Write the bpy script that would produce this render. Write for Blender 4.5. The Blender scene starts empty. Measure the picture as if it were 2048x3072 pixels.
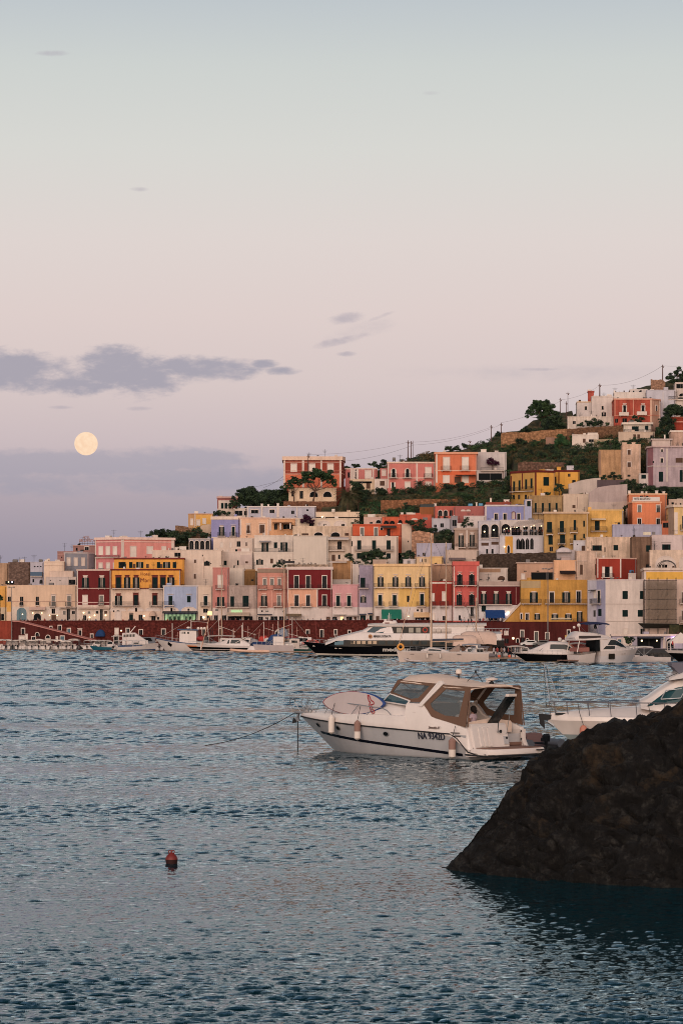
import bpy, bmesh, math, random
from mathutils import Vector, Matrix, noise
R = random.Random(7)
F, H, YH, CX, S = 7710.0, 5.0, 1886.0, 1024.0, 0.42
scene = bpy.context.scene
col = scene.collection
# ---------------------------------------------------------------- helpers
def P(px, py, Y):
 return Vector(((px - CX) / F * Y, Y, H + (YH - py) / F * Y))
def Yf(px):
 return 640.0 - 70.0 * px / 2048.0
def YD(px, py):
 t = (YH - py) / F
 return (S * Yf(px) - 1.0) / (S - t)
def lin(c):
 c /= 255.0
 return c / 12.92 if c < 0.04045 else ((c + 0.055) / 1.055) ** 2.4
def alb(rgb):
 """real-world base colour for a surface that looks like rgb in this dusk light"""
 k = (0.97, 1.03, 1.08); c = [lin(v) * k[i] for i, v in enumerate(rgb)]; g = 0.35 * c[0] + 0.5 * c[1] + 0.15 * c[2]
 return tuple(min(0.86, max(0.004, g + (v - g) * 0.85)) for v in c) + (1.0,)
MATS = {}
def nodes_of(m):
 m.use_nodes = True
 nt = m.node_tree
 return nt, nt.nodes, nt.links, nt.nodes['Principled BSDF']
def mat(rgb, rough=0.85, kind='plain', metal=0.0, spec=0.3, vary=0.12, raw=False):
 key = (tuple(rgb), rough, kind, metal, vary, raw)
 if key in MATS: return MATS[key]
 m = bpy.data.materials.new(kind + '_%d_%d_%d' % tuple(int(v * (1 if not raw else 99)) for v in rgb[:3]))
 nt, N, L, b = nodes_of(m)
 c = tuple(rgb) + (1.0,) if raw else alb(rgb)
 b.inputs['Roughness'].default_value = rough
 b.inputs['Metallic'].default_value = metal
 b.inputs['Specular IOR Level'].default_value = spec
 if kind == 'plain':
  b.inputs['Base Color'].default_value = c
 else:
  geo = N.new('ShaderNodeNewGeometry')
  def nz(scale, sc, detail=4, rough_=0.6):
   mp = N.new('ShaderNodeMapping'); mp.inputs['Scale'].default_value = sc
   L.new(geo.outputs['Position'], mp.inputs['Vector'])
   n = N.new('ShaderNodeTexNoise'); n.inputs['Scale'].default_value = scale
   n.inputs['Detail'].default_value = detail; n.inputs['Roughness'].default_value = rough_
   L.new(mp.outputs[0], n.inputs['Vector']); return n.outputs['Fac']
  def ramp(fac, a, bb, va, vb):
   r = N.new('ShaderNodeMapRange'); r.inputs['From Min'].default_value = a; r.inputs['From Max'].default_value = bb
   r.inputs['To Min'].default_value = va; r.inputs['To Max'].default_value = vb
   L.new(fac, r.inputs['Value']); return r.outputs[0]
  def mul(fa, fb):
   q = N.new('ShaderNodeMath'); q.operation = 'MULTIPLY'; L.new(fa, q.inputs[0]); L.new(fb, q.inputs[1]); return q.outputs[0]
  if kind == 'stone':
   f1 = ramp(nz(1.3, (1, 1, 1.6), 5, 0.75), 0.3, 0.7, 0.55, 1.3)
   vo = N.new('ShaderNodeTexVoronoi'); vo.inputs['Scale'].default_value = 1.6
   L.new(geo.outputs['Position'], vo.inputs['Vector'])
   f2 = ramp(vo.outputs['Distance'], 0.1, 0.7, 1.15, 0.6)
   f = mul(f1, f2)
  else:
   f1 = ramp(nz(0.35, (1, 1, 1), 5, 0.65), 0.3, 0.7, 1 - vary, 1 + vary)
   f2 = ramp(nz(0.9, (1.6, 1.6, 0.16), 4, 0.65), 0.42, 0.68, 1.0, 1 - vary * 1.5)
   f = mul(f1, f2)
   f3 = ramp(nz(3.5, (1, 1, 1), 3, 0.7), 0.3, 0.7, 1 - vary * 0.45, 1 + vary * 0.45)
   f = mul(f, f3)
  mx = N.new('ShaderNodeMix'); mx.data_type = 'RGBA'; mx.blend_type = 'MULTIPLY'; mx.inputs['Factor'].default_value = 1.0
  mx.inputs['A'].default_value = c
  L.new(f, mx.inputs['B']); L.new(mx.outputs['Result'], b.inputs['Base Color'])
  if kind in ('stone',):
   bp_ = N.new('ShaderNodeBump'); bp_.inputs['Strength'].default_value = 0.8; bp_.inputs['Distance'].default_value = 0.25
   L.new(f, bp_.inputs['Height']); L.new(bp_.outputs[0], b.inputs['Normal'])
 MATS[key] = m
 return m
def plaster(rgb, vary=0.10): return mat(rgb, 0.92, 'plaster', spec=0.15, vary=vary)
def stone(rgb): return mat(rgb, 0.95, 'stone', spec=0.1)
def gel(rgb, rough=0.25): return mat(rgb, rough, 'gelcoat', spec=0.5, vary=0.045)
def glow(name, rgb, strength):
 key = (name,)
 if key in MATS: return MATS[key]
 m = bpy.data.materials.new(name); nt, N, L, b = nodes_of(m)
 b.inputs['Base Color'].default_value = tuple(rgb) + (1,)
 b.inputs['Emission Color'].default_value = tuple(rgb) + (1,)
 b.inputs['Emission Strength'].default_value = strength
 MATS[key] = m; return m
def glassy(name, rgb, rough=0.08, spec=0.6):
 key = (name,)
 if key in MATS: return MATS[key]
 m = bpy.data.materials.new(name); nt, N, L, b = nodes_of(m)
 b.inputs['Base Color'].default_value = tuple(rgb) + (1,)
 b.inputs['Roughness'].default_value = rough; b.inputs['Specular IOR Level'].default_value = spec
 MATS[key] = m; return m
def clearpane(name, rgb, alpha):
 key = (name,)
 if key in MATS: return MATS[key]
 m = bpy.data.materials.new(name); nt, N, L, b = nodes_of(m)
 b.inputs['Base Color'].default_value = tuple(rgb) + (1,)
 b.inputs['Roughness'].default_value = 0.1
 b.inputs['Alpha'].default_value = alpha
 MATS[key] = m; return m
M_GREEN = mat((.008, .020, .021), 0.8, 'plain', spec=0.06, raw=True); M_DARK = glassy('dark_opening', (0.006, 0.008, 0.010), 0.5, 0.05)
M_GLASS = glassy('window_glass', (0.03, 0.038, 0.042), 0.05, 0.5)
M_WHITE = mat((222, 204, 192), 0.7, 'plaster', vary=0.05); M_TRIM = mat((212, 190, 178), 0.8, 'plaster', vary=0.08)
M_CURT = mat((140, 126, 116), 0.8, 'plain'); M_IRON = mat((34, 34, 38), 0.6, 'plain'); M_GREY = mat((120, 112, 110), 0.8, 'plain')
M_RED = mat((112, 40, 30), 0.8, 'plain'); M_STEEL = mat((150, 150, 152), 0.3, 'plain', metal=0.6)
M_BLUE = glassy('blue_glass', (0.05, 0.13, 0.18), 0.06, 0.3); M_BROWN = mat((86, 58, 44), 0.8, 'plain')
M_LAMP = glow('warm_lamp', (1.0, 0.74, 0.42), 3.0); M_LIT = glow('lit_room', (0.95, 0.62, 0.30), 1.1)
M_LITG = glow('lit_green_glass', (0.42, 0.72, 0.42), 0.2); M_COOL = glow('cool_lamp', (0.85, 0.8, 1.0), 4.5)
OFF = {}
class MB:
 def __init__(s): s.v = []; s.f = []; s.m = []; s.mats = []
 def slot(s, mt):
  if mt is None: return 0
  if mt not in s.mats: s.mats.append(mt)
  return s.mats.index(mt)
 def add(s, vs, fs, mt=None):
  o = len(s.v); s.v += [Vector(v) for v in vs]
  k = s.slot(mt)
  for f in fs: s.f.append([o + i for i in f]); s.m.append(k)
  return s
 def hexa(s, q, mt=None):
  return s.add(q, [(0, 3, 2, 1), (4, 5, 6, 7), (0, 1, 5, 4), (1, 2, 6, 5), (2, 3, 7, 6), (3, 0, 4, 7)], mt)
 def box(s, a, b, mt=None):
  x0, y0, z0 = a; x1, y1, z1 = b
  return s.hexa([(x0, y0, z0), (x1, y0, z0), (x1, y1, z0), (x0, y1, z0), (x0, y0, z1), (x1, y0, z1), (x1, y1, z1), (x0, y1, z1)], mt)
 def fbox(s, fr, u0, u1, v0, v1, n0, n1, mt=None):
  o, u, n = fr; w = Vector((0, 0, 1))
  p = lambda a, b, c: o + u * a + w * b + n * c
  return s.hexa([p(u0, v0, n0), p(u1, v0, n0), p(u1, v0, n1), p(u0, v0, n1), p(u0, v1, n0), p(u1, v1, n0), p(u1, v1, n1), p(u0, v1, n1)], mt)
 def farch(s, fr, u0, u1, v0, v1, n0, n1, mt=None, k=10, pointed=False):
  """solid with an arched top, v1 = crown"""
  o, u, n = fr; w = Vector((0, 0, 1)); r = (u1 - u0) / 2; c = (u0 + u1) / 2
  rise = min(r * (1.5 if pointed else 1.0), (v1 - v0) * 0.7); pts = [(u0, v0), (u1, v0)]
  for i in range(k + 1):
   a = math.pi * i / k
   hh = math.sin(a); xx = math.cos(a)
   if pointed: hh = 1 - abs(xx) ** 1.6
   pts.append((c + r * xx, v1 - rise + rise * hh))
  nn = len(pts)
  vs = [o + u * a + w * b + n * n1 for a, b in pts] + [o + u * a + w * b + n * n0 for a, b in pts]
  fs = [list(range(nn))] + [(i, i + nn, (i + 1) % nn + nn, (i + 1) % nn) for i in range(nn)]
  return s.add(vs, fs, mt)
 def tube(s, p, q, r, r2=None, k=6, mt=None):
  p = Vector(p); q = Vector(q); d = q - p
  if d.length < 1e-6: return s
  r2 = r if r2 is None else r2
  a = d.normalized().orthogonal().normalized(); b = d.normalized().cross(a)
  vs = []
  for c, rr in ((p, r), (q, r2)):
   for i in range(k):
    t = 2 * math.pi * i / k; vs.append(c + (a * math.cos(t) + b * math.sin(t)) * rr)
  fs = [(i, (i + 1) % k, (i + 1) % k + k, i + k) for i in range(k)] + [list(range(k))[::-1], list(range(k, 2 * k))]
  return s.add(vs, fs, mt)
 def path(s, pts, r, k=6, mt=None):
  for a, b in zip(pts[:-1], pts[1:]): s.tube(a, b, r, r, k, mt)
  return s
 def lathe(s, c, prof, k=16, mt=None, axis='z'):
  c = Vector(c); vs = []
  for rr, h in prof:
   for i in range(k):
    t = 2 * math.pi * i / k
    vs.append(c + Vector((rr * math.cos(t), rr * math.sin(t), h)) if axis == 'z' else c + Vector((h, rr * math.cos(t), rr * math.sin(t))))
  fs = []
  for j in range(len(prof) - 1):
   for i in range(k):
    fs.append((j * k + i, j * k + (i + 1) % k, (j + 1) * k + (i + 1) % k, (j + 1) * k + i))
  fs += [list(range(k))[::-1], list(range((len(prof) - 1) * k, len(prof) * k))]
  return s.add(vs, fs, mt)
 def ball(s, c, r, mt=None, k=8, sq=(1, 1, 1)):
  c = Vector(c); vs = [c + Vector((0, 0, r * sq[2]))]
  for j in range(1, k // 2):
   a = math.pi * j / (k // 2)
   for i in range(k):
    t = 2 * math.pi * i / k
    vs.append(c + Vector((r * sq[0] * math.sin(a) * math.cos(t), r * sq[1] * math.sin(a) * math.sin(t), r * sq[2] * math.cos(a))))
  vs.append(c - Vector((0, 0, r * sq[2]))); fs = []; nr = k // 2 - 1
  for i in range(k): fs.append((0, 1 + i, 1 + (i + 1) % k))
  for j in range(nr - 1):
   for i in range(k): fs.append((1 + j * k + i, 1 + (j + 1) * k + i, 1 + (j + 1) * k + (i + 1) % k, 1 + j * k + (i + 1) % k))
  e = len(vs) - 1
  for i in range(k): fs.append((e, 1 + (nr - 1) * k + (i + 1) % k, 1 + (nr - 1) * k + i))
  return s.add(vs, fs, mt)
 def prism(s, poly, a, b, mt=None):
  """polygon of 3D points, extruded from offset vector a to offset vector b"""
  n = len(poly); a = Vector(a); b = Vector(b)
  vs = [Vector(p) + a for p in poly] + [Vector(p) + b for p in poly]
  fs = [list(range(n))[::-1], list(range(n, 2 * n))] + [(i, (i + 1) % n, (i + 1) % n + n, i + n) for i in range(n)]
  return s.add(vs, fs, mt)
 def loft(s, rings, mt=None, closed=False, caps=True):
  n = len(rings[0]); vs = [v for r in rings for v in r]; fs = []
  for j in range(len(rings) - 1):
   for i in range(n if closed else n - 1):
    fs.append((j * n + i, j * n + (i + 1) % n, (j + 1) * n + (i + 1) % n, (j + 1) * n + i))
  if caps:
   fs += [list(range(n))[::-1], list(range((len(rings) - 1) * n, len(rings) * n))]
  return s.add(vs, fs, mt)
 def build(s, name, mt, parent=None, smooth=False, recalc=True):
  me = bpy.data.meshes.new(name)
  off = OFF.get(parent.name, Vector()) if parent else Vector()
  me.from_pydata([v - off for v in s.v], [], s.f)
  mats = [x for x in s.mats if x is not None]
  if mats:
   for x in mats: me.materials.append(x)
   me.polygons.foreach_set('material_index', s.m)
  else: me.materials.append(mt)
  if recalc:
   bm = bmesh.new(); bm.from_mesh(me); bmesh.ops.recalc_face_normals(bm, faces=bm.faces); bm.to_mesh(me); bm.free()
  if smooth:
   me.polygons.foreach_set('use_smooth', [True] * len(me.polygons))
   try: me.set_sharp_from_angle(angle=math.radians(38))
   except Exception: pass
  o = bpy.data.objects.new(name, me); col.objects.link(o)
  if parent: o.parent = parent; OFF[o.name] = off
  else: OFF[o.name] = Vector()
  return o
def tag(o, label, cat, group=None):
 o['label'] = label; o['category'] = cat
 if group: o['group'] = group
 return o
def struct(o, kind='structure'): o['kind'] = kind; return o
def empty(name, loc, label, cat, group=None, rz=0.0, world=True):
 o = bpy.data.objects.new(name, None); col.objects.link(o); o.location = loc; o.rotation_euler = (0, 0, rz)
 o.empty_display_size = 0.2
 OFF[o.name] = Vector(loc) if world else Vector()
 return tag(o, label, cat, group)
def one(mb, name, mt, loc, label, cat, group=None, smooth=False):
 """a thing that is a single mesh, its origin at its base"""
 loc = Vector(loc)
 for v in mb.v: v -= loc
 o = mb.build(name, mt, None, smooth); o.location = loc
 return tag(o, label, cat, group)
def text_mesh(body, size, mt, mtx, name, parent, ext=0.01, w=None, bold=0.0, shear=0.0):
 cu = bpy.data.curves.new('txt', 'FONT'); cu.body = body; cu.size = size; cu.extrude = ext; cu.offset = bold; cu.shear = shear
 cu.align_x = 'CENTER'; cu.align_y = 'BOTTOM'; cu.resolution_u = 3
 t = bpy.data.objects.new('txt', cu); col.objects.link(t)
 bpy.context.view_layer.update()
 me = bpy.data.meshes.new_from_object(t.evaluated_get(bpy.context.evaluated_depsgraph_get()))
 bpy.data.objects.remove(t); bpy.data.curves.remove(cu)
 sx = 1.0
 if w:
  xs = [v.co.x for v in me.vertices]; sx = w / (max(xs) - min(xs))
 me.transform(Matrix.Diagonal((sx, 1, 1, 1))); me.transform(mtx)
 if parent: me.transform(Matrix.Translation(-OFF.get(parent.name, Vector())))
 me.materials.clear(); me.materials.append(mt)
 o = bpy.data.objects.new(name, me); col.objects.link(o); o.parent = parent
 if parent: OFF[o.name] = OFF.get(parent.name, Vector())
 return o
# ---------------------------------------------------------------- camera
cam = bpy.data.cameras.new('camera'); camo = bpy.data.objects.new('camera', cam); col.objects.link(camo)
camo.location = (0, 0, H); camo.rotation_euler = (math.pi / 2, 0, 0)
cam.sensor_fit = 'VERTICAL'; cam.sensor_height = 36.0; cam.lens = F / 3072 * 36.0
cam.shift_y = (YH - 1536) / 3072; cam.clip_start = 0.5; cam.clip_end = 120000
scene.camera = camo
vs = scene.view_settings; vs.view_transform = 'Standard'; vs.look = 'None'; vs.gamma = 1; vs.exposure = 0
scene.render.film_transparent = False
scene.cycles.filter_width = 1.0; scene.cycles.max_bounces = 5; scene.cycles.transparent_max_bounces = 8
# ---------------------------------------------------------------- sky
w = bpy.data.worlds.new('World'); scene.world = w; w.use_nodes = True
nt = w.node_tree; N = nt.nodes; L = nt.links; bg = N['Background']
tc = N.new('ShaderNodeTexCoord'); sep = N.new('ShaderNodeSeparateXYZ'); L.new(tc.outputs['Generated'], sep.inputs[0])
def sock(n, i, v):
 if isinstance(v, (int, float)): n.inputs[i].default_value = v
 else: L.new(v, n.inputs[i])
def ma(op, a, b=0.0, c=None, clamp=False):
 n = N.new('ShaderNodeMath'); n.operation = op; n.use_clamp = clamp
 sock(n, 0, a); sock(n, 1, b)
 if c is not None: sock(n, 2, c)
 return n.outputs[0]
def smooth(x, a, b, lo=0.0, hi=1.0):
 n = N.new('ShaderNodeMapRange'); n.interpolation_type = 'SMOOTHSTEP'
 sock(n, 'Value', x); n.inputs['From Min'].default_value = a; n.inputs['From Max'].default_value = b
 n.inputs['To Min'].default_value = lo; n.inputs['To Max'].default_value = hi
 return n.outputs[0]
def cramp(x, stops):
 n = N.new('ShaderNodeValToRGB'); cr = n.color_ramp
 while len(cr.elements) < len(stops): cr.elements.new(0.5)
 for e, (p, c) in zip(cr.elements, stops):
  e.position = p; e.color = (lin(c[0]), lin(c[1]), lin(c[2]), 1)
 L.new(x, n.inputs[0]); return n.outputs[0]
def mixc(f, a, b, bt='MIX'):
 n = N.new('ShaderNodeMix'); n.data_type = 'RGBA'; n.blend_type = bt
 sock(n, 'Factor', f)
 for k, v in (('A', a), ('B', b)):
  if isinstance(v, tuple): n.inputs[k].default_value = v
  else: L.new(v, n.inputs[k])
 return n.outputs['Result']
X, Y_, Z = sep.outputs
def zz(py): t = (YH - py) / F; return t / math.sqrt(1 + t * t)
zc = ma('MAXIMUM', Z, 0.0)
# the sky opposite the set sun, from the mauve earth-shadow band up to the pale blue above
front = cramp(zc, [(0.0, (150, 143, 159)), (zz(1660), (154, 147, 162)), (zz(1500), (172, 161, 172)), (zz(1330), (199, 184, 189)),
                   (zz(1150), (212, 196, 196)), (zz(950), (219, 203, 201)), (zz(720), (220, 209, 206)), (zz(450), (213, 212, 208)),
                   (zz(200), (203, 207, 205)), (zz(0), (189, 196, 201)), (0.34, (84, 107, 124)), (0.55, (50, 74, 92)), (1.0, (40, 60, 82))])
back = cramp(zc, [(0.0, (255, 206, 164)), (0.12, (255, 212, 176)), (0.28, (246, 212, 190)), (0.5, (190, 180, 182)), (1.0, (66, 88, 108))])
back = mixc(1.0, back, (1.35, 1.3, 1.25, 1), 'MULTIPLY')
azf = smooth(ma('MULTIPLY', Y_, -1.0), -0.25, 0.75)
skyc = mixc(azf, front, back)
# a little of the physical dusk sky on top
sky = N.new('ShaderNodeTexSky'); sky.sky_type = 'NISHITA'; sky.sun_disc = False
sky.sun_elevation = math.radians(2.0); sky.sun_rotation = math.radians(195); sky.altitude = 5; sky.air_density = 1.0; sky.dust_density = 1.5
# clouds, laid out on the sky by bearing and height
ysafe = ma('MAXIMUM', Y_, 0.02)
az = ma('DIVIDE', X, ysafe); el = ma('DIVIDE', Z, ysafe)
cv = N.new('ShaderNodeCombineXYZ'); L.new(ma('MULTIPLY', az, 1.0), cv.inputs[0]); L.new(ma('MULTIPLY', el, 2.4), cv.inputs[1])
def cnoise(sc, det=6, ro=0.6, dist=0.3):
 n = N.new('ShaderNodeTexNoise'); n.inputs['Scale'].default_value = sc; n.inputs['Detail'].default_value = det
 n.inputs['Roughness'].default_value = ro; n.inputs['Distortion'].default_value = dist
 L.new(cv.outputs[0], n.inputs['Vector']); return n.outputs['Fac']
n1 = ma('SUBTRACT', cnoise(42), 0.5); n2 = ma('SUBTRACT', cnoise(130, 5, 0.65), 0.5)
nn = ma('ADD', ma('MULTIPLY', n1, 2.5), ma('MULTIPLY', n2, 1.7)); nb = ma('MULTIPLY', nn, .8)
def cloud(px, py, rx, ry, soft, tilt=0.0, nn=nn):
 ax = (px - CX) / F; ey = (YH - py) / F
 dx = ma('SUBTRACT', az, ax); dy = ma('SUBTRACT', ma('SUBTRACT', el, ey), ma('MULTIPLY', dx, tilt))
 dx = ma('DIVIDE', dx, rx / F); dy = ma('DIVIDE', dy, ry / F)
 d = ma('ADD', ma('MULTIPLY', dx, dx), ma('MULTIPLY', dy, dy))
 return smooth(ma('ADD', ma('SUBTRACT', 1.0, d), nn), -.25, soft)
dk = None
for a in [(40, 1110, 230, 62, .9), (390, 1125, 170, 78, .8), (230, 1145, 260, 44, .9), (600, 1104, 190, 40, .9), (850, 1112, 60, 14, 1.2), (790, 1092, 50, 14, 1.0), (340, 1080, 130, 46, .9)]:
 c = cloud(*a); dk = c if dk is None else ma('MAXIMUM', dk, c)
lt = None
for a in [(1045, 955, 60, 18, 1.5, .12), (1020, 1022, 100, 14, 1.4, .24), (1140, 950, 50, 8, 1.6, .35), (1080, 990, 120, 34, 3.2, .3), (420, 567, 30, 8, 1.6), (160, 160, 50, 9, 2.2), (1040, 1062, 30, 8, 1.4),
          (420, 1226, 40, 8, 1.6), (180, 1222, 40, 6, 2.0), (1620, 1108, 70, 6, 1.6), (1290, 280, 30, 8, 2.4)]:
 c = cloud(*a); lt = c if lt is None else ma('MAXIMUM', lt, c)
bd = None
for a in [(150, 1392, 560, 46, .8), (520, 1378, 260, 40, .8), (600, 1442, 520, 46, 1.0), (60, 1455, 360, 40, 1.1), (950, 1470, 400, 40, 2.0), (1650, 1120, 500, 30, 3.5)]:
 c = cloud(*a, nn=nb); bd = c if bd is None else ma('MAXIMUM', bd, c)
fr = smooth(Y_, 0.0, 0.3)
skyc = mixc(ma('MULTIPLY', ma('MULTIPLY', bd, 0.55), fr), skyc, (lin(153), lin(153), lin(171), 1))
skyc = mixc(ma('MULTIPLY', ma('MULTIPLY', lt, 0.7), fr), skyc, (lin(172), lin(164), lin(176), 1))
skyc = mixc(ma('MULTIPLY', ma('MULTIPLY', dk, 0.8), fr), skyc, (lin(151), lin(150), lin(168), 1))
L.new(skyc, bg.inputs['Color']); bg.inputs['Strength'].default_value = 1.0
bg2 = N.new('ShaderNodeBackground'); bg2.inputs['Strength'].default_value = 0.012
L.new(sky.outputs[0], bg2.inputs['Color'])
add = N.new('ShaderNodeAddShader'); L.new(bg.outputs[0], add.inputs[0]); L.new(bg2.outputs[0], add.inputs[1])
L.new(add.outputs[0], N['World Output'].inputs['Surface'])
# soft after-sunset light from low behind the camera
sl = bpy.data.lights.new('sun', 'SUN'); so = bpy.data.objects.new('sun', sl); col.objects.link(so)
sl.energy = 2.1; sl.angle = math.radians(70); sl.color = (1.0, 0.84, 0.72)
so.rotation_euler = (math.radians(90 - 20), 0, math.radians(-15))
# moon
mm = bpy.data.materials.new('moon_surface'); mm.use_nodes = True
n_ = mm.node_tree.nodes; l_ = mm.node_tree.links; pb = n_['Principled BSDF']; n_.remove(pb)
em = n_.new('ShaderNodeEmission'); tx = n_.new('ShaderNodeTexCoord'); no = n_.new('ShaderNodeTexNoise'); no.inputs['Scale'].default_value = 1.6; no.inputs['Detail'].default_value = 4
rp = n_.new('ShaderNodeValToRGB'); rp.color_ramp.elements[0].position = 0.36; rp.color_ramp.elements[1].position = 0.6
rp.color_ramp.elements[0].color = (lin(250), lin(213), lin(180), 1); rp.color_ramp.elements[1].color = (lin(255), lin(224), lin(192), 1)
mpn = n_.new('ShaderNodeMapping'); mpn.inputs['Scale'].default_value = (0.008, 0.008, 0.008); l_.new(tx.outputs['Object'], mpn.inputs['Vector']); l_.new(mpn.outputs[0], no.inputs['Vector'])
l_.new(no.outputs['Fac'], rp.inputs[0]); l_.new(rp.outputs[0], em.inputs[0]); em.inputs[1].default_value = 1.0
l_.new(em.outputs[0], n_['Material Output'].inputs['Surface'])
MD = 40000.0; mc = P(259, 1331, MD)
mb = MB().ball((0, 0, 0), 35.0 / F * MD, None, 48)
mo = mb.build('moon', mm, None, True); mo.location = mc
tag(mo, 'full pale peach moon hanging low over the left of the harbour', 'moon')
# ---------------------------------------------------------------- water
def water_mat():
 m = bpy.data.materials.new('sea_water'); nt, N, L, b = nodes_of(m)
 b.inputs['Base Color'].default_value = (0.004, 0.038, 0.052, 1); b.inputs['Roughness'].default_value = 0.06
 b.inputs['IOR'].default_value = 1.33; b.inputs['Specular Tint'].default_value = (.54, .79, .93, 1); b.inputs['Specular IOR Level'].default_value = 0.5
 geo = N.new('ShaderNodeNewGeometry')
 def nz(scale, sc, det, ro=0.55, rot=0.0, dist=0.0):
  mp = N.new('ShaderNodeMapping'); mp.inputs['Scale'].default_value = sc; mp.inputs['Rotation'].default_value = (0, 0, rot)
  L.new(geo.outputs['Position'], mp.inputs['Vector'])
  n = N.new('ShaderNodeTexNoise'); n.inputs['Scale'].default_value = scale; n.inputs['Detail'].default_value = det
  n.inputs['Roughness'].default_value = ro; n.inputs['Distortion'].default_value = dist; L.new(mp.outputs[0], n.inputs['Vector']); return n.outputs['Fac']
 def m_(op, a, bb):
  q = N.new('ShaderNodeMath'); q.operation = op
  for i, v in enumerate((a, bb)):
   if isinstance(v, (int, float)): q.inputs[i].default_value = v
   else: L.new(v, q.inputs[i])
  return q.outputs[0]
 calm = N.new('ShaderNodeMapRange'); calm.interpolation_type = 'SMOOTHSTEP'
 L.new(nz(1.0, (0.02, 0.05, 1), 3, 0.5, 0.06), calm.inputs['Value'])
 calm.inputs['From Min'].default_value = 0.36; calm.inputs['From Max'].default_value = 0.6
 calm.inputs['To Min'].default_value = 0.45; calm.inputs['To Max'].default_value = 1.15
 # wave slopes, read straight from noise so that they stay as steep far away as near
 acc = None
 for sc_, det, rot, amp in WV:
  mp = N.new('ShaderNodeMapping'); mp.inputs['Scale'].default_value = sc_; mp.inputs['Rotation'].default_value = (0, 0, rot)
  L.new(geo.outputs['Position'], mp.inputs['Vector'])
  n = N.new('ShaderNodeTexNoise'); n.inputs['Scale'].default_value = 1; n.inputs['Detail'].default_value = det; n.inputs['Roughness'].default_value = .55; n.inputs['Distortion'].default_value = .3
  L.new(mp.outputs[0], n.inputs['Vector'])
  v = N.new('ShaderNodeVectorMath'); v.operation = 'SUBTRACT'; L.new(n.outputs['Color'], v.inputs[0]); v.inputs[1].default_value = (.5, .5, .5)
  q = N.new('ShaderNodeVectorMath'); q.operation = 'MULTIPLY'; L.new(v.outputs[0], q.inputs[0]); q.inputs[1].default_value = (amp * .7, amp, 0)
  if acc is None: acc = q.outputs[0]
  else:
   t = N.new('ShaderNodeVectorMath'); L.new(acc, t.inputs[0]); L.new(q.outputs[0], t.inputs[1]); acc = t.outputs[0]
 sc2 = N.new('ShaderNodeVectorMath'); sc2.operation = 'SCALE'; L.new(acc, sc2.inputs[0]); L.new(calm.outputs[0], sc2.inputs['Scale'])
 up = N.new('ShaderNodeVectorMath'); L.new(sc2.outputs[0], up.inputs[0]); up.inputs[1].default_value = (0, 0, 1)
 nn_ = N.new('ShaderNodeVectorMath'); nn_.operation = 'NORMALIZE'; L.new(up.outputs[0], nn_.inputs[0]); N.remove(b)
 df = N.new('ShaderNodeBsdfDiffuse'); df.inputs['Color'].default_value = (.0035, .030, .041, 1)
 gs = N.new('ShaderNodeBsdfGlossy'); gs.inputs['Color'].default_value = (.69, .79, .85, 1); gs.inputs['Roughness'].default_value = .06
 fn = N.new('ShaderNodeFresnel'); fn.inputs['IOR'].default_value = 1.33; mxs = N.new('ShaderNodeMixShader')
 for q in (df, gs, fn): L.new(nn_.outputs[0], q.inputs['Normal'])
 L.new(fn.outputs[0], mxs.inputs[0]); L.new(df.outputs[0], mxs.inputs[1]); L.new(gs.outputs[0], mxs.inputs[2]); L.new(mxs.outputs[0], N['Material Output'].inputs['Surface'])
 return m
WV = (((7.0, 6.0, 1), 3, .12, .6), ((18.0, 15.0, 1), 2, .4, .3))
import numpy as np
def waves():
 """harbour chop as real geometry: many small crossing wave trains, finer where the water is near"""
 rg = np.random.default_rng(5); nc, nr = 470, 3100; Yr = 27 * (760 / 27) ** (np.arange(nr) / (nr - 1)); u = np.linspace(-.17, .17, nc)
 Y, U = np.meshgrid(Yr, u, indexing='ij'); X = U * Y; Zz = np.zeros_like(X); n = 84; cell = Y * .00095
 for i in range(n):
  lam = .13 * (4.5 / .13) ** ((i + .5) / n); k = 2 * math.pi / lam; th = rg.normal(-1.5, .5); ph = rg.uniform(0, 6.28); s = WSL * ((1.5 + .9 * np.clip((Y - 110) / 150, 0, 1)) * np.exp(-np.log(lam / np.clip(.0036 * Y, .18, 1.8)) ** 2 / .7) + .26)
  Zz += (s / k) * np.clip((lam / cell - 2.2) / 2.5, 0, 1) * np.sin(k * (X * math.cos(th) + Y * math.sin(th)) + ph + .6 * np.sin(.31 * X + .23 * Y + i))
 g = np.zeros_like(X)
 for i in range(9):
  lam = rg.uniform(9, 45); th = rg.normal(-1.57, .5); k = 2 * math.pi / lam; g += np.sin(k * (X * math.cos(th) * .5 + Y * math.sin(th)) + rg.uniform(0, 6.28))
 Zz *= np.clip(.92 + .16 * g, .35, 1.5); fade = np.clip((.17 - np.abs(U)) / .012, 0, 1) * np.clip((Y - 27) / 2, 0, 1); Zz = Zz * fade
 me = bpy.data.meshes.new('water'); co = np.stack([X, Y, Zz], -1).reshape(-1, 3); me.vertices.add(len(co)); me.vertices.foreach_set('co', co.astype(np.float32).ravel())
 idx = np.arange(nr * nc).reshape(nr, nc); q = np.stack([idx[:-1, :-1], idx[:-1, 1:], idx[1:, 1:], idx[1:, :-1]], -1).reshape(-1, 4); m = len(q)
 me.loops.add(m * 4); me.loops.foreach_set('vertex_index', q.ravel().astype(np.int32)); me.polygons.add(m); me.polygons.foreach_set('loop_start', np.arange(0, m * 4, 4, dtype=np.int32)); me.polygons.foreach_set('loop_total', np.full(m, 4, dtype=np.int32))
 me.polygons.foreach_set('use_smooth', np.ones(m, dtype=bool)); me.update(); me.validate()
 o = bpy.data.objects.new('water', me); col.objects.link(o); return o
WSL = 0.030
WM = water_mat(); o = waves(); o.data.materials.append(WM); struct(o)
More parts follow.
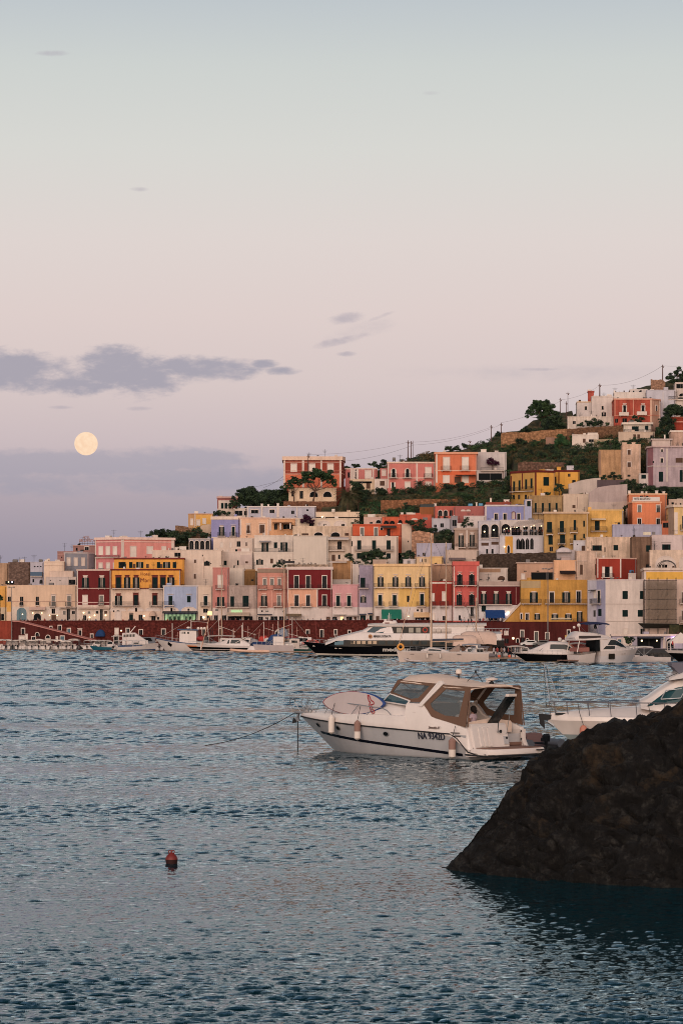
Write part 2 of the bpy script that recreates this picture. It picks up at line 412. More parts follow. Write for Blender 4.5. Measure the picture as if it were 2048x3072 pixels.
wm = MB(); r1_ = [(-300, -300), (300, -300)]
wm.add([(-.17 * 27, 27, 0), (.17 * 27, 27, 0), (.17 * 760, 760, 0), (-.17 * 760, 760, 0), (-9000, -300, 0), (9000, -300, 0), (60000, 60000, 0), (-60000, 60000, 0)], [(4, 5, 1, 0), (5, 6, 2, 1), (6, 7, 3, 2), (7, 4, 0, 3)])
struct(wm.build('open_sea', WM))
# ---------------------------------------------------------------- hillside
RIDGE = [(-600, 1735), (0, 1722), (200, 1712), (330, 1700), (450, 1640), (480, 1604), (530, 1582), (640, 1550), (700, 1518), (800, 1485), (860, 1466), (1000, 1440), (1100, 1400),
         (1200, 1378), (1300, 1352), (1400, 1336), (1460, 1322), (1490, 1296), (1560, 1285), (1600, 1255), (1700, 1228), (1850, 1180), (1950, 1145), (2048, 1128), (2600, 1085)]
def interp(t, x):
 if x <= t[0][0]: return t[0][1]
 for (a, b), (c, d) in zip(t[:-1], t[1:]):
  if x <= c: return b + (d - b) * (x - a) / (c - a)
 return t[-1][1]
def ground(px, Y):
 y0 = Yf(px); d = Y - y0
 yr = YD(px, interp(RIDGE, px)); dr = yr - y0
 z = 6 + S * min(d, dr) - 0.3
 if d > dr: z -= 0.3 * (d - dr)
 if d < 14: z = 5.9 + max(0, d - 10) * 0.25 * (S * 14 + 5.7 - 5.9)
 return z
def earth_mat():
 m = bpy.data.materials.new('dry_grass_earth'); nt, N, L, b = nodes_of(m); b.inputs['Roughness'].default_value = 1
 g = N.new('ShaderNodeNewGeometry'); n = N.new('ShaderNodeTexNoise'); n.inputs['Scale'].default_value = 0.35; n.inputs['Detail'].default_value = 6; n.inputs['Roughness'].default_value = 0.75
 L.new(g.outputs['Position'], n.inputs['Vector']); r = N.new('ShaderNodeValToRGB'); L.new(n.outputs[0], r.inputs[0])
 e = r.color_ramp.elements; e[0].position = 0.35; e[0].color = (0.014, 0.022, 0.012, 1); e[1].position = 0.66; e[1].color = (0.14, 0.095, 0.05, 1)
 x = e.new(0.5); x.color = (0.045, 0.045, 0.02, 1)
 L.new(r.outputs[0], b.inputs['Base Color']); return m
# ---------------------------------------------------------------- buildings
BL = []
class Bld:
 def __init__(s, label, xs, top, base, rgb, name='house', cat='house', group=None, depth=None, Y=None, dy=None, cols=None, cornice=None, kind='plaster', ztop=None, row=False, vary=0.10, ext=4.0):
  """xs: pixel bearings of the front corners, dy: how much farther back each corner stands"""
  if row: Y = Yf(sum(xs) / len(xs)) + 8 + R.uniform(-0.3, 0.3); base = None
  if Y is None: Y = YD(sum(xs) / len(xs), base) + R.uniform(-0.15, 0.15)
  dy = dy or [0] * len(xs)
  s.Y = Y; s.pts = [Vector(((x - CX) / F * (Y + d), Y + d, 0)) for x, d in zip(xs, dy)]
  i0 = dy.index(min(dy)); s.zt = H + (YH - top) / F * (Y + dy[i0])
  s.zb = 5.9 if row else H + (YH - base) / F * Y - ext
  s.vis = 5.9 if row else H + (YH - base) / F * Y
  s.depth = depth or (9 if not row else 11)
  mf = {'plaster': lambda c: plaster(c, vary), 'stone': stone}[kind]
  s.mat = mf(rgb); s.xs = xs
  loc = (s.pts[0] + s.pts[-1]) / 2; loc.z = s.vis
  s.root = empty(name, loc, label, cat, group); BL.append(s)
  n = len(s.pts); back = [Vector((p.x * (1 + s.depth / p.y * 0.6), max(q.y for q in s.pts) + s.depth, 0)) for p in (s.pts[-1], s.pts[0])]
  fp = s.pts + back; mb = MB(); zt = s.zt
  for k in range(len(fp)):
   a, b = fp[k], fp[(k + 1) % len(fp)]
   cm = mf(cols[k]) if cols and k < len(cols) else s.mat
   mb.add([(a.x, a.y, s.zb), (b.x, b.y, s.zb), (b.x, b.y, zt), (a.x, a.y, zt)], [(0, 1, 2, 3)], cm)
  s.wall = mb.build('wall', None, s.root)
  s.fp = fp
  rb = MB(); c = sum(fp, Vector()) / len(fp)
  inn = [p + (c - p) * 0.02 for p in fp]
  rb.add([(p.x, p.y, zt - 0.35) for p in inn], [list(range(len(inn)))])
  # parapet coping, a hand's width proud of the wall
  cmx, ch, pr = (cornice if cornice else (None, 0.16, 0.05))
  cmt = plaster(cmx) if cmx else s.mat
  out = []
  for p in fp:
   out.append(p)
  nrm = s.outset(fp, pr); inr = s.outset(fp, -0.35)
  k = len(fp); vs = []
  for z, ring in ((zt - ch, nrm), (zt + 0.06, nrm), (zt + 0.06, inr), (zt - ch, inr)):
   vs += [(p.x, p.y, z) for p in ring]
  fs = [(j * k + i, j * k + (i + 1) % k, ((j + 1) % 4) * k + (i + 1) % k, ((j + 1) % 4) * k + i) for j in range(4) for i in range(k)]
  MB().add(vs, fs, cmt).build('cornice' if cornice else 'parapet', None, s.root)
  rb.build('roof', M_GREY, s.root)
 @staticmethod
 def outset(fp, d):
  n = len(fp); out = []
  area = sum(fp[i].x * fp[(i + 1) % n].y - fp[(i + 1) % n].x * fp[i].y for i in range(n))
  sg = 1 if area > 0 else -1
  for i in range(n):
   a, b, c = fp[i - 1], fp[i], fp[(i + 1) % n]
   e1 = (b - a).normalized(); e2 = (c - b).normalized()
   n1 = Vector((e1.y, -e1.x, 0)) * sg; n2 = Vector((e2.y, -e2.x, 0)) * sg
   m = n1 + n2; den = 1 + n1.dot(n2)
   out.append(b + m * (d / den) if den > 0.2 else b + n1 * d)
  return out
 def fr(s, px):
  k = 0
  for i in range(len(s.xs) - 1):
   if s.xs[i] <= px: k = i
  a, b = s.pts[k], s.pts[k + 1]; u = (b - a).normalized(); n = Vector((u.y, -u.x, 0))
  t = (px - CX) / F
  # |a + u*q|: x = t*y
  q = (t * a.y - a.x) / (u.x - t * u.y); o = a + u * q
  return (Vector((o.x, o.y, 0)), u, n)
 def z(s, fr, py): return H + (YH - py) / F * fr[0].y
 def hw(s, fr, px, w):
  f2 = s.fr(px + w / 2) if abs(fr[1].y) < 1e-3 else None
  return abs((w / 2) / F * fr[0].y / max(0.25, abs(fr[1].x - (px - CX) / F * fr[1].y)))
 def win(s, x, y0, y1, w, st='g'):
  fr = s.fr(x); h = s.hw(fr, x, w); z0, z1 = s.z(fr, y1), s.z(fr, y0); c = st[0]
  arch = 'A' in st; pt = 'P' in st
  def shape(mb, u0, u1, a, b, n0, n1, mt):
   if arch or pt: mb.farch(fr, u0, u1, a, b, n0, n1, mt, pointed=pt)
   else: mb.fbox(fr, u0, u1, a, b, n0, n1, mt)
  pm = {'g': M_GREEN, 'k': M_DARK, 'w': M_WHITE, 'b': M_BLUE, 'l': M_GLASS, 'o': M_DARK, 'W': M_DARK, 'n': M_BROWN, 'y': M_LIT, 'i': M_TRIM, 'q': M_LITG}[c]
  mb = MB(); hh = h
  if c in 'oW': hh = h * 0.46
  shape(mb, -hh, hh, z0, z1, -0.05, 0.03, pm)
  if c == 'o' and 'K' not in st:
   for a, b in ((-0.78, -0.12), (0.12, 0.78)): mb.fbox(fr, hh * a, hh * b, z0 + 0.05, z1 - 0.15 if arch else z1 - 0.06, 0.03, 0.045, M_CURT)
  if c in 'lbk' and 'K' not in st and h > 0.3:
   mb.fbox(fr, -0.03, 0.03, z0, z1 - (hh if arch else 0), 0.03, 0.05, M_GREY)
  if c in 'gw':
   n = max(3, int((z1 - z0) / 0.22)); 
   for i in range(n):
    zz_ = z0 + (z1 - z0 - (hh if arch else 0)) * (i + 0.5) / n
    mb.fbox(fr, -hh * .88, -hh * .06, zz_ - .05, zz_ + .03, 0.03, 0.055, pm); mb.fbox(fr, hh * .06, hh * .88, zz_ - .05, zz_ + .03, 0.03, 0.055, pm)
  wo_ = mb.build('window', None, s.root)
  if 'F' in st or 'R' in st or c == 'w' or arch:
   t = 0.17; mt = M_RED if 'R' in st else (M_TRIM if 'F' in st or c == 'w' else s.mat); fb = MB()
   if arch or pt:
    r = hh; k = 10; o, u, n = fr; W = Vector((0, 0, 1)); rise = min(r * (1.5 if pt else 1), (z1 - z0) * .7); pin = []; pout = []
    for i in range(k + 1):
     a = math.pi * i / k; xx = math.cos(a); hhh = (1 - abs(xx) ** 1.6) if pt else math.sin(a)
     pin.append((r * xx, z1 - rise + rise * hhh)); pout.append(((r + t) * xx, z1 - rise + (rise + t) * hhh))
    pin = [(r, z0)] + pin + [(-r, z0)]; pout = [(r + t, z0)] + pout + [(-r - t, z0)]
    for i in range(len(pin) - 1):
     q = [pin[i], pout[i], pout[i + 1], pin[i + 1]]
     fb.hexa([o + u * a + W * b + n * 0.0 for a, b in q] + [o + u * a + W * b + n * 0.1 for a, b in q], mt)
   else:
    fb.fbox(fr, -hh - t, -hh, z0, z1, 0, 0.1, mt); fb.fbox(fr, hh, hh + t, z0, z1, 0, 0.1, mt); fb.fbox(fr, -hh - t, hh + t, z1, z1 + t * 1.3, 0, 0.1, mt)
    if 'S' in st: fb.fbox(fr, -hh - t, hh + t, z0 - 0.12, z0, 0, 0.16, mt)
   fb.build('frame', None, wo_)
  if c in 'oW':
   sm = M_GREEN if c == 'o' else M_WHITE
   for sg in (-1, 1):
    sb = MB(); a, b = sorted((sg * (hh + 0.01), sg * h)); zt_ = z1 - (hh * 0.7 if arch else 0)
    sb.fbox(fr, a, b, z0, zt_, 0.04, 0.10, sm)
    n = max(3, int((zt_ - z0) / 0.3))
    for i in range(n): zq = z0 + (zt_ - z0) * (i + 0.5) / n; sb.fbox(fr, a + .03, b - .03, zq - .08, zq + .04, 0.10, 0.125, sm)
    sb.build('shutter', None, wo_)
  if 'H' in st:
   hd = MB(); mt = M_RED if 'R' in st else M_TRIM; hb = 0.45 if 'R' in st or 'U' in st else 0.0
   if hb: hd.fbox(fr, -hh - .12, hh + .12, z1 + .02, z1 + hb, 0, 0.09, mt)
   hd.fbox(fr, -hh - .25, hh + .25, z1 + (hb or .38), z1 + (hb or .38) + .14, 0, 0.22, mt)
   hd.build('hood', None, wo_)
  return s
 def wins(s, xs, y0, y1, w, st='g'):
  for x in xs: s.win(x, y0, y1, w, st)
  return s
 def bal(s, x0, x1, y0, y1, slab=None, proj=0.85, solid=False):
  xm = (x0 + x1) / 2; fr = s.fr(xm); h = s.hw(fr, xm, x1 - x0); z0, z1 = s.z(fr, y1), s.z(fr, y0)
  sb = MB().fbox(fr, -h, h, z0 - 0.14, z0, 0.02, proj + 0.05, slab or M_TRIM)
  for b in (-h * .8, h * .8): sb.fbox(fr, b - .07, b + .07, z0 - .36, z0 - .14, 0.02, proj * .6, slab or M_TRIM)
  o = sb.build('balcony', None, s.root); rb = MB()
  if solid: 
   rb.fbox(fr, -h, h, z0, z1, proj - .1, proj, solid); rb.fbox(fr, -h, -h + .1, z0, z1, .02, proj - .1, solid); rb.fbox(fr, h - .1, h, z0, z1, .02, proj - .1, solid)
  else:
   r = 0.026
   rb.fbox(fr, -h + .04, h - .04, z1 - .05, z1, proj - .05, proj, M_IRON)
   for e in (-h + .04, h - .09): rb.fbox(fr, e, e + .05, z1 - .05, z1, .02, proj - .05, M_IRON); rb.fbox(fr, e, e + .05, z0 + .06, z0 + .1, .02, proj - .05, M_IRON)
   rb.fbox(fr, -h + .04, h - .04, z0 + .06, z0 + .1, proj - .05, proj, M_IRON)
   n = int(2 * h / 0.16) + 1
   for i in range(n + 1):
    u = -h + .06 + (2 * h - .12) * i / n; rb.fbox(fr, u - r / 2, u + r / 2, z0, z1 - .05, proj - .04, proj - .04 + r, M_IRON)
   for e in (-h + .06, h - .06):
    for k in range(1, 5): nn_ = proj * k / 5; rb.fbox(fr, e - r / 2, e + r / 2, z0, z1 - .05, nn_, nn_ + r, M_IRON)
  rb.build('railing', None, o); return s
 def band(s, y, th=3, rgb=None, x0=None, x1=None, proud=0.08, mt=None):
  mt = mt or (plaster(rgb) if rgb else M_TRIM); mb = MB()
  lo = s.xs[0] if x0 is None else x0; hi = s.xs[-1] if x1 is None else x1
  for i in range(len(s.pts) - 1):
   a = max(lo, s.xs[i]); b = min(hi, s.xs[i + 1])
   if b - a < 0.5: continue
   fr = s.fr((a + b) / 2 if b - a > 1 else a); A = s.fr(a + .01); B = s.fr(b - .01)
   ua = (A[0] - fr[0]).dot(fr[1]); ub = (B[0] - fr[0]).dot(fr[1]); z0, z1 = s.z(fr, y + th), s.z(fr, y)
   mb.fbox(fr, ua, ub, z0, z1, -0.03, proud, mt)
  mb.build('moulding' if proud > 0.04 else 'facade_panel', None, s.root); return s
 def patch(s, x0, x1, y0, y1, rgb, proud=0.025):
  return s.band(y0, y1 - y0, rgb, x0, x1, proud)
 def pil(s, x, w, y0, y1, rgb=None, proud=0.07):
  fr = s.fr(x); h = s.hw(fr, x, w)
  MB().fbox(fr, -h, h, s.z(fr, y1), s.z(fr, y0), -0.02, proud, plaster(rgb) if rgb else M_TRIM).build('pilaster', None, s.root); return s
 def awn(s, x0, x1, y0, y1, rgb, proj=1.6, mt=None, name='awning'):
  xm = (x0 + x1) / 2; fr = s.fr(xm); h = s.hw(fr, xm, x1 - x0); z0, z1 = s.z(fr, y1), s.z(fr, y0); o, u, n = fr; W = Vector((0, 0, 1))
  v = max(0.12, (z1 - z0) * .18); p = lambda a, b, c: o + u * a + W * b + n * c
  prof = [(z1, 0.03), (z1 - .05, 0.03), (z0 + v - .05, proj - .05), (z0, proj - .05), (z0, proj), (z0 + v, proj)]
  mb = MB(); mb.loft([[p(a, b, c) for b, c in prof] for a in (-h, h)], mt or plaster(rgb, 0.06), closed=True)
  for a in (-h, h - .04): mb.fbox(fr, a, a + .04, z1 - .6, z1 - .56, 0.02, proj * .9, M_IRON)
  mb.build(name, None, s.root); return s
 def dome(s, x, y0, y1, w, rgb, k=10):
  fr = s.fr(x); h = s.hw(fr, x, w); z0, z1 = s.z(fr, y1), s.z(fr, y0); o, u, n = fr; W = Vector((0, 0, 1)); rings = []
  for j in range(7):
   b = math.pi / 2 * j / 6; rr = h * math.cos(b) ; hh = (z1 - z0)
   rings.append([o + u * (h * math.cos(math.pi * i / k)) * math.cos(b * 0.0) + W * (z0 + hh * math.sin(math.pi * i / k) * math.cos(b)) + n * (0.02 + 1.1 * math.sin(b) * (0.35 + 0.65 * math.sin(math.pi * i / k)) * (1 if j else 0)) for i in range(k + 1)])
  rings.append([o + u * (h * math.cos(math.pi * i / k)) + W * (z0 - 0.1) + n * (0.02 + 1.1 * (0.35 + 0.65 * math.sin(math.pi * i / k))) for i in range(k + 1)])
  MB().loft(rings, plaster(rgb, .06), caps=False).build('awning', None, s.root); return s
 def lamp(s, x, y, r=0.22, mt=None):
  fr = s.fr(x); z = s.z(fr, y); o, u, n = fr; c = o + n * 0.35 + Vector((0, 0, z))
  MB().ball(c, r, mt or M_LAMP).fbox(fr, -.03, .03, z + r, z + r + .05, 0, .4, M_IRON).build('wall_lamp', None, s.root); return s
 def chim(s, x, y0, w, rgb=None, y1=None, dd=2.5, name='chimney'):
  fr = s.fr(x); h = s.hw(fr, x, w); z1 = s.z(fr, y0); z0 = s.zt - 0.1; mt = plaster(rgb) if rgb else M_WHITE
  mb = MB().fbox(fr, -h, h, z0, z1 - .12, -dd - 2 * h, -dd, mt); mb.fbox(fr, -h - .08, h + .08, z1 - .12, z1, -dd - 2 * h - .08, -dd + .08, mt)
  mb.build(name, None, s.root); return s
 def tank(s, x, y0, w, rgb=(120, 110, 105)):
  fr = s.fr(x); h = s.hw(fr, x, w); z1 = s.z(fr, y0); z0 = s.zt; o, u, n = fr; c = o - n * 3
  r = min(h, max(.2, (z1 - z0) / 2))
  mb = MB().lathe((c.x - 0 * h, c.y, z1 - r), [(r * .5, -h), (r * .9, -h * .9), (r, -h * .7), (r, h * .7), (r * .9, h * .9), (r * .5, h)], 12, plaster(rgb), axis='x')
  for a in (-h * .6, h * .6): mb.box((c.x + a - .06, c.y - r * .7, z0 - .3), (c.x + a + .06, c.y + r * .7, z1 - r), M_IRON)
  mb.build('water_tank', None, s.root); return s
 def ant(s, x, y0, dd=2.0):
  fr = s.fr(x); o = fr[0] - fr[2] * dd; z1 = s.z(fr, y0); mb = MB().tube(o + Vector((0, 0, s.zt - .3)), o + Vector((0, 0, z1)), 0.035, mt=M_IRON)
  for q, l in ((.25, .7), (.6, .5), (.9, .35)): mb.box((o.x - l, o.y - .02, z1 - q), (o.x + l, o.y + .02, z1 - q + .04), M_IRON)
  mb.build('aerial', None, s.root); return s
 def terr(s, x0, x1, y, rgb=None, rail=None, n=6):
  """junk and pots along a terrace edge"""
  for i in range(n):
   x = x0 + (x1 - x0) * (i + R.random()) / n; fr = s.fr(x); z = s.z(fr, y); o = fr[0] - fr[2] * R.uniform(.8, 2)
   h = R.uniform(.3, .9); q = R.uniform(.15, .4)
   MB().lathe((o.x, o.y, z - .2), [(q * .6, 0), (q, h * .5), (q * .7, h * .6), (q * .9, h)], 8, R.choice([M_BROWN, M_GREEN, M_GREY, M_WHITE, M_IRON])).build(R.choice(['plant_pot', 'terrace_planter']), None, s.root)
  return s
def B(*a, **k): return Bld(*a, **k)
def flatwall(label, x0, x1, top, base, rgb, name='retaining_wall', cat='wall', kind='stone', th=0.8, Y=None, tops=None):
 """a free-standing or retaining wall; tops gives an uneven upper edge"""
 Y = Y or YD((x0 + x1) / 2, base); mb = MB(); n = max(2, int((x1 - x0) / 7)); rows = []
 tops = tops or [(x0, top), (x1, top)]
 for k in range(n + 1):
  px = x0 + (x1 - x0) * k / n; t = interp(tops, px) + (R.uniform(-1.2, 1.2) if kind == 'stone' else 0)
  a = P(px, t, Y); z0 = P(px, base, Y).z - 2
  rows.append([Vector((a.x, Y, z0)), a, Vector((a.x, Y + th, a.z)), Vector((a.x, Y + th, z0))])
 mb.loft(rows, stone(rgb) if kind == 'stone' else plaster(rgb), closed=True)
 c = P((x0 + x1) / 2, base, Y)
 return one(mb, name, None, c, label, cat)
# ================================================================ harbour front row, left to right
b = B('bright yellow house at the far left end of the promenade', [-60, 21], 1759, 0, (226, 160, 60), row=True); b.patch(-60, 21, 1822, 1862, (205, 180, 150)); b.win(-20, 1780, 1806, 12, 'gFH').win(5, 1842, 1861, 16, 'k')
b = B('long low cream house between the yellow corner and the dark red house', [21, 231], 1756, 0, (218, 180, 150), row=True); b.patch(21, 34.5, 1806, 1835, (222, 160, 66)); b.band(1804, 1.2, (170, 130, 115)).patch(34.5, 231, 1820, 1862, (206, 184, 168))
b.win(66, 1790, 1817, 10, 'k').win(113, 1790, 1815, 9, 'k').win(29, 1790, 1804, 9, 'k').wins([161, 208], 1788, 1818, 10, 'lFH').bal(150, 168, 1806, 1818).bal(197, 214, 1806, 1818).bal(59, 71, 1808, 1817, proj=.4).bal(107, 119, 1806, 1816, proj=.4)
b.win(66, 1823, 1861, 30, 'bAF').awn(89, 138, 1820, 1830, (196, 160, 145), 1.2).win(113, 1840, 1861, 22, 'kAF').win(161, 1823, 1842, 36, 'iAF').win(161, 1826, 1841, 10, 'b').win(162, 1845, 1861, 14, 'n').win(206, 1827, 1861, 9, 'k').win(194, 1833, 1844, 8, 'lF').win(221, 1833, 1842, 9, 'kF').awn(180, 231, 1821, 1825, (190, 165, 150), .8)
for x, y in ((69, 1843), (100, 1839), (127, 1839), (150, 1846), (173, 1846)): b.lamp(x, y, .16)
b = B('narrow dark red house with two green shuttered windows, left of the orange hotel', [231.5, 333], 1708.5, 0, (112, 34, 36), row=True, cornice=((214, 180, 165), .3, .12)); b.patch(231.5, 333, 1817, 1862, (210, 186, 170)).band(1764, 2.2, (205, 170, 155)).band(1806, 3, (200, 160, 150)).band(1815, 2.5, (214, 190, 176), proud=.12).pil(233, 3, 1710, 1862).pil(331, 3, 1710, 1862)
b.wins([257, 306], 1733, 1763, 20, 'oHU').bal(245, 268, 1757, 1764, proj=.5).bal(294, 318, 1757, 1764, proj=.5).win(256, 1787, 1814, 13, 'w').win(305, 1787, 1814, 11, 'lF').bal(295, 313, 1804, 1814)
b.win(255, 1846, 1861, 9, 'k').win(305, 1828, 1861, 8, 'k').win(268, 1834, 1841, 8, 'lF').win(292, 1833, 1841, 8, 'kF').win(318, 1833, 1841, 9, 'nF').awn(236, 330, 1822, 1826, (196, 166, 150), .7)
for x, y in ((252, 1838), (285, 1846), (318, 1846), (270, 1852)): b.lamp(x, y, .2)
b = B('cream arcaded house carrying the orange hotel floor and red framed balconies', [333.5, 489.5], 1766, 0, (216, 184, 162), row=True, depth=8); Yh = b.Y
b.win(356, 1787, 1817, 21, 'oRH').win(408, 1785, 1817, 13, 'gRH').win(465, 1786, 1815, 12, 'gRH').bal(339, 419, 1805, 1817).bal(449, 489, 1805, 1817)
for x, w in ((354, 44), (408, 44), (459, 44)):
 b.win(x, 1823, 1834, w, 'iAF')
b.win(355, 1831, 1861, 17, 'iAF').win(394, 1843, 1861, 11, 'g').awn(388, 400, 1838, 1841, (120, 100, 92), .4).win(422, 1844, 1861, 11, 'k').win(461, 1848, 1861, 12, 'k').dome(459, 1833, 1847, 22, (196, 160, 138)).win(409, 1824, 1835, 6, 'k').win(342, 1831, 1836, 4, 'k').win(475, 1851, 1859, 6, 'k').lamp(433, 1848, .2)
bh = B('orange hotel with dark red trim, hood shutters and painted name over the cream arcade', [333, 542], 1707.5, 1766, (228, 150, 36), name='hotel', cat='hotel', Y=Yh - .12, depth=6, ext=0.02, cornice=((112, 40, 34), .3, .14))
bh.band(1763.5, 2.5, (112, 40, 34)).pil(334.5, 2.4, 1708, 1764, (112, 40, 34)).pil(540.5, 2.4, 1708, 1764, (112, 40, 34))
for x, w, st in ((356, 14, 'gRH'), (382, 19, 'oRH'), (409, 20, 'oRH'), (465, 14, 'gRH'), (489, 14, 'gRH'), (513, 21, 'oRH')): bh.win(x, 1732, 1764, w, st)
bh.bal(337, 420, 1754, 1765).bal(448, 524, 1754, 1765)
fr = bh.fr(437); mtx = Matrix.Translation(fr[0] + fr[2] * .05 + Vector((0, 0, bh.z(fr, 1729)))) @ Matrix.Rotation(math.pi / 2, 4, 'X')
text_mesh('Hotel', 1.1, M_RED, mtx, 'lettering', bh.root, .02, 2.35, .0)
fr = bh.fr(437); mtx = Matrix.Translation(fr[0] + fr[2] * .05 + Vector((0, 0, bh.z(fr, 1750)))) @ Matrix.Rotation(math.pi / 2, 4, 'X')
text_mesh('Mari', 1.45, M_RED, mtx, 'lettering', bh.root, .02, 2.5, 0)
b = B('set back top floor of the orange hotel with rattan screens', [343, 553], 1674, 1705, (228, 152, 38), name='hotel_penthouse', cat='hotel', Y=Yh + 4.5, depth=5, cornice=((120, 46, 36), .32, .14))
for x, w, st in ((367, 21, 'oK'), (393, 10, 'g'), (420, 21, 'o'), (476, 10, 'g'), (500, 21, 'o'), (524, 11, 'g')): b.win(x, 1686, 1704, w, st)
for x in (375, 403, 443, 484, 507): b.win(x, 1692, 1704, 8, 'n')
b.terr(450, 545, 1673, n=5)
b = B('pale blue house over the green lit restaurant, beside the orange hotel', [490, 594], 1757, 0, (158, 168, 198), row=True, cornice=((208, 196, 196), .2, .1)); b.pil(491.5, 3, 1760, 1862).pil(592, 3, 1760, 1862)
b.win(512, 1788, 1815, 12, 'gH').win(567, 1788, 1807, 11, 'gH').bal(492, 523, 1804, 1816).win(513, 1822, 1836, 44, 'iAF').win(567, 1822, 1836, 42, 'iAF').win(515, 1824, 1835, 6, 'k').win(523, 1826, 1832, 6, 'w').win(566, 1826, 1832, 6, 'l')
b.awn(489, 592, 1833, 1840, (34, 44, 54), 2.2, mat((22, 38, 44), .5), 'canopy').win(540, 1843, 1861, 98, 'qK')
for x in (494, 505, 517, 529, 541, 553, 565, 577, 588): b.pil(x, 2.2, 1840, 1862, (22, 34, 38), .2)
for x in (511, 524, 536, 559, 571): b.win(x, 1849, 1861, 7, 'k')
b = B('narrow cream house with one green window, right of the pale blue house', [594.5, 638], 1757, 0, (218, 190, 168), row=True); b.win(617, 1788, 1817, 11, 'gFH').bal(602, 629, 1807, 1817).patch(594.5, 638, 1826, 1862, (206, 184, 166)).win(617, 1826, 1838, 14, 'k').win(605, 1848, 1861, 10, 'k').win(626, 1846, 1861, 11, 'k').lamp(611, 1852, .3)
b = B('tall narrow faded pink house behind the cruiser mast', [638.5, 686.5], 1703, 0, (196, 122, 112), row=True); b.win(661, 1727, 1764, 12, 'w').bal(647, 674, 1755, 1767).win(662, 1791, 1819, 21, 'o').bal(647, 676, 1808, 1819).patch(638.5, 686.5, 1823, 1862, (206, 182, 172)).win(650, 1827, 1833, 9, 'l').win(648, 1846, 1861, 12, 'k').win(672, 1846, 1861, 14, 'k')
b = B('rough grey stone fronted house with green shutters under a blank white wall', [687, 772.5], 1757, 0, (176, 152, 142), row=True, vary=.2); b.win(697, 1789, 1820, 11, 'g').win(737, 1787, 1820, 18, 'g').bal(682, 749, 1809, 1821).patch(687, 772.5, 1826, 1862, (200, 180, 168)).win(710, 1829, 1837, 34, 'qK').win(705, 1849, 1861, 40, 'k').win(745, 1849, 1861, 26, 'k').awn(681, 749, 1837, 1848, (186, 160, 138), 2.4)
b = B('dusty pink house with black balconies, left of the big dark red house', [773, 861], 1706, 0, (200, 130, 112), row=True); b.patch(773, 861, 1707, 1718, (150, 122, 104), .1).wins([794, 816, 838], 1737, 1756, 9, 'lFH').bal(775, 801, 1755, 1767).bal(820, 846, 1755, 1767).band(1768, 2, (150, 96, 84))
b.win(792, 1787, 1818, 18, 'oFH').win(837, 1787, 1817, 10, 'lFH').bal(777, 803, 1808, 1819).bal(820, 847, 1808, 1819).patch(773, 861, 1823, 1862, (204, 186, 178)).pil(816, 3, 1772, 1822, (214, 150, 130)).win(782, 1850, 1861, 14, 'k').win(800, 1852, 1861, 9, 'k').win(822, 1849, 1861, 20, 'k').win(846, 1849, 1861, 18, 'k').win(786, 1831, 1836, 5, 'k').win(801, 1832, 1836, 9, 'l').win(850, 1832, 1837, 5, 'l').awn(773, 816, 1842, 1845, (60, 60, 70), .5)
b = B('wide dark red house with white window frames and a peach lower floor', [861.5, 996.5], 1701, 0, (116, 26, 32), row=True, cornice=((214, 188, 178), .62, .2)); b.patch(864, 952, 1768, 1821, (222, 158, 126)).band(1765, 3, (206, 176, 166), proud=.15).pil(863.5, 3.5, 1709, 1765).pil(994.5, 3.5, 1709, 1765).pil(951, 4, 1768, 1822).pil(863.5, 3, 1768, 1822).patch(861.5, 996.5, 1822, 1862, (210, 192, 184), .05)
b.wins([889.5, 924, 973], 1728, 1764, 12, 'kF').wins([889.5, 924, 973], 1786, 1818, 11, 'kF')
for x in (886, 921, 969): b.bal(x - 17, x + 17, 1754, 1765, proj=.45)
for x in (885, 920): b.bal(x - 15, x + 15, 1811, 1819)
b.bal(955, 987, 1815, 1820, proj=.4).win(891, 1824, 1837, 15, 'yF').awn(857, 904, 1841, 1849, (120, 100, 74), 2.6).win(880, 1851, 1861, 36, 'k').win(905, 1850, 1861, 8, 'yF').win(917, 1848, 1861, 9, 'yF').win(930, 1846, 1861, 6, 'k').win(942, 1850, 1861, 6, 'k').win(960, 1852, 1861, 13, 'n').win(973, 1827, 1838, 12, 'n').win(930, 1834, 1841, 6, 'l').win(940, 1834, 1841, 6, 'l')
b = B('low candy pink house with two framed windows beside the dark red house', [997, 1076.5], 1754, 0, (212, 148, 150), row=True); b.wins([1014, 1046.5], 1787, 1818, 11, 'gFH').bal(1000, 1024, 1808, 1819, proj=.6).bal(1032, 1056, 1808, 1819, proj=.6).patch(997, 1076.5, 1821, 1862, (208, 188, 182)).win(984, 1850, 1861, 12, 'n').win(1004, 1850, 1861, 13, 'k').win(1025, 1850, 1861, 9, 'yF').win(1047, 1850, 1861, 18, 'k').win(1065, 1850, 1861, 8, 'n').awn(1000, 1038, 1842, 1846, (196, 176, 166), .9).awn(1042, 1074, 1844, 1847, (200, 180, 170), .9)
b = B('narrow lilac house with a curved iron balcony', [1077, 1121], 1697, 0, (158, 142, 162), row=True, vary=.18); b.win(1088, 1733, 1763, 14, 'g').bal(1075, 1105, 1752, 1764).win(1089, 1787, 1808, 17, 'oAF').patch(1077, 1121, 1822, 1862, (206, 188, 184)).win(1088, 1846, 1861, 17, 'gF').win(1112, 1846, 1861, 9, 'gF').awn(1077, 1098, 1841, 1845, (70, 74, 90), .5).awn(1103, 1118, 1839, 1843, (50, 56, 80), .5)
b = B('long pale yellow house with four balconies above the green awning', [1121.5, 1289], 1692, 0, (226, 184, 126), row=True, cornice=((230, 184, 130), .5, .2)); b.patch(1196, 1288, 1765, 1820, (222, 172, 84)).band(1762, 2.6, (222, 196, 170), proud=.12).patch(1121.5, 1289, 1820, 1862, (210, 192, 184))
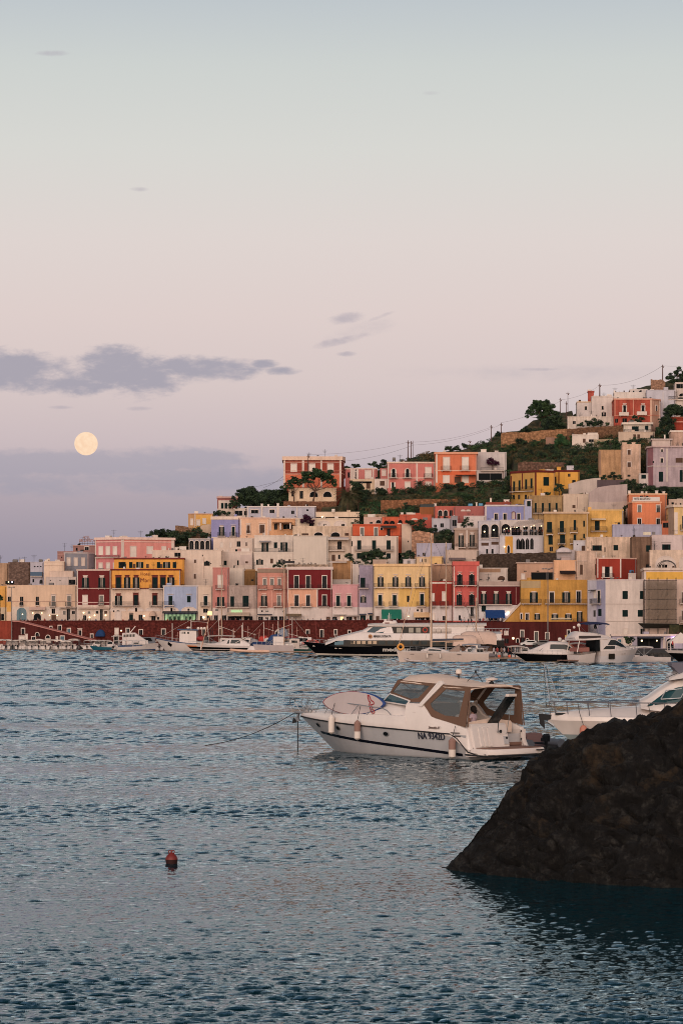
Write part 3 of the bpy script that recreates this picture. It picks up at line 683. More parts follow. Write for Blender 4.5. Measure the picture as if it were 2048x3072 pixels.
b.wins([1141, 1185.5, 1223.5, 1265], 1729, 1760, 17, 'oHAF').wins([1140, 1183], 1785, 1817, 11, 'gFH').win(1223.5, 1787, 1806, 7, 'k').win(1265, 1782, 1816, 11, 'gFH')
for x in (1137, 1178, 1218, 1259): b.bal(x - 16, x + 16, 1750, 1762, proj=.7)
for x in (1138, 1179, 1262): b.bal(x - 14, x + 14, 1805, 1818)
b.awn(1144, 1203, 1828, 1857, (10, 112, 92), 3.0).awn(1240, 1287, 1837, 1852, (222, 180, 130), 2.0).win(1265, 1853, 1861, 40, 'k').win(1252, 1828, 1834, 6, 'k').win(1264, 1826, 1836, 4, 'k').win(1132, 1848, 1861, 10, 'n').win(1190, 1850, 1861, 20, 'k').lamp(1224, 1849, .16)
b = B('brick red low house with white shutters behind the sailboat mast', [1289.5, 1358], 1744, 0, (150, 44, 30), row=True); b.patch(1289.5, 1358, 1745, 1751, (212, 190, 176)).win(1331, 1777, 1804, 8, 'w').win(1297, 1782, 1804, 8, 'w').bal(1318, 1344, 1803, 1820).bal(1289.5, 1306, 1804, 1820).patch(1289.5, 1358, 1817, 1862, (208, 192, 188)).win(1331, 1848, 1861, 8, 'k').win(1296, 1842, 1861, 12, 'w')
b = B('tall coral red house with four arched green windows', [1358.5, 1435], 1685, 0, (204, 86, 78), row=True, cornice=((212, 90, 80), .9, .14)); b.pil(1361, 3, 1699, 1818).pil(1432, 4, 1699, 1862).wins([1378, 1414], 1722, 1756, 16, 'oKAFH').wins([1377, 1414], 1782, 1816, 16, 'oKAFH').band(1755, 2.6, (214, 176, 166)).patch(1358.5, 1435, 1820, 1862, (206, 192, 190))
for y in (1744, 1806):
 for x in (1376, 1413): b.bal(x - 15, x + 15, y, y + 12)
b.win(1378, 1846, 1861, 6, 'k').win(1415, 1822, 1850, 8, 'k').bal(1406, 1421, 1842, 1850, proj=.5)
b = B('dark maroon house with three white hooded windows above the blue awning', [1435.5, 1561], 1745, 0, (98, 26, 30), row=True, cornice=((176, 150, 140), .85, .08)); b.band(1756, 3, (200, 176, 166)).wins([1450, 1487, 1524.5], 1781, 1812, 17, 'oHU').bal(1434, 1534, 1801, 1813).pil(1547, 3, 1762, 1812, (150, 100, 95)).patch(1435.5, 1561, 1815, 1862, (206, 194, 192)).win(1450, 1817, 1835, 14, 'g').win(1484, 1850, 1861, 40, 'k')
b.awn(1454, 1512, 1830, 1855, (20, 62, 120), 2.6).lamp(1518, 1842, .26, M_COOL).lamp(1523, 1838, .3).lamp(1531, 1842, .22)
b = B('long ochre yellow house on the maroon harbour wall with continuous balconies', [1561.5, 1767], 1740, 0, (196, 138, 46), row=True, vary=.16); b.patch(1561.5, 1620, 1742, 1764, (176, 146, 104)).band(1867, 4, (112, 34, 28)).wins([1600, 1697], 1777, 1808, 24, 'oF').win(1654, 1777, 1808, 12, 'kF').win(1734, 1774, 1808, 12, 'kF').bal(1562, 1622, 1797, 1811).bal(1632, 1766, 1797, 1811)
b.win(1562.5, 1841, 1858, 5, 'kF').win(1580, 1841, 1860, 8, 'kF').win(1610, 1842, 1859, 17, 'oF').wins([1663, 1703.5], 1843, 1860, 20, 'oF').win(1737, 1836, 1868, 17, 'oF').bal(1716, 1748, 1856, 1868).awn(1651, 1712, 1853, 1858, (190, 170, 140), .2)
# slanting stair flank of the ochre house
Ys = Yf(1530) + 7.4; mb = MB(); q = [P(1508, 1870, Ys), P(1562, 1870, Ys), P(1562, 1812, Ys)]; mb.prism(q, (0, 0, 0), (0, 3, 0), plaster((198, 140, 50)))
q = [P(1504, 1868, Ys), P(1509, 1868, Ys), P(1564, 1809, Ys), P(1560, 1807, Ys)]; mb.prism(q, (0, -.15, 0), (0, 3, 0), M_TRIM)
one(mb, 'outside_stair', None, P(1530, 1868, Ys), 'slanting yellow stair flank with pale handrail beside the blue awning', 'stairs')
Yc = Yf(1814) + 2.0
b = B('tall white corner house with black square windows, lilac strip on its left flank', [1762, 1815, 1931], 1738.6, 1935, (206, 188, 186), Y=Yc, dy=[7, 0, 1.5], cols=[(196, 186, 196), (214, 194, 184)], depth=14)
b.patch(1788, 1814, 1741, 1904, (160, 154, 180)).band(1811, 1.2, (190, 172, 164), 1815, 1931).band(1863, 1.2, (190, 172, 164), 1815, 1931)
for x, y0, y1, w in ((1873.5, 1773, 1797, 16), (1924, 1773, 1797, 12), (1873.5, 1830, 1850, 16), (1919, 1830, 1850, 15)): b.win(x, y0, y1, w, 'g')
b.win(1874, 1887, 1902, 11, 'wF').win(1925, 1886, 1902, 11, 'k').win(1796, 1772, 1808, 8, 'kF').win(1784, 1774, 1794, 6, 'w').bal(1774, 1803, 1796, 1811, proj=.7).win(1782, 1831, 1850, 6, 'k').win(1798, 1827, 1848, 10, 'g').win(1785, 1873, 1886, 10, 'kA').awn(1771, 1788, 1769, 1772, (70, 70, 74), .8)
b = B('yellow topped building behind the scaffolding, white cornice', [1931.5, 2120], 1704, 1935, (216, 184, 168), Y=Yc + 1.8, depth=14, cornice=((214, 188, 172), .5, .25)); b.patch(1932, 2060, 1716, 1738, (226, 166, 44)).pil(1927.5 + 6, 6, 1716, 1790).win(2047, 1777, 1808, 8, 'nF').win(2047, 1832, 1860, 8, 'nF').bal(2036, 2060, 1796, 1810).bal(2036, 2060, 1850, 1866)
# quay level annexe
b = B('low lilac quay building with arches and a pale terrace edge, under the scaffolding', [1835, 2120], 1903, 1935, (168, 156, 172), Y=522, depth=6, cornice=((214, 190, 178), .35, .2))
b.win(1857, 1918, 1932, 10, 'bF').win(1945, 1910, 1945, 70, 'k').win(2008, 1915, 1945, 22, 'kAF').win(1990, 1912, 1945, 6, 'i').lamp(1923, 1922, .2).lamp(1968, 1922, .16).awn(1910, 1985, 1910, 1915, (60, 62, 74), 2.5).lamp(2020, 1915, .34, glow('violet_lamp', (.8, .5, 1.0), 8.0))
b.win(1880, 1912, 1945, 30, 'i')
# ================================================================ second and higher tiers, left
b = B('tan stone block at the far left edge above the cream house', [-60, 26], 1690, 1748, (190, 148, 116), vary=.2)
b = B('weathered brown stone house with a rooftop water tank', [26, 91.5], 1687, 1752, (128, 100, 88), kind='stone'); b.tank(42, 1677, 16); b.win(30, 1743, 1752, 26, 'k').lamp(27, 1746, .16).lamp(38, 1746, .16, M_COOL).ant(56, 1671)
b = B('narrow pale blue house with a blue balcony, above the cream row', [92, 132.5], 1686, 1756, (180, 172, 184)); b.wins([105, 114, 123], 1698, 1701, 5, 'k').bal(93, 128, 1716, 1728, solid=mat((66, 92, 118), .6)).win(101, 1737, 1747, 5, 'k').win(124, 1739, 1751, 9, 'kA').tank(119, 1677, 12)
b = B('cream wall house below the grey blue building, top left', [133, 193], 1684.5, 1756, (222, 190, 166)); b.band(1696, 1, (200, 168, 148)).chim(137, 1678, 10)
b = B('low white house with an outside staircase behind the cream row', [150, 219], 1713, 1757, (214, 184, 166)); fr = b.fr(165)
b = B('lowest white terrace wall with two portholes left of the dark red house', [139, 206], 1731, 1757.5, (200, 180, 172), Y=YD(170, 1757.5) - 1.2, depth=1.0); b.wins([152, 181], 1740, 1743, 3, 'k')
b = B('small white rooftop room with a dark opening left of the dark red house', [206.5, 229], 1731, 1757.5, (206, 184, 172), Y=YD(170, 1757.5) - 1.2, depth=2.5); b.win(217, 1739, 1754, 20, 'k')
b = B('grey blue two sided building with white shutters', [193, 264, 286], 1657.5, 1710, (140, 138, 148), dy=[0, 2, 4], cornice=((190, 176, 176), .25, .1)); b.wins([206.5, 228, 250], 1675, 1698, 8, 'w').pil(264, 4, 1659, 1706, (190, 176, 176)).pil(194.5, 3, 1659, 1706, (190, 176, 176))
b = B('plain brown pink building half hidden behind the grey blue one', [173, 230], 1654.5, 1700, (166, 116, 108), Y=YD(200, 1690) + 8); b.band(1664, 1.5, (196, 150, 140)).win(186, 1670, 1674, 3, 'k')
b = B('brown pink hotel roof block under the rooftop hotel sign', [220, 300], 1636.5, 1690, (158, 112, 104), Y=YD(240, 1690) + 11, name='hotel', cat='hotel', cornice=((190, 140, 126), .2, .1)); b.win(231, 1643, 1652, 5, 'k').win(261, 1641, 1650, 12, 'kF').win(247, 1649, 1653, 10, 'k')
ys = b.Y + 2; sg = empty('rooftop_sign', P(261, 1634, ys), 'rooftop hotel lettering sign on a frame above the brown pink roof', 'sign')
mb = MB()
for x in (239, 247, 255, 263, 271, 279, 285): mb.tube(P(x, 1636, ys + .1), P(x, 1624 if x not in (255, 263) else 1612, ys + .1), .04)
mb.tube(P(238, 1630, ys + .1), P(286, 1630, ys + .1), .05); mb.tube(P(249, 1618, ys + .1), P(271, 1618, ys + .1), .04)
mb.build('frame', M_BROWN, sg)
lm = mat((150, 96, 78), .7)
p = P(260, 1618, ys); text_mesh('HOTEL', 1.0, lm, Matrix.Translation(p) @ Matrix.Rotation(math.pi / 2, 4, 'X'), 'lettering', sg, .03, 1.75, .02)
p = P(262, 1628, ys); text_mesh('BELLAVISTA', 1.0, lm, Matrix.Translation(p) @ Matrix.Rotation(math.pi / 2, 4, 'X'), 'lettering', sg, .03, 4.1, .02)
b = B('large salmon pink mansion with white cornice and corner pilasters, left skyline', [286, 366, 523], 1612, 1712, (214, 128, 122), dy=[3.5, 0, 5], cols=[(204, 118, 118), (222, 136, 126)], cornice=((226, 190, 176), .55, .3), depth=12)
b.band(1624, 3, (226, 176, 164)).pil(368, 9, 1618, 1672).pil(287.5, 3, 1618, 1710).pil(519, 9, 1620, 1660).wins([303.5, 325, 346], 1641, 1665, 10, 'w').band(1672, 3, (214, 176, 166), 286, 366).win(400, 1640, 1671, 16, 'w').win(450, 1641, 1662, 16, 'w').win(492, 1641, 1658, 11, 'w').wins([303, 325, 346], 1690, 1706, 9, 'w').bal(289, 360, 1665, 1671, proj=.6).ant(435, 1590, 4)
b = B('cream rooftop block with terrace junk behind the orange hotel', [430, 562], 1651, 1690, (216, 186, 166), Y=YD(500, 1680)); b.chim(452, 1642, 14).chim(524, 1640, 22).chim(547, 1638, 20).win(533, 1658, 1670, 18, 'k').terr(505, 560, 1650, n=5).win(443, 1656, 1664, 8, 'k')
b = B('small grey blue arcade pavilion below the scrub slope', [567, 631], 1616, 1650, (150, 146, 158), cornice=((200, 184, 176), .2, .12)); b.wins([575, 591, 607, 623], 1622, 1648, 12, 'kAF')
b = B('broad white house with small odd windows right of the orange hotel', [545, 668], 1650, 1757, (216, 190, 172), vary=.09); b.win(585.5, 1679, 1689, 6, 'nF').win(621, 1682, 1697, 17, 'oAK').win(585, 1722, 1736, 6, 'nF').win(608, 1664, 1669, 3, 'k').win(633, 1689, 1692, 3, 'k').pil(612, 1.2, 1672, 1735, (180, 150, 134))
b = B('weathered terrace parapet above the pale blue house', [546, 594], 1737, 1757, (140, 112, 100), Y=YD(570, 1757) - 1.0, kind='stone', depth=1.0); b.band(1736, 2, (60, 50, 50))
b = B('low brown walled terrace with a satellite dish above the cream house', [594.5, 636], 1738, 1757, (170, 142, 128), Y=YD(570, 1757) - 1.0, depth=1.0); b.chim(627, 1729, 12)
b = B('white stepped house with one green window above the faded pink house', [668.5, 758], 1655, 1703, (214, 190, 176)); b.win(676, 1682, 1696, 9, 'g').win(714, 1681, 1696, 5, 'k').patch(720, 757, 1664, 1695, (204, 178, 168)).win(740, 1684, 1690, 8, 'n').chim(735, 1644, 24)
b = B('white terrace house with a small dark doorway below the lavender house', [640, 762], 1614, 1656, (214, 188, 172)); b.win(716, 1624, 1640, 11, 'k').win(739, 1627, 1638, 4, 'nF').win(665, 1628, 1643, 7, 'w').win(692, 1628, 1643, 4, 'w').patch(712, 724, 1646, 1654, (190, 150, 140)).terr(700, 760, 1655, n=4)
b = B('blank white party wall beside a small brown brick block', [687, 733], 1704, 1757, (214, 194, 178), Y=YD(730, 1757))
b = B('small brown brick block between the grey stone house and dusty pink house', [733.5, 770], 1713, 1757, (140, 98, 52), Y=YD(730, 1757) - .3, kind='plaster', vary=.25); b.win(757, 1738, 1743, 8, 'k').patch(736, 766, 1708, 1713, (150, 110, 66))
b = B('white hillside house with a long terrace and green shutters', [763, 880], 1606.5, 1657, (214, 194, 180)); b.win(795, 1629, 1655, 20, 'o').awn(778, 812, 1622, 1627, (150, 140, 140), 1.2).win(826.5, 1627, 1644, 10, 'g').win(852, 1627, 1655, 21, 'o').bal(764, 867, 1646, 1656, proj=1.2).terr(800, 866, 1650, n=6)
b = B('white lower floor with paired green shutters under the long terrace', [762, 881], 1657, 1704, (212, 192, 178), Y=YD(820, 1704)); b.win(779, 1676, 1694, 20, 'oA').win(815, 1676, 1690, 8, 'n').win(845, 1676, 1692, 19, 'oA').win(868, 1678, 1684, 6, 'n').terr(790, 870, 1702, n=8)
b = B('big blank white gabled wall in the middle of the town', [880.5, 984], 1607.5, 1697, (206, 188, 174), Y=YD(930, 1690), vary=.05)
b = B('low rubble parapet with tanks above the wide dark red house', [862, 985], 1694, 1702, (190, 160, 138), Y=YD(920, 1702), kind='stone', depth=2); b.tank(959, 1683, 16, (90, 84, 84)).tank(985 - 12, 1684, 12, (60, 60, 62)).awn(848, 884, 1683, 1690, (60, 56, 56), 2.5).terr(880, 950, 1694, n=6)
# lavender / peach tier
b = B('lavender blue house with two green windows and a white parapet', [633.6, 719.5], 1550, 1613, (142, 138, 184), cornice=((222, 196, 180), .75, .1)); b.win(665, 1581, 1608, 16, 'oFH').win(700, 1580, 1608, 9, 'gFH').bal(653, 677, 1597, 1608).bal(689, 710, 1597, 1608).band(1611, 2.5, (214, 194, 184))
b = B('peach coloured house with dark brown windows beside the lavender house', [720, 808], 1553, 1606, (222, 172, 138), cornice=((214, 168, 144), .3, .12)); b.win(745, 1576, 1599, 9, 'nFH').win(786, 1574, 1600, 14, 'nFH').pil(722.5, 4, 1558, 1605).pil(805, 3, 1558, 1604)
b.bal(739, 752, 1592, 1600, proj=.3)
b = B('peach veranda house with white posts and brown pergola', [808.5, 893], 1554, 1592, (222, 160, 112), cornice=((214, 180, 160), .3, .12)); b.win(827, 1571, 1589, 9, 'k').win(860, 1573, 1587, 20, 'k').win(878, 1575, 1587, 7, 'k').awn(818, 876, 1567, 1571, (96, 62, 48), 2.4).pil(842, 4, 1571, 1590, None, 2.4).pil(871, 4, 1571, 1588, None, 2.4).pil(811, 4, 1557, 1592).pil(888, 4, 1557, 1580)
b = B('white blue modern villa with domed pilasters on the upper terrace', [741, 947], 1519, 1553, (176, 170, 182), cornice=((214, 200, 196), .25, .1)); b.win(764, 1530, 1540, 21, 'kF').win(816, 1529, 1539, 14, 'kF').win(878, 1532, 1542, 9, 'k').win(922, 1528, 1533, 6, 'k').pil(785.5, 5, 1519, 1552).pil(833.5, 7, 1516, 1552).pil(891, 3, 1520, 1552).pil(743.5, 3, 1520, 1552).chim(785.5, 1511, 6, dd=.1).chim(833.5, 1510, 6, dd=.1).chim(805, 1513, 5, dd=.1)
b = B('open white carport with a dark interior left of the modern villa', [701, 740.5], 1525, 1550, (212, 190, 176)); b.win(716, 1532, 1547, 22, 'k').win(737, 1533, 1546, 9, 'k').pil(729, 4, 1530, 1548)
b = B('faded red brown house with green shutters half hidden by pines', [652, 712], 1490, 1550, (150, 84, 78), cornice=((196, 150, 140), .4, .15)); b.patch(655, 697, 1501, 1526, (206, 184, 172)).wins([667, 678, 690], 1509, 1526, 8, 'g').patch(652, 712, 1526, 1550, (204, 180, 164), .04)
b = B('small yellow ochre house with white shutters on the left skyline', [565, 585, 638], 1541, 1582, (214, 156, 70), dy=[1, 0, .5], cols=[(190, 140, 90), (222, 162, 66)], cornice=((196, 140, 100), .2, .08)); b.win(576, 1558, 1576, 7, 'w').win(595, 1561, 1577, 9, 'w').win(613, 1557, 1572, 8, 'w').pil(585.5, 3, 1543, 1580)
flatwall('pale retaining wall under the small yellow ochre house', 592, 640, 1578, 1604, (200, 168, 140), kind='plaster', tops=[(592, 1585), (610, 1574), (640, 1572)])
flatwall('broken tan stone wall on the scrub slope, left skyline', 526, 577, 1578, 1594, (150, 110, 84), tops=[(526, 1577), (540, 1577), (560, 1580), (577, 1588)])
flatwall('low ochre rock outcrop wall above the arcade pavilion', 560, 630, 1595, 1618, (150, 118, 88), tops=[(560, 1612), (580, 1602), (600, 1590), (630, 1606)])
b = B('cream upper arcade with two wide arches and flowering purple bush', [890, 1062], 1556, 1580, (214, 188, 164)); b.wins([971, 1020], 1563, 1578, 34, 'iAFK').wins([975, 1029], 1572, 1578, 9, 'k').win(934, 1569, 1578, 14, 'kA')
b = B('cream terrace building with a row of low round arches', [878, 1057], 1579, 1612, (212, 182, 156), vary=.2); b.wins([955, 1006], 1597, 1610, 26, 'kAF').win(870 + 20, 1603, 1610, 24, 'kA').win(1040, 1599, 1607, 12, 'n').win(915, 1600, 1606, 20, 'n')
b = B('long cream parapet wall house below the palm', [947.5, 1078], 1536, 1556, (222, 192, 164), depth=3); b.band(1551, 3, (60, 48, 40)).lamp(966, 1551, .22)
b = B('cream villa with two round arches below the umbrella pines', [866, 1009], 1464, 1506, (224, 190, 158)); b.win(877, 1472, 1489, 5, 'k').win(904, 1473, 1496, 10, 'k').wins([941, 982], 1475, 1491, 24, 'kAF')
flatwall('brown rubble wall beneath the cream arched villa', 850, 1010, 1504, 1522, (140, 92, 66))
b = B('pink wing with dark windows behind the umbrella pines', [935, 1012], 1430, 1465, (198, 124, 116)); b.wins([945, 983], 1446, 1463, 20, 'k').pil(1008, 8, 1424, 1465)
b = B('large brick red hotel with pale frames crowning the pine grove', [850, 1024, 1032], 1370, 1470, (150, 60, 42), dy=[0, 0, 3], cornice=((226, 188, 164), .95, .35), name='hotel', cat='hotel', depth=10)
b.patch(850, 1024, 1422, 1462, (214, 104, 66)).band(1385.5, 2, (214, 160, 140)).band(1412, 1.5, (190, 120, 96)).band(1421, 2, (220, 170, 150)).wins([881, 936, 991], 1393, 1416, 16, 'w')
for x, w in ((853, 5), (909, 6), (963.5, 5), (1020.5, 6)): b.pil(x, w, 1381, 1462)
b = B('pink and white cottage with shutters between the pines and pink mansion', [1035, 1131], 1405, 1440, (196, 110, 104), cornice=((216, 184, 170), .3, .1)); b.pil(1059, 18, 1408, 1439).pil(1070, 10, 1408, 1439).win(1069, 1416, 1434, 9, 'wF').win(1064 - 18, 1417, 1433, 6, 'k').win(1104, 1413, 1436, 17, 'w').pil(1119, 4, 1408, 1440)
b = B('cream ground floor with openings under the pink and white cottage', [1050, 1128], 1438, 1468, (212, 180, 150), depth=3); b.win(1085, 1444, 1450, 60, 'k').win(1104, 1446, 1466, 12, 'n')
b = B('white garden stair and wall left of the pink mansion', [1123, 1163], 1437, 1470, (216, 196, 184), depth=3); b.win(1146, 1443, 1457, 14, 'n')
b = B('little pink annexe with one white shutter', [1140, 1161.5], 1406, 1442, (198, 118, 110), depth=4); b.win(1151, 1411, 1428, 10, 'w')
b = B('long salmon pink mansion with three iron balconies on the hillside', [1162, 1250, 1304.5], 1386, 1465, (206, 114, 104), dy=[0, 0, .5], cornice=((226, 190, 170), .35, .15)); b.pil(1164, 4, 1388, 1464).pil(1250, 4.5, 1388, 1464).pil(1302, 4, 1388, 1464).band(1432.5, 3, (226, 180, 164))
b.wins([1180, 1221.5], 1406, 1433, 17, 'WAF').win(1284, 1403, 1432, 16, 'w').win(1178, 1447, 1465, 15, 'WK').win(1222, 1447, 1465, 15, 'w').win(1284, 1447, 1458, 15, 'w')
for x in (1179, 1220.5, 1283): b.bal(x - 13, x + 13, 1421, 1433)
b.tank(1182, 1370, 10)
b = B('square orange house with white shutters and cornice, right of the pink mansion', [1305, 1429.5], 1357, 1450, (216, 112, 70), cornice=((222, 150, 116), .45, .3)); b.pil(1309, 5, 1363, 1448).pil(1427, 4, 1363, 1448, (214, 130, 96)).wins([1338.6, 1395], 1373, 1410, 17, 'wF').band(1410.5, 3, (226, 172, 144)).patch(1313, 1425, 1413.5, 1425, (222, 96, 44)).bal(1322, 1352, 1398, 1411).bal(1378, 1408, 1398, 1411).wins([1338, 1395], 1428, 1449, 17, 'w').awn(1365, 1425, 1424, 1428, (70, 40, 34), 2).win(1372, 1430, 1448, 20, 'n')
b = B('white cubic house with a purple bougainvillea against its wall', [1430, 1518], 1357, 1412, (196, 182, 180)); b.chim(1450, 1347, 16, dd=.3).patch(1497, 1517, 1362, 1410, (206, 190, 184)).chim(1490, 1350, 10)
b = B('white terrace floor under the white cubic house', [1430, 1512], 1411, 1445, (190, 172, 166), depth=4, Y=YD(1470, 1445)); b.win(1470, 1420, 1440, 70, 'k').bal(1440, 1510, 1402, 1411, proj=.8)
# central tier
b = B('bright orange house above a white floor with three green shutters', [1058, 1204], 1573, 1612, (206, 84, 40), cols=None, cornice=((196, 78, 40), .25, .1)); b.wins([1086, 1127], 1583, 1607, 10, 'lF').win(1165, 1586, 1607, 10, 'k').awn(1142, 1188, 1577, 1584, (70, 60, 56), 1.8).win(1144, 1584, 1590, 6, 'kF').band(1607, 2, (60, 50, 50))
b = B('tall plain cream flank right of the bright orange house', [1204.5, 1234.5], 1572, 1660, (214, 182, 160), Y=YD(1150, 1612) - .6, depth=6); b.win(1224, 1622, 1627, 3, 'k')
b = B('white floor with three green shuttered doors below the orange house', [1053, 1194], 1609, 1692, (214, 190, 174), Y=YD(1120, 1660)); b.wins([1077, 1121.5, 1165], 1621, 1649, 12, 'g').bal(1062, 1180, 1638, 1650).win(1055.5, 1623, 1639, 3, 'k').win(1078, 1659, 1676, 16, 'g').win(1165, 1660, 1676, 12, 'g').pil(1192, 2, 1611, 1690, (190, 150, 130))
b = B('cream annexe with a balcony full of chairs left of the green shuttered doors', [984.5, 1052.5], 1617, 1690, (210, 184, 166), Y=YD(1020, 1668)); b.win(1018, 1624, 1648, 12, 'k').bal(986, 1034, 1640, 1651).win(1017, 1664, 1677, 6, 'k').awn(985, 1046, 1611, 1620, (210, 190, 180), 2).patch(1000, 1046, 1611, 1615, (110, 36, 32), .3).win(1000, 1664, 1683, 10, 'n')
b = B('tan brick blank house behind the candy pink roof', [997, 1056], 1683, 1752, (166, 118, 74), Y=YD(1025, 1752), vary=.22); b.awn(985, 1040, 1684, 1688, (200, 180, 170), .6)
b = B('plain white flank between the tan brick house and the lilac house', [1056.5, 1078], 1693, 1752, (208, 188, 178), Y=YD(1025, 1752)); b.win(1076, 1725, 1748, 4, 'k')
b = B('ragged white parapet on the candy pink roof', [998, 1052], 1739, 1754.5, (220, 200, 186), Y=YD(1025, 1754) - 1.4, depth=.5); 
b = B('low stone tower stub on the pale yellow roof', [1118, 1161], 1679, 1700, (186, 154, 136), Y=YD(1140, 1697)); b.patch(1118, 1161, 1679, 1682, (206, 180, 166))
b = B('small white gabled hut between garden trees and pale yellow roof', [1208, 1246], 1678, 1700, (198, 182, 180), Y=YD(1225, 1697))
b = B('cream roof room with two narrow windows above the pale yellow house', [1248, 1300], 1671, 1700, (214, 178, 140), Y=YD(1275, 1697)); b.wins([1266, 1276], 1676, 1687, 3, 'k').win(1261, 1676, 1687, 3, 'w')
b = B('tan rendered block behind the brick red house, top of the sailboat mast', [1292, 1357], 1692, 1750, (176, 132, 104), Y=YD(1325, 1750)); b.awn(1300, 1356, 1692, 1696, (190, 150, 128), .3)
b = B('pale lilac whitewashed house front left of the beige twin window house', [1249, 1354], 1630, 1690, (168, 160, 178), Y=YD(1300, 1680)); b.win(1271, 1658, 1668, 8, 'k')
b = B('small yellow lit wall below the lilac whitewash', [1288, 1328], 1670, 1694, (226, 180, 110), Y=YD(1308, 1694), depth=3)
flatwall('pinkish rock retaining cliff right of the plain cream flank', 1235, 1300, 1594, 1652, (206, 150, 116), tops=[(1235, 1596), (1260, 1592), (1300, 1600)])
b = B('weathered beige house with two hooded windows beside the white restaurant', [1363, 1434.5], 1584, 1650, (172, 140, 122), cornice=((186, 160, 146), .45, .2)); b.win(1382, 1606, 1641, 15, 'oFHU').win(1415, 1604, 1640, 14, 'oFHU').bal(1367, 1396, 1631, 1642).bal(1402, 1428, 1630, 1641).pil(1399.5, 4, 1590, 1640)
b = B('cream base with slanting parapet under the beige twin window house', [1340, 1433], 1650, 1690, (196, 170, 156), Y=YD(1390, 1688)); b.awn(1345, 1395, 1673, 1680, (120, 100, 100), 1.5)
b = B('white restaurant building with two tall arched windows', [1435, 1498], 1562, 1662, (190, 180, 186)); b.wins([1453.5, 1483], 1573, 1613, 22, 'kAF').bal(1441, 1466, 1603, 1614, proj=.4).bal(1470, 1496, 1601, 1612, proj=.4).win(1453.5, 1628, 1637, 22, 'n').win(1484, 1625, 1634, 23, 'n').wins([1460, 1476], 1647, 1661, 6, 'k').band(1619, 2, (176, 166, 172)).lamp(1452, 1595, .2).lamp(1480, 1590, .2)
br = B('white restaurant terrace block with pointed arches and a yellow doorway', [1498.5, 1630], 1607, 1660, (198, 188, 192)); br.patch(1514, 1537, 1609, 1659, (214, 150, 40)).win(1524, 1636, 1659, 7, 'kPF')
for x, w in ((1553.5, 12), (1566, 14), (1580.5, 11), (1594, 10)): br.win(x, 1614 + (1594 - x) * .03, 1648, w, 'kP')
br.lamp(1512, 1640, .2)
b = B('white dining room behind the crowded restaurant terrace', [1499, 1629], 1560, 1608, (206, 190, 184), Y=br.Y + 4.5, depth=5); b.win(1516, 1572, 1600, 26, 'kAF').win(1545, 1578, 1606, 26, 'k').wins([1575, 1600], 1580, 1606, 14, 'k').win(1619, 1580, 1606, 9, 'k')
for x, y in ((1512, 1588), (1519, 1585), (1530, 1587), (1541, 1581), (1549, 1582), (1571, 1580), (1592, 1580), (1600, 1577), (1623, 1578)): b.lamp(x, y, .14)
# pergola roof of the terrace
pg = empty('pergola', P(1575, 1606, br.Y + 1), 'white slatted pergola over the crowded restaurant terrace', 'pergola'); mb = MB(); y0 = br.Y + .6; y1 = br.Y + 4.3
for i in range(15):
 px = 1532 + i * 6.8; a = P(px, 1582 - i * .9, y0); c = P(px + 22, 1563 - i * .5, y1); mb.tube(a, c, .09, k=4)
mb.build('slat', M_TRIM, pg)
for px in (1532, 1566, 1600, 1628): MB().tube(P(px, 1608, y0), P(px, 1582 - (px - 1532) / 6.8 * .9, y0), .07, k=6).build('post', M_TRIM, pg)
MB().tube(P(1528, 1583, y0), P(1631, 1569, y0), .08, k=4).build('beam', M_TRIM, pg)
b = B('lavender house with four small windows above the restaurant', [1454, 1573], 1515, 1562, (142, 142, 192), cornice=((206, 192, 190), .35, .12)); b.wins([1487, 1513.5, 1554.5], 1541, 1559, 9, 'kF').win(1539, 1536, 1557, 8, 'iARF').pil(1456, 4, 1519, 1560).pil(1571, 4, 1516, 1560)
b = B('slim white and blue stair house right of the lavender house', [1573.5, 1594], 1499, 1560, (166, 166, 196)); b.win(1585, 1503, 1519, 11, 'gF')
b = B('olive ochre house with four green shutters beneath the maroon trimmed house', [1585, 1688], 1487, 1545, (168, 132, 86), vary=.18); b.wins([1605.5, 1627, 1647, 1668], 1509, 1538, 6, 'g').bal(1597, 1680, 1526, 1539, proj=.7)
b = B('long cream block right of the olive ochre house', [1688.5, 1766], 1482, 1530, (206, 178, 156)); b.win(1720, 1515, 1524, 9, 'n').pil(1730, 1, 1490, 1525, (150, 120, 110))
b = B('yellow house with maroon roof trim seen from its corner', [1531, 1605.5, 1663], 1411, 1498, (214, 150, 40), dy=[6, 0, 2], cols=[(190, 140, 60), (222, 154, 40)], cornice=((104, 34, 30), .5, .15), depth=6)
b.pil(1605.5, 4, 1414, 1490, (104, 34, 30)).pil(1532, 3, 1428, 1495, (104, 34, 30)).pil(1566, 2.5, 1420, 1466, (104, 34, 30)).win(1637, 1431, 1457, 17, 'g')
for x, y in ((1541, 1444), (1557, 1441), (1577, 1438), (1593, 1435)): b.win(x, y, y + 30, 6, 'g')
b.bal(1533, 1600, 1461, 1474, proj=.8); b.wins([1540, 1556, 1576, 1592], 1484, 1498, 6, 'k')
b = B('smaller yellow annexe with maroon edge right of the cornered yellow house', [1662, 1736], 1411, 1454, (222, 156, 40), cornice=((104, 34, 30), .4, .12), depth=6); b.pil(1675, 3, 1413, 1450, (104, 34, 30)).win(1665, 1430, 1455, 5, 'k').win(1706, 1421, 1430, 7, 'k').win(1720, 1440, 1450, 10, 'k').chim(1676, 1400, 12, (222, 156, 40), dd=.5).chim(1712, 1395, 20, (200, 190, 196)).chim(1650, 1408, 20, dd=1)
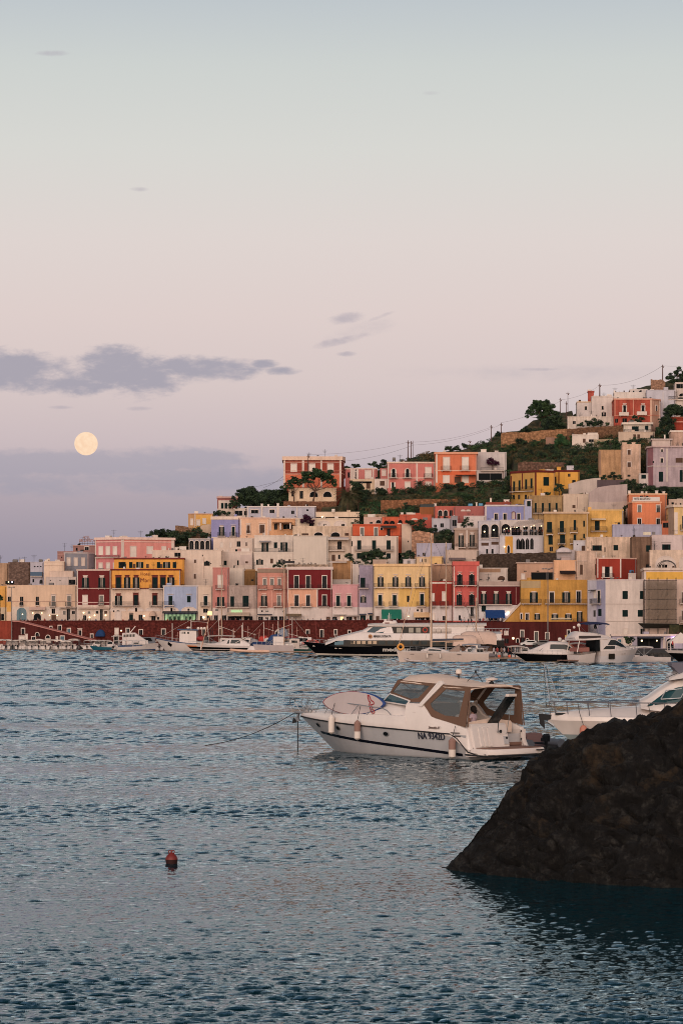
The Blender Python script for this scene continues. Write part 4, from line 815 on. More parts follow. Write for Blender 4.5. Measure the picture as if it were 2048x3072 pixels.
flatwall('pale garden wall beside the yellow annexe', 1704, 1800, 1450, 1470, (190, 170, 160), kind='plaster', tops=[(1704, 1452), (1745, 1440), (1785, 1434), (1800, 1434)])
flatwall('tall pale rendered terrace wall above the cream block', 1766, 1880, 1470, 1530, (176, 154, 150), kind='plaster', tops=[(1766, 1478), (1790, 1462), (1830, 1456), (1880, 1452)])
flatwall('dark ribbed garden fence wall below the stone tower', 1790, 1872, 1440, 1458, (92, 76, 80), kind='plaster')
flatwall('crumbling white wall with chimneys above the yellow balcony house', 1765, 1886, 1510, 1530, (190, 166, 154), kind='plaster', tops=[(1765, 1505), (1820, 1508), (1886, 1502)])
b = B('tall ochre apartment house with rows of green shutters', [1631, 1762.5], 1536, 1655, (182, 138, 74), cornice=((206, 170, 140), .4, .3), vary=.16)
for x, y0, y1, w in ((1647, 1566, 1598, 15), (1684, 1563, 1596, 12), (1723, 1560, 1591, 8), (1750.5, 1562, 1580, 5), (1650, 1606, 1634, 13), (1686, 1604, 1631, 15), (1723, 1603, 1621, 8), (1750.5, 1601, 1615, 5)): b.win(x, y0, y1, w, 'g')
for x0, x1, y in ((1637, 1657, 1603), (1671, 1694, 1599), (1707, 1731, 1597), (1671, 1694, 1631), (1707, 1722, 1630)): b.bal(x0, x1, y - 14, y)
b.win(1652, 1640, 1654, 10, 'k').win(1684, 1636, 1645, 18, 'kA')
b = B('warm yellow house with a single long balcony beside the ochre apartments', [1763, 1868], 1529, 1613, (222, 166, 74), cornice=((216, 170, 100), .3, .1), vary=.16); b.win(1790, 1563, 1591, 14, 'g').bal(1770, 1819, 1580, 1593).awn(1772, 1815, 1555, 1560, (214, 190, 160), 1.0).win(1855, 1567, 1575, 8, 'k').pil(1866, 3, 1532, 1611)
b = B('grey lavender low building front under the orange hotel sign', [1836, 1984], 1574, 1613, (164, 158, 178), Y=YD(1910, 1613) - .6); b.patch(1928, 1950, 1596, 1605, (222, 206, 180)).pil(1898, 1, 1577, 1611, (120, 116, 140))
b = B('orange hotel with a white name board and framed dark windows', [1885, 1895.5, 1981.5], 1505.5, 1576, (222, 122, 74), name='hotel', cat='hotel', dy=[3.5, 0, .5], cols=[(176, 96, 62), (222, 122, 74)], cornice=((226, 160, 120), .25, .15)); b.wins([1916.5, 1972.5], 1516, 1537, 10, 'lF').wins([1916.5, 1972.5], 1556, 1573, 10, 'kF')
yb = b.Y; fr = b.fr(1938)
sb = MB(); sb.fbox(fr, -(41 / F * yb), 41 / F * yb, H + (YH - 1503.5) / F * yb, H + (YH - 1490.5) / F * yb, -.6, -.5, mat((206, 196, 190), .6))
sbo = sb.build('sign_board', None, b.root)
fr2 = b.fr(1926); mtx = Matrix.Translation(fr2[0] - fr2[2] * .48 + Vector((0, 0, H + (YH - 1501) / F * yb))) @ Matrix.Rotation(math.atan2(fr2[1].y, fr2[1].x), 4, 'Z') @ Matrix.Rotation(math.pi / 2, 4, 'X'); text_mesh('HOTEL del CAPITANO', .78, mat((60, 48, 50), .7), mtx, 'lettering', sbo, .01, 4.0, .015)
b = B('orange rear block with roof posts behind the hotel name board', [1885, 1998], 1481, 1540, (206, 118, 76), Y=yb + 5, cornice=((230, 180, 140), .25, .15)); b.chim(1890, 1470, 7).chim(1972, 1470, 8).chim(1993, 1472, 8).win(1922, 1487, 1492, 8, 'k').win(1940, 1488, 1492, 7, 'k')
b = B('peeling white house with one pair of open shutters above the red cube', [1757, 1893], 1611.5, 1668, (214, 180, 154), vary=.22); b.win(1789, 1636, 1652, 28, 'oK').win(1845.5, 1635, 1651, 14, 'g').win(1813, 1642, 1656, 3, 'k').wins([1762], 1640, 1646, 2, 'k')
b = B('small white house with dark window left of the peeling white house', [1719, 1757], 1622, 1662, (196, 188, 192)); b.win(1749, 1637, 1653, 12, 'n').win(1731, 1632, 1635, 3, 'k')
b = B('cream stepped house with narrow doors left of the red cube', [1728, 1790], 1653, 1732, (206, 172, 150), vary=.22, Y=YD(1760, 1728)); b.win(1742.5, 1694, 1724, 8, 'n').win(1785, 1692, 1726, 3, 'n').pil(1745, 26, 1682, 1684, (190, 170, 160))
b = B('warm peach box house with a lean-to roof above the ochre balcony house', [1661, 1727], 1681, 1732, (226, 168, 124), Y=YD(1695, 1732) - .8); b.awn(1677, 1724, 1712, 1722, (40, 30, 32), 2).chim(1698, 1669, 26, (186, 160, 154))
b = B('beige block with a thin slab roof above the ochre balcony house', [1550, 1660.5], 1688, 1745, (190, 146, 120), Y=YD(1600, 1742), cornice=((200, 170, 156), .15, .25)); b.win(1637, 1717, 1742, 90, 'k').win(1568, 1723, 1738, 8, 'w').wins([1574, 1612], 1712, 1715, 8, 'k')
b = B('cluster of pale domed roofs below the small white house', [1668, 1726], 1650, 1690, (190, 172, 170), Y=YD(1700, 1685)); b.dome(1690, 1642, 1656, 46, (196, 180, 180)).win(1632 + 44, 1678, 1688, 14, 'k')
flatwall('long dark stone retaining wall below the white restaurant', 1428, 1668, 1661, 1745, (84, 68, 58), tops=[(1428, 1672), (1440, 1663), (1500, 1661), (1668, 1657)], Y=YD(1550, 1740) + 3)
b = B('tan block behind the maroon house roof', [1437, 1503.5], 1683, 1725, (170, 128, 98), Y=YD(1470, 1722)); b.patch(1437, 1503, 1715, 1719, (206, 180, 160))
b = B('small white roof house with a round arch above the maroon house', [1436, 1522], 1704, 1745, (208, 188, 176), Y=YD(1480, 1746) - 1.5, depth=3); b.win(1503, 1728, 1740, 22, 'nA').win(1465, 1732, 1737, 4, 'k').win(1441, 1738, 1740, 8, 'k').patch(1437, 1500, 1705, 1717, (170, 130, 100))
b = B('dull red cube house with white shutters and white corner', [1790, 1862, 1907.5], 1673.5, 1735, (160, 48, 28), dy=[0, 0, 3.5], cols=[(156, 46, 28), (146, 44, 28)], cornice=((214, 170, 150), .25, .1)); b.pil(1860, 4, 1676, 1733).pil(1791.5, 3, 1676, 1733).win(1820, 1700, 1731, 30, 'W').bal(1802, 1840, 1720, 1732, proj=.4)
b = B('brown brick side wall with a green shutter right of the peeling house', [1893.5, 1953], 1611, 1740, (122, 92, 74), Y=YD(1922, 1700), kind='plaster', vary=.28); b.win(1943, 1636, 1655, 13, 'g').win(1942, 1693, 1704, 12, 'k')
b = B('pale blue water tank tower and white stub beside the red cube', [1884, 1906], 1720, 1742, (200, 180, 170), Y=Yc + 17, depth=2); b.tank(1897, 1709, 13, (70, 110, 150))
b = B('white house with green window shutters, right edge mid height', [1953.5, 2120], 1605, 1655, (206, 182, 178)); b.win(1997, 1633, 1650, 25, 'oK').band(1627, 1, (150, 130, 126), 1981, 2012)
b = B('cream house with a wide round arch and iron hoops, right edge', [1947.5, 2120], 1650.5, 1712, (212, 182, 160), Y=YD(1995, 1706), vary=.2); b.win(1995, 1669, 1703, 58, 'iAF').wins([1979, 1986, 1996], 1694, 1703, 7, 'kF').win(2052, 1672, 1703, 30, 'iAF')
mb = MB(); fr = b.fr(1996)
for rr, n0 in ((2.25, 1.0), (2.0, 1.6)):
 z0 = b.z(fr, 1704); pts = [fr[0] + fr[1] * (rr * math.cos(math.pi * k / 14)) + fr[2] * n0 + Vector((0, 0, z0 + rr * .78 * math.sin(math.pi * k / 14))) for k in range(15)]; mb.path(pts, .07)
mb.build('iron_hoop', M_IRON, b.root)
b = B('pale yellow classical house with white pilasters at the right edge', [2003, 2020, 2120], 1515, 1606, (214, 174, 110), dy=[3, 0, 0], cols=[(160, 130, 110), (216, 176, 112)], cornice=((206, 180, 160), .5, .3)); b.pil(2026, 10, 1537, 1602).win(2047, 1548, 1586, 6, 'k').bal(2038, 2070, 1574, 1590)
b = B('white ragged roof block above the pale yellow classical house', [2004, 2120], 1498, 1530, (206, 178, 160), Y=YD(2030, 1520)); b.win(2016, 1507, 1513, 7, 'k')
b = B('small orange and dark pergola house right of the orange hotel', [1984, 2014], 1563, 1600, (190, 100, 64), Y=YD(2000, 1600), depth=3); b.win(1996, 1568, 1583, 18, 'k')
# upper right
b = B('tan stone ruin block left of the square tower', [1796, 1864.5], 1350, 1432, (186, 140, 98), kind='plaster', vary=.26); b.pil(1798, 4, 1352, 1424, (150, 116, 96))
b = B('square weathered tower with two dark windows and battlements', [1865, 1920.5], 1333, 1440, (206, 166, 140), vary=.24, Y=YD(1890, 1432)); b.wins([1885.5], 1350, 1364, 9, 'nF').win(1885.5, 1387, 1401, 10, 'nF').win(1885, 1424, 1430, 9, 'k').chim(1872, 1327, 13, (206, 170, 146), dd=.05).chim(1899, 1326, 10, (206, 170, 146), dd=.05)
b = B('small white house with a dark garage door beneath the square tower', [1916, 1976], 1421, 1446, (206, 190, 182), depth=4); b.win(1929, 1424, 1436, 14, 'g').win(1968, 1428, 1444, 5, 'g')
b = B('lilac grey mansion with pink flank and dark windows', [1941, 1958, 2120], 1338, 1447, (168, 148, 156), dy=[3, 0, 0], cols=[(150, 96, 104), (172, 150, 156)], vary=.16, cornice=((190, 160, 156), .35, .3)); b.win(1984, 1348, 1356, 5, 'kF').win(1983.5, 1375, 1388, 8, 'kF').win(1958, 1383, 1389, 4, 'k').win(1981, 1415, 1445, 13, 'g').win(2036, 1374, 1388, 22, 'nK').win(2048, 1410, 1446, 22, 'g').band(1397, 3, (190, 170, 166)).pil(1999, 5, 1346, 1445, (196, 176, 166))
b = B('low pale penthouse with a white roof on the lilac grey mansion', [1955, 2012], 1317, 1345, (196, 172, 162), Y=YD(2000, 1447) + 3, depth=5, cornice=((200, 176, 170), .2, .35)); b.chim(1996, 1302, 4)
b = B('pinkish stone house with a round arch at the right edge', [2010, 2120], 1292, 1350, (190, 152, 134), kind='plaster', vary=.24, cornice=((230, 210, 196), .3, .2)); b.win(2048, 1328, 1342, 8, 'kA')
b = B('dark orange house with white band at the upper right edge', [2009, 2120], 1251, 1296, (160, 54, 34), cornice=((170, 80, 60), .3, .15)); b.band(1264, 3, (214, 150, 130)).band(1271, 1.5, (100, 30, 24))
b = B('white villa with green shutters and a flat roof below the red mansion', [1869, 1952], 1268, 1297, (200, 182, 166), cornice=((220, 200, 184), .5, .5)); b.win(1904, 1279, 1294, 20, 'g').win(1888, 1279, 1293, 13, 'i').win(1938, 1277, 1291, 10, 'g').bal(1870, 1950, 1288, 1295, proj=.6)
b = B('cream lower floor with brown doors beneath the green shuttered villa', [1854, 1962], 1296, 1318, (200, 172, 150), depth=3); b.wins([1902, 1914], 1303, 1316, 8, 'n').win(1955, 1306, 1315, 12, 'k')
b = B('small white shed house on the green slope', [1715, 1794], 1304, 1332, (216, 196, 182), depth=5); b.win(1751, 1316, 1328, 8, 'n').win(1772, 1318, 1326, 14, 'k').chim(1777, 1298, 30, dd=.05).patch(1716, 1731, 1303, 1308, (200, 180, 170))
b = B('brick red mansion with two stone balconies near the hilltop', [1841, 1953.5, 1979], 1196, 1270, (176, 72, 52), dy=[0, 0, 3], cols=[(176, 72, 52), (200, 150, 126)], cornice=((216, 150, 124), .3, .2), vary=.2)
b.wins([1872, 1927], 1216, 1238, 14, 'WFH').pil(1898, 2.5, 1200, 1245, (206, 140, 116)).pil(1951, 4, 1198, 1266, (214, 176, 150)).pil(1843, 3, 1198, 1245, (206, 130, 106)).band(1245, 2.5, (206, 130, 104)).bal(1855, 1884, 1237, 1246, solid=M_TRIM).bal(1908, 1938, 1235, 1244, solid=M_TRIM).win(1872, 1255, 1268, 13, 'k').win(1838 + 10, 1256, 1268, 9, 'k').win(1967, 1217, 1233, 4, 'kF')
b = B('square white house with a small window left of the brick red mansion', [1773, 1841], 1190, 1250, (206, 188, 180)); b.win(1806, 1218, 1229, 6, 'kF').wins([1806, 1813], 1237, 1250, 6, 'kF').chim(1800, 1185, 40, dd=2).ant(1812, 1175)
b = B('low white house with grey blue tint at the top left of the hill village', [1729.5, 1773], 1205, 1252, (196, 180, 176), cornice=((216, 176, 130), .2, .1)); b.win(1755.5, 1219, 1230, 7, 'kF')
b = B('slim red chimney tower on the hill village roofs', [1763, 1780], 1173, 1215, (176, 72, 56), Y=YD(1771, 1252) + 4, depth=3, cornice=((160, 60, 46), .3, .15))
b = B('white terrace wall house beneath the hill village', [1701, 1842], 1250, 1280, (212, 190, 176), depth=4, vary=.2); b.win(1721, 1263, 1272, 8, 'k').terr(1715, 1835, 1249, n=8)
b = B('long white rear house above the brick red mansion', [1841, 1938], 1177, 1215, (214, 198, 188), Y=YD(1890, 1266) + 10); b.terr(1845, 1935, 1176, n=7).chim(1842, 1171, 4, dd=.5).chim(1850, 1176, 18, dd=1)
b = B('high white rear house with stair pipes behind the brick red mansion', [1888, 1940], 1168, 1215, (206, 192, 186), Y=YD(1890, 1266) + 13); b.ant(1900, 1152)
b = B('pale blue white long house right of the brick red mansion', [1938, 2024], 1170, 1245, (186, 180, 190), Y=YD(1980, 1236) + 1); b.pil(1987, 2, 1175, 1235, (214, 200, 196))
b = B('white villa with a glazed upper porch at the upper right edge', [2002, 2120], 1190, 1224, (206, 186, 176), Y=YD(2030, 1222)); b.wins([2036, 2045], 1187 + 5, 1200, 7, 'kF').band(1198, 3, (222, 204, 190), proud=.6).bal(2002, 2030, 1189, 1198).win(2007, 1213, 1222, 8, 'k')
b = B('square glazed lookout room above the white villa porch', [2024, 2120], 1147, 1190, (200, 180, 170), Y=YD(2030, 1222) + 3); b.win(2040, 1152, 1165, 26, 'k').win(2044, 1180, 1192, 18, 'kAF')
flatwall('ruined pale stone belvedere on the hilltop', 1951, 1994, 1137, 1162, (176, 130, 104), tops=[(1951, 1136), (1953, 1136), (1954, 1139), (1992, 1139), (1994, 1146)], Y=YD(1970, 1172))
# low red roofs in the middle distance
b = B('low orange house with little arches below the reed bank', [1146, 1198], 1551, 1577, (206, 88, 48), depth=5); b.wins([1158, 1176], 1562, 1572, 15, 'kA')
b = B('low pinkish cream house left of the little arches', [1091, 1145.5], 1552, 1577, (206, 166, 150), depth=5); b.win(1135, 1560, 1570, 16, 'kAF').win(1113, 1566, 1571, 8, 'k').chim(1108, 1541, 10).chim(1120, 1541, 10)
b = B('long orange red roofline house with a shallow arch', [1198, 1294], 1544, 1570, (196, 84, 56), depth=5); b.win(1243, 1554, 1560, 20, 'iA').win(1200, 1560, 1572, 12, 'kA').chim(1206, 1536, 8).chim(1228, 1536, 20).chim(1242, 1537, 8)
b = B('brown timber box house with a glass balustrade', [1258, 1304], 1522, 1546, (150, 86, 44), depth=4); b.chim(1308 - 2, 1509, 7); b.chim(1281, 1513, 42, (70, 76, 78), dd=.05, name='glass_screen')
b = B('red house with two dark arches left of the pink arched house', [1304.5, 1364], 1519, 1550, (190, 92, 78), depth=5); b.wins([1320, 1336], 1531, 1548, 11, 'kAF').win(1352, 1531, 1548, 8, 'k')
b = B('dusky pink house with small arches and blue tanks', [1364.5, 1456], 1519, 1545, (176, 96, 88), depth=5); b.wins([1388, 1404], 1528, 1534, 14, 'iA').tank(1412, 1509, 14, (90, 150, 180)).tank(1443, 1508, 14, (90, 150, 180)).chim(1430, 1506, 4)
b = B('red brown pitched roof house with a white chimney left of the yellow house', [1457, 1532], 1507, 1530, (150, 70, 54), depth=4); b.chim(1473, 1492, 5).chim(1520, 1497, 16)
b = B('small brick red garden house among the trees', [1270, 1294], 1561, 1583, (180, 76, 62), depth=3)
b = B('jumbled blue white house with terraces left of the beige house', [1295, 1352], 1556, 1582, (186, 178, 186), depth=4); b.win(1305, 1574, 1582, 8, 'k').win(1325, 1570, 1582, 10, 'k').terr(1297, 1350, 1555, n=4)
b = B('cluttered grey terrace house right of the blue white house', [1352.5, 1372], 1548, 1582, (150, 140, 146), depth=4); b.win(1362, 1560, 1578, 12, 'k')
b = B('white water cistern hut above the beige twin window house', [1370, 1390], 1570, 1586, (212, 196, 190), depth=3)
b = B('white flat wall house left of the white restaurant, under the palm', [1390, 1455], 1548, 1580, (206, 188, 184), depth=4); b.chim(1461 - 10, 1546, 5)
flatwall('long tan dry stone terrace wall above the reed bank', 1142, 1374, 1500, 1517, (160, 104, 68), tops=[(1142, 1501), (1200, 1500), (1270, 1497), (1374, 1498)])
flatwall('broad ochre dry stone wall below the hilltop trees', 1502, 1702, 1296, 1322, (176, 124, 84), tops=[(1502, 1302), (1510, 1297), (1575, 1297), (1640, 1290), (1702, 1287)])
flatwall('brown dry stone wall under the green shuttered villa', 1700, 1868, 1284, 1312, (130, 92, 66), tops=[(1700, 1287), (1760, 1282), (1868, 1276)])
flatwall('mossy brick wall ruin beside the white cubic house', 1552, 1704, 1385, 1408, (126, 92, 76), tops=[(1552, 1390), (1570, 1384), (1600, 1386), (1704, 1388)])
flatwall('small pinkish wall stub at the middle of the slope', 1636, 1662, 1312, 1338, (150, 112, 94), kind='plaster')
flatwall('low pale terrace edging along the upper green slope', 1780, 1862, 1318, 1322, (176, 150, 120), kind='plaster', Y=YD(1820, 1322))
flatwall('cream garden wall under the palm grove', 1090, 1160, 1543, 1553, (186, 150, 118), kind='stone')
# the slope itself, cut away under each house
tm = MB(); nx, ny = 330, 90; gv = []
for j in range(ny):
 for i in range(nx):
  px = -600 + 3200 * i / (nx - 1); Y = Yf(px) + 1.2 + (j / (ny - 1)) ** 1.1 * 175
  X = (px - CX) / F * Y; z = ground(px, Y)
  if Y - Yf(px) > 14: z += noise.noise(Vector((X * .11, Y * .11, 0))) * 0.7 - 0.2
  for bb in BL:
   if bb.xs[0] - 14 < px < bb.xs[-1] + 14 and bb.Y - 9 < Y < bb.Y + bb.depth + 3: z = min(z, bb.vis - 1.2)
  gv.append((X, Y, z))
tm.add(gv, [(j * nx + i, j * nx + i + 1, (j + 1) * nx + i + 1, (j + 1) * nx + i) for j in range(ny - 1) for i in range(nx - 1)])
struct(tm.build('hillside', earth_mat(), None, True))
# ================================================================ harbour wall, ramp, quay, promenade
def wallblk(label, xs, top, rgb, **k):
 Y0 = Yf(xs[-1]); return B(label, xs, top, 1950, rgb, name='harbour_wall', cat='harbour wall', Y=Y0, dy=[Yf(x) - Y0 for x in xs], depth=1.0, ext=2.0, **k)
b = wallblk('bright rust red end of the harbour wall at the far left', [-90, 37], 1863, (150, 56, 36), vary=.2)
hw = wallblk('long dark red harbour wall below the promenade with framed openings', [37.5, 400, 800, 1300], 1860.6, (106, 42, 36), kind='stone', cornice=((84, 30, 28), .18, .1))
for x, y0, y1, w, st in ((154, 1880, 1889, 6, 'kF'), (180.5, 1877, 1893, 9, 'kF'), (208, 1886, 1901, 9, 'bF'), (241, 1891, 1909, 9, 'kFH'), (276.5, 1903, 1914, 7, 'kF'), (351, 1886, 1904, 9, 'w'), (384, 1886, 1904, 9, 'kF'), (423.5, 1890, 1904, 10, 'kF'), (350, 1908, 1930, 13, 'kF'),
  (491, 1888, 1905, 10, 'kF'), (612, 1888, 1905, 8, 'kF'), (662, 1886, 1908, 9, 'nF'), (835, 1891, 1908, 16, 'kAF'), (923, 1891, 1902, 9, 'kF'), (965, 1890, 1912, 9, 'kF'), (1007, 1890, 1906, 7, 'kF'), (1048, 1892, 1906, 7, 'kF'), (1215, 1890, 1906, 8, 'kF')): hw.win(x, y0, y1, w, st)
hw.dome(303, 1888, 1908, 28, (28, 60, 104))
hw.lamp(366, 1892, .2)
h2 = wallblk('dark maroon harbour wall under the blue awning and ochre house', [1300.5, 1561, 1766], 1865.5, (84, 30, 28), vary=.2)
for x, y0, y1, w, st in ((1315, 1888, 1902, 8, 'kF'), (1392, 1888, 1902, 8, 'kF'), (1423, 1884, 1902, 7, 'l'), (1461, 1894, 1908, 7, 'kF'), (1496, 1902, 1920, 6, 'lF'), (1518, 1895, 1906, 9, 'iF'), (1565.5, 1892, 1912, 9, 'lF'), (1552, 1916, 1928, 7, 'kAF'), (1581, 1916, 1928, 7, 'kAF'), (1567, 1914, 1930, 10, 'k'), (1608, 1896, 1924, 10, 'lFU'), (1641, 1899, 1918, 10, 'lF'), (1705, 1891, 1920, 8, 'kF'), (1519, 1916, 1930, 10, 'k')): h2.win(x, y0, y1, w, st)
h2.lamp(1540, 1915, .28).pil(1503, 6, 1890, 1905, (210, 150, 130)).pil(1700, 10, 1906, 1920, (200, 160, 80), .4)
# ramp
Yr = Yf(276) - 3.2
rp_ = B('sloping dark red ramp with a pale handrail across the harbour wall', [40, 277], 1933, 1950, (92, 28, 26), name='harbour_ramp', cat='ramp', Y=Yr, dy=[Yf(40) - Yf(276), 0], depth=2.6, ext=2)
fr = rp_.fr(150); o, u, n = fr
def fu(px): f = rp_.fr(px); return (f[0] - o).dot(u)
def fz(px, py): f = rp_.fr(px); return H + (YH - py) / F * f[0].y
pl = [(40, 1935), (40, 1863), (58, 1864), (276, 1920), (276, 1935)]
p3 = lambda px, py, nn: o + u * fu(px) + n * nn + Vector((0, 0, fz(px, py)))
MB().prism([p3(a, c, 0.0) for a, c in pl], -n * 2.6, n * 0.01, plaster((84, 31, 28), .26)).build('wall', None, rp_.root)
mb = MB()
for (a, c), (d, e) in (((38, 1862.5), (59, 1863.5)), ((58, 1863), (277, 1919))): mb.prism([p3(a, c, 0), p3(d, e, 0), p3(d, e + 2.4, 0), p3(a, c + 2.4, 0)], -n * 2.7, n * .15, plaster((190, 122, 112)))
mb.build('handrail', None, rp_.root)
for x, y0, y1, w, st in ((70.5, 1886, 1903, 9, 'kF'), (67, 1909, 1930, 15, 'wF'), (102, 1911, 1930, 11, 'kF'), (113, 1898, 1909, 10, 'kAF'), (145, 1906, 1918, 12, 'kAF'), (145, 1918, 1930, 14, 'iF'), (188, 1909, 1930, 11, 'bFU'), (172, 1911, 1926, 4, 'w'), (81, 1904, 1918, 4, 'w')): rp_.win(x, y0, y1, w, st)
# quay and promenade
def strip(name, f0, f1, z, zb, mt, lo=-140, hi=2250):
 mb = MB(); rings = []
 for k in range(31):
  px = lo + (hi - lo) * k / 30; a = f0(px); c = f1(px); xa = (px - CX) / F
  rings.append([Vector((xa * a, a, zb)), Vector((xa * a, a, z)), Vector((xa * c, c, z)), Vector((xa * c, c, zb))])
 mb.loft(rings, mt, closed=True); return mb.build(name, None)
QE = lambda px: interp([(-200, 641), (0, 636), (230, 628), (300, 618), (1250, 583), (1450, 540), (1600, 470), (2048, 425), (2300, 415)], px)
struct(strip('quay', QE, lambda p: Yf(p) + 1.5, 0.95, -5, stone((96, 88, 84))))
struct(strip('promenade', lambda p: Yf(p) + .9, lambda p: Yf(p) + 14, 5.88, 5.0, stone((120, 104, 96)), hi=1760))
# a few steps of clutter along the quay: parked cars and vans seen end on, bollards
def car(px, Y, rgb, label, van=False, z=0.95, rz=0.0):
 t = empty('parked_van' if van else 'parked_car', (0, 0, 0), label, 'van' if van else 'car', 'cars parked on the quay', world=False)
 t.location = ((px - CX) / F * Y, Y, z); t.rotation_euler = (0, 0, rz)
 mt = mat(rgb, .3, 'plain', spec=.5); L_, W_ = (5.0, 1.9) if van else (4.0, 1.7); h = 2.0 if van else 1.45
 prof = [(-L_ / 2, .35), (-L_ / 2, .85), (-L_ * .3, .95), (-L_ * (.36 if van else .16), h), (L_ * (.46 if van else .3), h), (L_ * .47, .95 if not van else 1.2), (L_ / 2, .8), (L_ / 2, .35)]
 MB().loft([[Vector((x, y * (1 if z_ < 1 else .86), z_)) for x, z_ in prof] for y in (-W_ / 2, W_ / 2)], mt, closed=True).build('body', None, t, True)
 for sx in (-1, 1):
  for sy in (-1, 1): 
   w_ = MB(); w_.v = []; c = Vector((sx * L_ * .31, sy * W_ * .5, .32)); w_.add(*cyl_y(c, .32, .2), M_IRON); w_.build('wheel', None, t)
 for sy in (-1, 1): MB().prism([(x, sy * W_ / 2 * .93, z_) for x, z_ in ((-L_ * .22, 1.0), (-L_ * .13, h - .15), (L_ * .25, h - .15), (L_ * .36, 1.0))], (0, -.02 * sy, 0), (0, .02 * sy, 0), M_DARK).build('window', None, t)
 return t
def cyl_y(c, r, w, k=12):
 vs = []; 
 for dy in (-w / 2, w / 2):
  for i in range(k): t = 2 * math.pi * i / k; vs.append(c + Vector((r * math.cos(t), dy, r * math.sin(t))))
 return vs, [(i, (i + 1) % k, (i + 1) % k + k, i + k) for i in range(k)] + [list(range(k))[::-1], list(range(k, 2 * k))]
for px, rgb, lb, vn in ((1012, (40, 44, 52), 'dark blue van parked against the wall above the ferry bow', True), (1030, (120, 122, 130), 'silver car parked left of the ferry windows', False), (930, (200, 60, 50), 'red car parked on the quay left of the ferry bow', False),
     (905, (210, 200, 196), 'white van on the quay beside the red car', True), (1585, (196, 190, 188), 'pale car parked below the ochre house', False), (1625, (60, 60, 66), 'dark car parked below the ochre house windows', False), (870, (60, 70, 90), 'blue car on the quay behind the fishing boats', False), (436, (70, 80, 96), 'grey blue van half hidden behind the small ferry boat', True)):
 car(px, Yf(px) - 5, rgb, lb, vn, rz=R.uniform(-.2, .2))
# ================================================================ people
def skin_person(name, joints, edges, radii, mats_by_z, root=0):
 me = bpy.data.meshes.new('p'); me.from_pydata(joints, edges, []); o = bpy.data.objects.new('p', me); col.objects.link(o)
 sk = o.modifiers.new('s', 'SKIN'); su = o.modifiers.new('u', 'SUBSURF'); su.levels = 1; su.render_levels = 1
 if not me.skin_vertices: bpy.context.view_layer.objects.active = o
 for i, r in enumerate(radii): me.skin_vertices[0].data[i].radius = (r, r)
 me.skin_vertices[0].data[root].use_root = True
 bpy.context.view_layer.update()
 m2 = bpy.data.meshes.new_from_object(o.evaluated_get(bpy.context.evaluated_depsgraph_get())); bpy.data.objects.remove(o)
 m2.name = name
 for m in mats_by_z[0]: m2.materials.append(m)
 for p in m2.polygons:
  p.use_smooth = True; p.material_index = mats_by_z[1](p.center)
 return m2
SK = mat((150, 104, 84), .6); SHIRTS = [mat(c, .9) for c in ((70, 64, 74), (180, 170, 170), (40, 44, 58), (150, 50, 46), (90, 110, 130), (120, 92, 80))]; TR = [mat(c, .9) for c in ((34, 36, 46), (70, 66, 64), (30, 30, 34))]; HAIR = mat((34, 24, 22), .8)
ST_J = [(0, 0, .95), (0, 0, 1.2), (0, 0, 1.42), (0, 0, 1.52), (0, -.02, 1.68), (.17, 0, 1.4), (.24, -.02, 1.14), (.22, -.14, .92), (-.17, 0, 1.4), (-.23, .02, 1.14), (-.2, -.1, .9), (.09, 0, .88), (.11, -.02, .48), (.12, .02, .07), (.13, -.14, .04), (-.09, 0, .88), (-.12, -.05, .48), (-.13, .04, .07), (-.14, -.12, .04)]
ST_E = [(0, 1), (1, 2), (2, 3), (3, 4), (2, 5), (5, 6), (6, 7), (2, 8), (8, 9), (9, 10), (0, 11), (11, 12), (12, 13), (13, 14), (0, 15), (15, 16), (16, 17), (17, 18)]
ST_R = [.15, .14, .15, .055, .105, .06, .045, .035, .06, .045, .035, .09, .06, .045, .035, .09, .06, .045, .035]
PM = []
for k in range(6):
 j = [Vector(v) for v in ST_J]
 if k % 2: j[7] = Vector((.1, -.28, 1.2)); j[6] = Vector((.26, -.08, 1.15))
 if k == 2: j[10] = Vector((-.08, -.3, 1.25))
 def sel(c):
  if c.z > 1.69 or (c.z > 1.58 and c.y > .02): return 3
  if c.z > 1.46: return 0
  if c.z < .92 and abs(c.x) < .2 and c.z > .1: return 2
  if abs(c.x) > .2 and c.z < 1.12 or c.y < -.16: return 0
  return 1 if c.z > .9 else 2
 PM.append(skin_person('person', j, ST_E, ST_R, ([SK, SHIRTS[k], TR[k % 3], HAIR], sel)))
def person(x, Y, z, label, group, k=None, rz=None, s=1.0):
 o = bpy.data.objects.new('person', PM[R.randrange(6) if k is None else k]); col.objects.link(o); o.location = (x, Y, z); o.rotation_euler = (0, 0, R.uniform(-3, 3) if rz is None else rz); o.scale = (s, s, s)
 return tag(o, label, 'person', group)
xs_ = [62, 73, 85, 92, 99, 112, 120, 133, 150, 163, 172, 186, 196, 207, 222, 238, 250, 262, 275, 290, 315, 340, 372, 386, 404, 430, 505, 517, 530, 548, 560, 575, 585, 605, 625, 645, 660, 676, 690, 706, 722, 735, 748, 762, 780, 798, 812, 828, 843, 860, 876, 890, 904, 925, 940, 960, 985, 1000, 1012, 1030, 1045, 1060, 1085, 1105, 1190, 1215, 1250, 1262, 1275, 1310, 1385, 1392, 1404, 1412, 1440, 1449, 1460, 1470, 1480, 1490, 1500, 1508]
for x in xs_:
 x += R.uniform(-3, 3); Y = Yf(x) + R.uniform(1.8, 4.5); person((x - CX) / F * Y, Y, 5.88, 'small evening stroller seen behind the promenade parapet', 'people strolling on the promenade', s=R.uniform(.92, 1.04))
